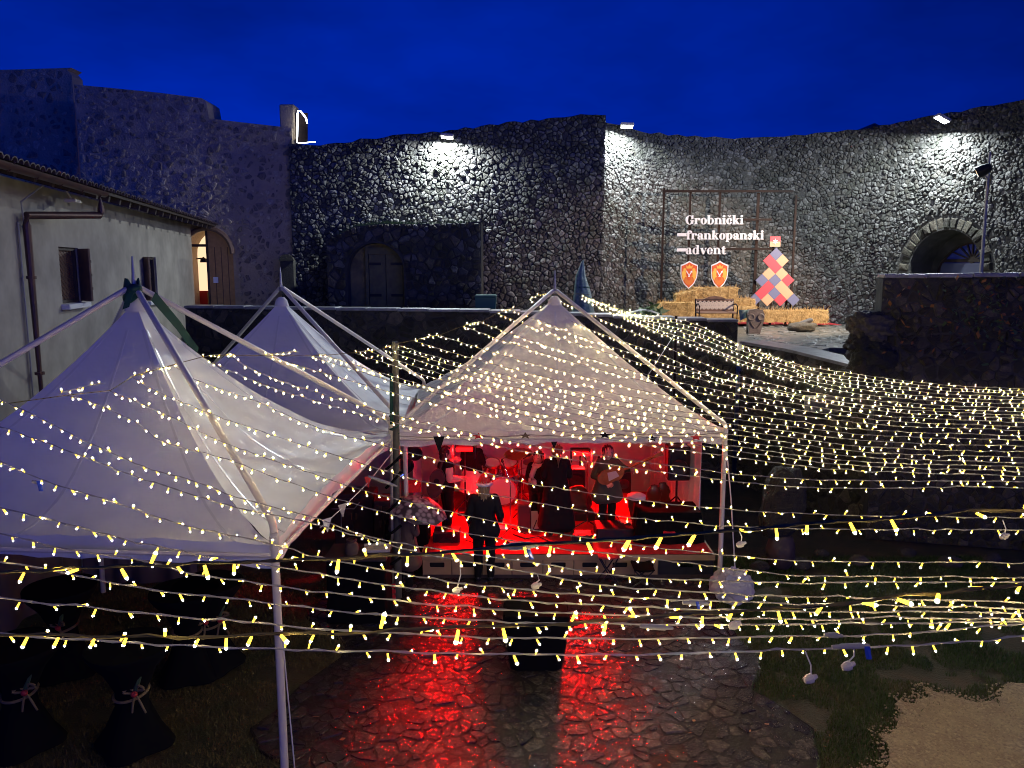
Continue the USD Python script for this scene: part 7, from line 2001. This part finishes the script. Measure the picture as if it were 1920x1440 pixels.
# ---------------------------------------------------------------- grass and gravel
rgG = np.random.default_rng(101)
grav = Polygon([tuple(on(px, py, 0)[:2]) for px, py in ((1560, 1560), (1655, 1440), (1682, 1385), (1668, 1352), (1692, 1318), (1722, 1322), (1748, 1292), (1800, 1302), (1862, 1330), (1905, 1298), (2010, 1288), (2080, 1400), (2200, 1560))]).buffer(0)
_gc = np.array(grav.segmentize(.12).exterior.coords)[:-1]
grav = Polygon(_gc + (np.stack([meshkit.fbm(np.stack([_gc[:, 0] * 2.6, _gc[:, 1] * 2.6, 0 * _gc[:, 0] + q], -1), 4, 5) for q in (1.0, 7.0)], 1) - .5) * .75).buffer(0)
grav = max(getattr(grav, 'geoms', [grav]), key=lambda g: g.area)
gm = trimesh.creation.extrude_polygon(grav, .03, engine='earcut')
pm('gravel_bed', (0.43, 0.36, 0.21), 0.8, var=(24.0, (0.20, 0.15, 0.10), 0.9), bump=(70.0, 1.0, 0.02), coords='world')
gp = thing('gravel_patch', 'pale beige gravel patch in the grass at lower right', 'gravel', (grav.centroid.x, grav.centroid.y, 0), kind='structure')
v = np.array(gm.vertices); v[:, 2] -= .032
ng = 36
xs = np.linspace(grav.bounds[0], grav.bounds[2], 60); ys = np.linspace(grav.bounds[1], grav.bounds[3], 60)
obj(gp, 'bed', (v + [0, 0, .012], gm.faces), 'gravel_bed')
pts = []
while len(pts) < 9000:
    p = (rgG.uniform(grav.bounds[0], grav.bounds[2]), rgG.uniform(grav.bounds[1], grav.bounds[3]))
    d = grav.exterior.distance(Point(p)) if len(pts) % 3 == 0 else 1
    if (grav.contains(Point(p)) or grav.distance(Point(p)) < .18 * rgG.uniform() ** 2) and meshkit.fbm(np.array([p[0] * 1.6, p[1] * 1.6, 3.0]), 3, 2) > .36: pts.append(p)
ib = trimesh.creation.icosphere(0, 1.0); V0 = np.array(ib.vertices); F0 = np.array(ib.faces)
for mt in ('gravel_stone',):
    VV, FF = [], []
    for k, p in enumerate(pts):
        s = rgG.uniform(.006, .017)
        VV.append(V0 * s * rgG.uniform(.7, 1.2, (1, 3)) * [1, 1, .7] + [p[0], p[1], .008 + s * .25]); FF.append(F0 + 12 * k)
    obj(gp, 'pebbles', (np.vstack(VV), np.vstack(FF)), mt, kind='stuff')
# clumps of grass blades
L['grass_blade'] = usdkit.material(stage, '/World/Looks/grass_blade', {
    'o': ('object_info', {}), 'g': ('geometry', {}), 'n': ('noise_texture', {'scale': 1.1, 'detail': 4.0}), 'r': ('rgb_ramp', {'ramp': [(0.3, (0.02, 0.06, 0.010)), (0.5, (0.045, 0.085, 0.018)), (0.72, (0.11, 0.10, 0.04))]}),
    'p': ('principled_bsdf', {'roughness': 0.45}), 't': ('translucent_bsdf', {'color': (0.05, 0.08, 0.02)}), 'm': ('mix_closure', {'fac': 0.3})},
    [('g.position', 'n.vector'), ('n.fac', 'r.fac'), ('r.color', 'p.base_color'), ('p.BSDF', 'm.closure1'), ('t.BSDF', 'm.closure2')], surface='m.closure')
pm('worn_grass', (0.16, 0.105, 0.035), 0.55, var=(1.6, (0.04, 0.055, 0.014), 0.9), coords='world')
def blades(poly_test, n, x0, x1, y0, y1, h, name, label, mat='grass_blade'):
    x = rgG.uniform(x0, x1, n); y = rgG.uniform(y0, y1, n)
    dens = meshkit.fbm(np.stack([x * 1.2, y * 1.2, 0 * x], -1), 4, 12)
    ok = np.array([poly_test(a, b) for a, b in zip(x, y)]) & (dens > .34)
    x, y, dens = x[ok], y[ok], dens[ok]
    n = len(x)
    a = rgG.uniform(0, 2 * PI, n); hh = h * rgG.uniform(.4, 1.3, n) * (.5 + dens); ln = rgG.uniform(.2, .9, n) * hh
    wv = .0028 + .002 * rgG.uniform(0, 1, n)
    zb = np.full(n, -.03)
    px = np.stack([np.cos(a + 1.57) * wv, np.sin(a + 1.57) * wv, 0 * a], -1)
    b0 = np.stack([x, y, zb], -1); tip = b0 + np.stack([np.cos(a) * ln, np.sin(a) * ln, hh], -1); mid = b0 + np.stack([np.cos(a) * ln * .35, np.sin(a) * ln * .35, hh * .62], -1)
    v = np.stack([b0 - px, b0 + px, mid + px * .8, mid - px * .8, tip], 1).reshape(-1, 3)
    k = np.arange(n)[:, None] * 5
    f = np.concatenate([k + [0, 1, 2], k + [0, 2, 3], k + [3, 2, 4]])
    solo(name, (v, f), mat, label, 'grass', kind='stuff')
pg = pave_poly.buffer(-.03); gg = grav.buffer(-.28)
from shapely import contains_xy
blades(lambda a, b: not contains_xy(pg, a, b) and (not contains_xy(gg, a, b) or rgG.uniform() < .05) and (not contains_xy(grav, a, b) or rgG.uniform() < .16), 120000, 2.6, 8.2, 7.0, 13.2, .055, 'grass', 'short dark green grass right of the paving round the gravel')
blades(lambda a, b: not contains_xy(pg, a, b), 80000, -6.8, -1.9, 7.2, 12.5, .035, 'grass', 'worn dark grass and earth under the nearest tent', 'worn_grass')
# a few fallen leaves
lf = MB()
for k in range(60):
    c = on(rgG.uniform(480, 1560), rgG.uniform(1150, 1439), .012); d_ = rgG.normal(0, .018, 3) * [1, 1, .25]; e_ = rgG.normal(0, .014, 3) * [1, 1, .25]
    lf.add([c - d_, c + e_, c + d_, c - e_], [(0, 1, 2, 3)])
solo('fallen_leaves', lf, 'leaf_orange', 'scattered wet fallen leaves on the paving', 'leaves', kind='stuff')
# ---------------------------------------------------------------- floodlights on the walls and the spot on the pole
def area(parent, pos, aim, w, h, color, inten, spread=None):
    path = fresh(parent, 'light')
    o = _origin.get(parent, np.zeros(3))
    r = UsdLux.RectLight.Define(stage, path)
    r.CreateWidthAttr(w); r.CreateHeightAttr(h); r.CreateColorAttr(Gf.Vec3f(*color)); r.CreateIntensityAttr(inten)
    d = np.asarray(aim, float); d /= np.linalg.norm(d)
    z = -d; x = np.cross([0, 0, 1.0], z); x = x / np.linalg.norm(x) if np.linalg.norm(x) > 1e-3 else np.array([1.0, 0, 0]); y = np.cross(z, x)
    q = np.asarray(pos, float) - o
    r.AddTransformOp().Set(Gf.Matrix4d(*x, 0, *y, 0, *z, 0, *q, 1))
    if spread:
        s = UsdLux.ShapingAPI.Apply(r.GetPrim()); s.CreateShapingConeAngleAttr(spread); s.CreateShapingConeSoftnessAttr(0.6)
    return r
def flood(label, pos, aim, inten, outdir):
    """A flat LED floodlight on a bracket: pos = centre of its glass, aim = where it points."""
    pos = np.asarray(pos, float); d = np.asarray(aim, float); d /= np.linalg.norm(d)
    t = thing('floodlight', label, 'floodlight', tuple(pos), group='floodlights on the castle walls')
    F = frame(d)
    obj(t, 'housing', MB().box(pos - d * 0.06, (0.42, 0.30, 0.09), R=F, bev=0.02), 'lamp_white')
    obj(t, 'glass', MB().box(pos - d * 0.010, (0.36, 0.24, 0.012), R=F), 'flood_lens')
    o = np.asarray(outdir, float); o /= np.linalg.norm(o)
    obj(t, 'bracket', MB().tube([pos - d * 0.08, pos - d * 0.12 - o * 0.3, pos - d * 0.05 - o * 0.75], 0.025, 6), 'black_metal')
    area(t, pos + d * 0.02, d, 0.34, 0.22, (0.86, 0.95, 1.0), inten * 6)
nM = np.array([main_path.nrm[0][0], main_path.nrm[0][1], 0])
pf = at(841, 262, Dm - 0.25); pf = pf + nM * 0.34
flood('floodlight high on the middle rubble wall', pf, np.array([-0.08, 0, -1.0]) + nM * 0.16, 540.0, nM)
q, u, z = on_curve(1156, 243, 0.0)
nC = curve_path.map(np.array([u]), 0, 1.0)[0] - curve_path.map(np.array([u]), 0, 0.0)[0]
flood('floodlight by the corner where the two high walls meet', q + nC * 0.55, np.array([-0.15, 0, -1.0]) + nC * 0.25, 500.0, nC)
q, u, z = on_curve(1793, 228, 0.0)
nC = curve_path.map(np.array([u]), 0, 1.0)[0] - curve_path.map(np.array([u]), 0, 0.0)[0]
flood('floodlight at the top of the curved wall above the gateway', q + nC * 0.6, np.array([-0.32, 0, -1.0]) + nC * 0.22, 600.0, nC)
# warm spotlight on the pole, aimed at the straw bales
sp_ = UsdLux.SphereLight.Define(stage, fresh(SPOT[0], 'light'))
sp_.CreateRadiusAttr(.07); sp_.CreateColorAttr(Gf.Vec3f(1.0, .72, .52)); sp_.CreateIntensityAttr(19000.0)
_d = SPOT[2]; _z = -_d; _x = np.cross([0, 0, 1.0], _z); _x /= np.linalg.norm(_x); _y = np.cross(_z, _x); _q = SPOT[1] + _d * .08 - _origin[SPOT[0]]
sp_.AddTransformOp().Set(Gf.Matrix4d(*_x, 0, *_y, 0, *_z, 0, *_q, 1))
_s = UsdLux.ShapingAPI.Apply(sp_.GetPrim()); _s.CreateShapingConeAngleAttr(34.0); _s.CreateShapingConeSoftnessAttr(0.5)
# red stage lamps' own beams
for t_, c_, k_ in ((lampA, lca, 1.1), (lampB, lcb, 1.05)):
    area(t_, c_ + [0, -.07, 0.0], (0.0, -1.0, -.62), .28, .06, (1.0, .002, .002), 4800.0 * k_)
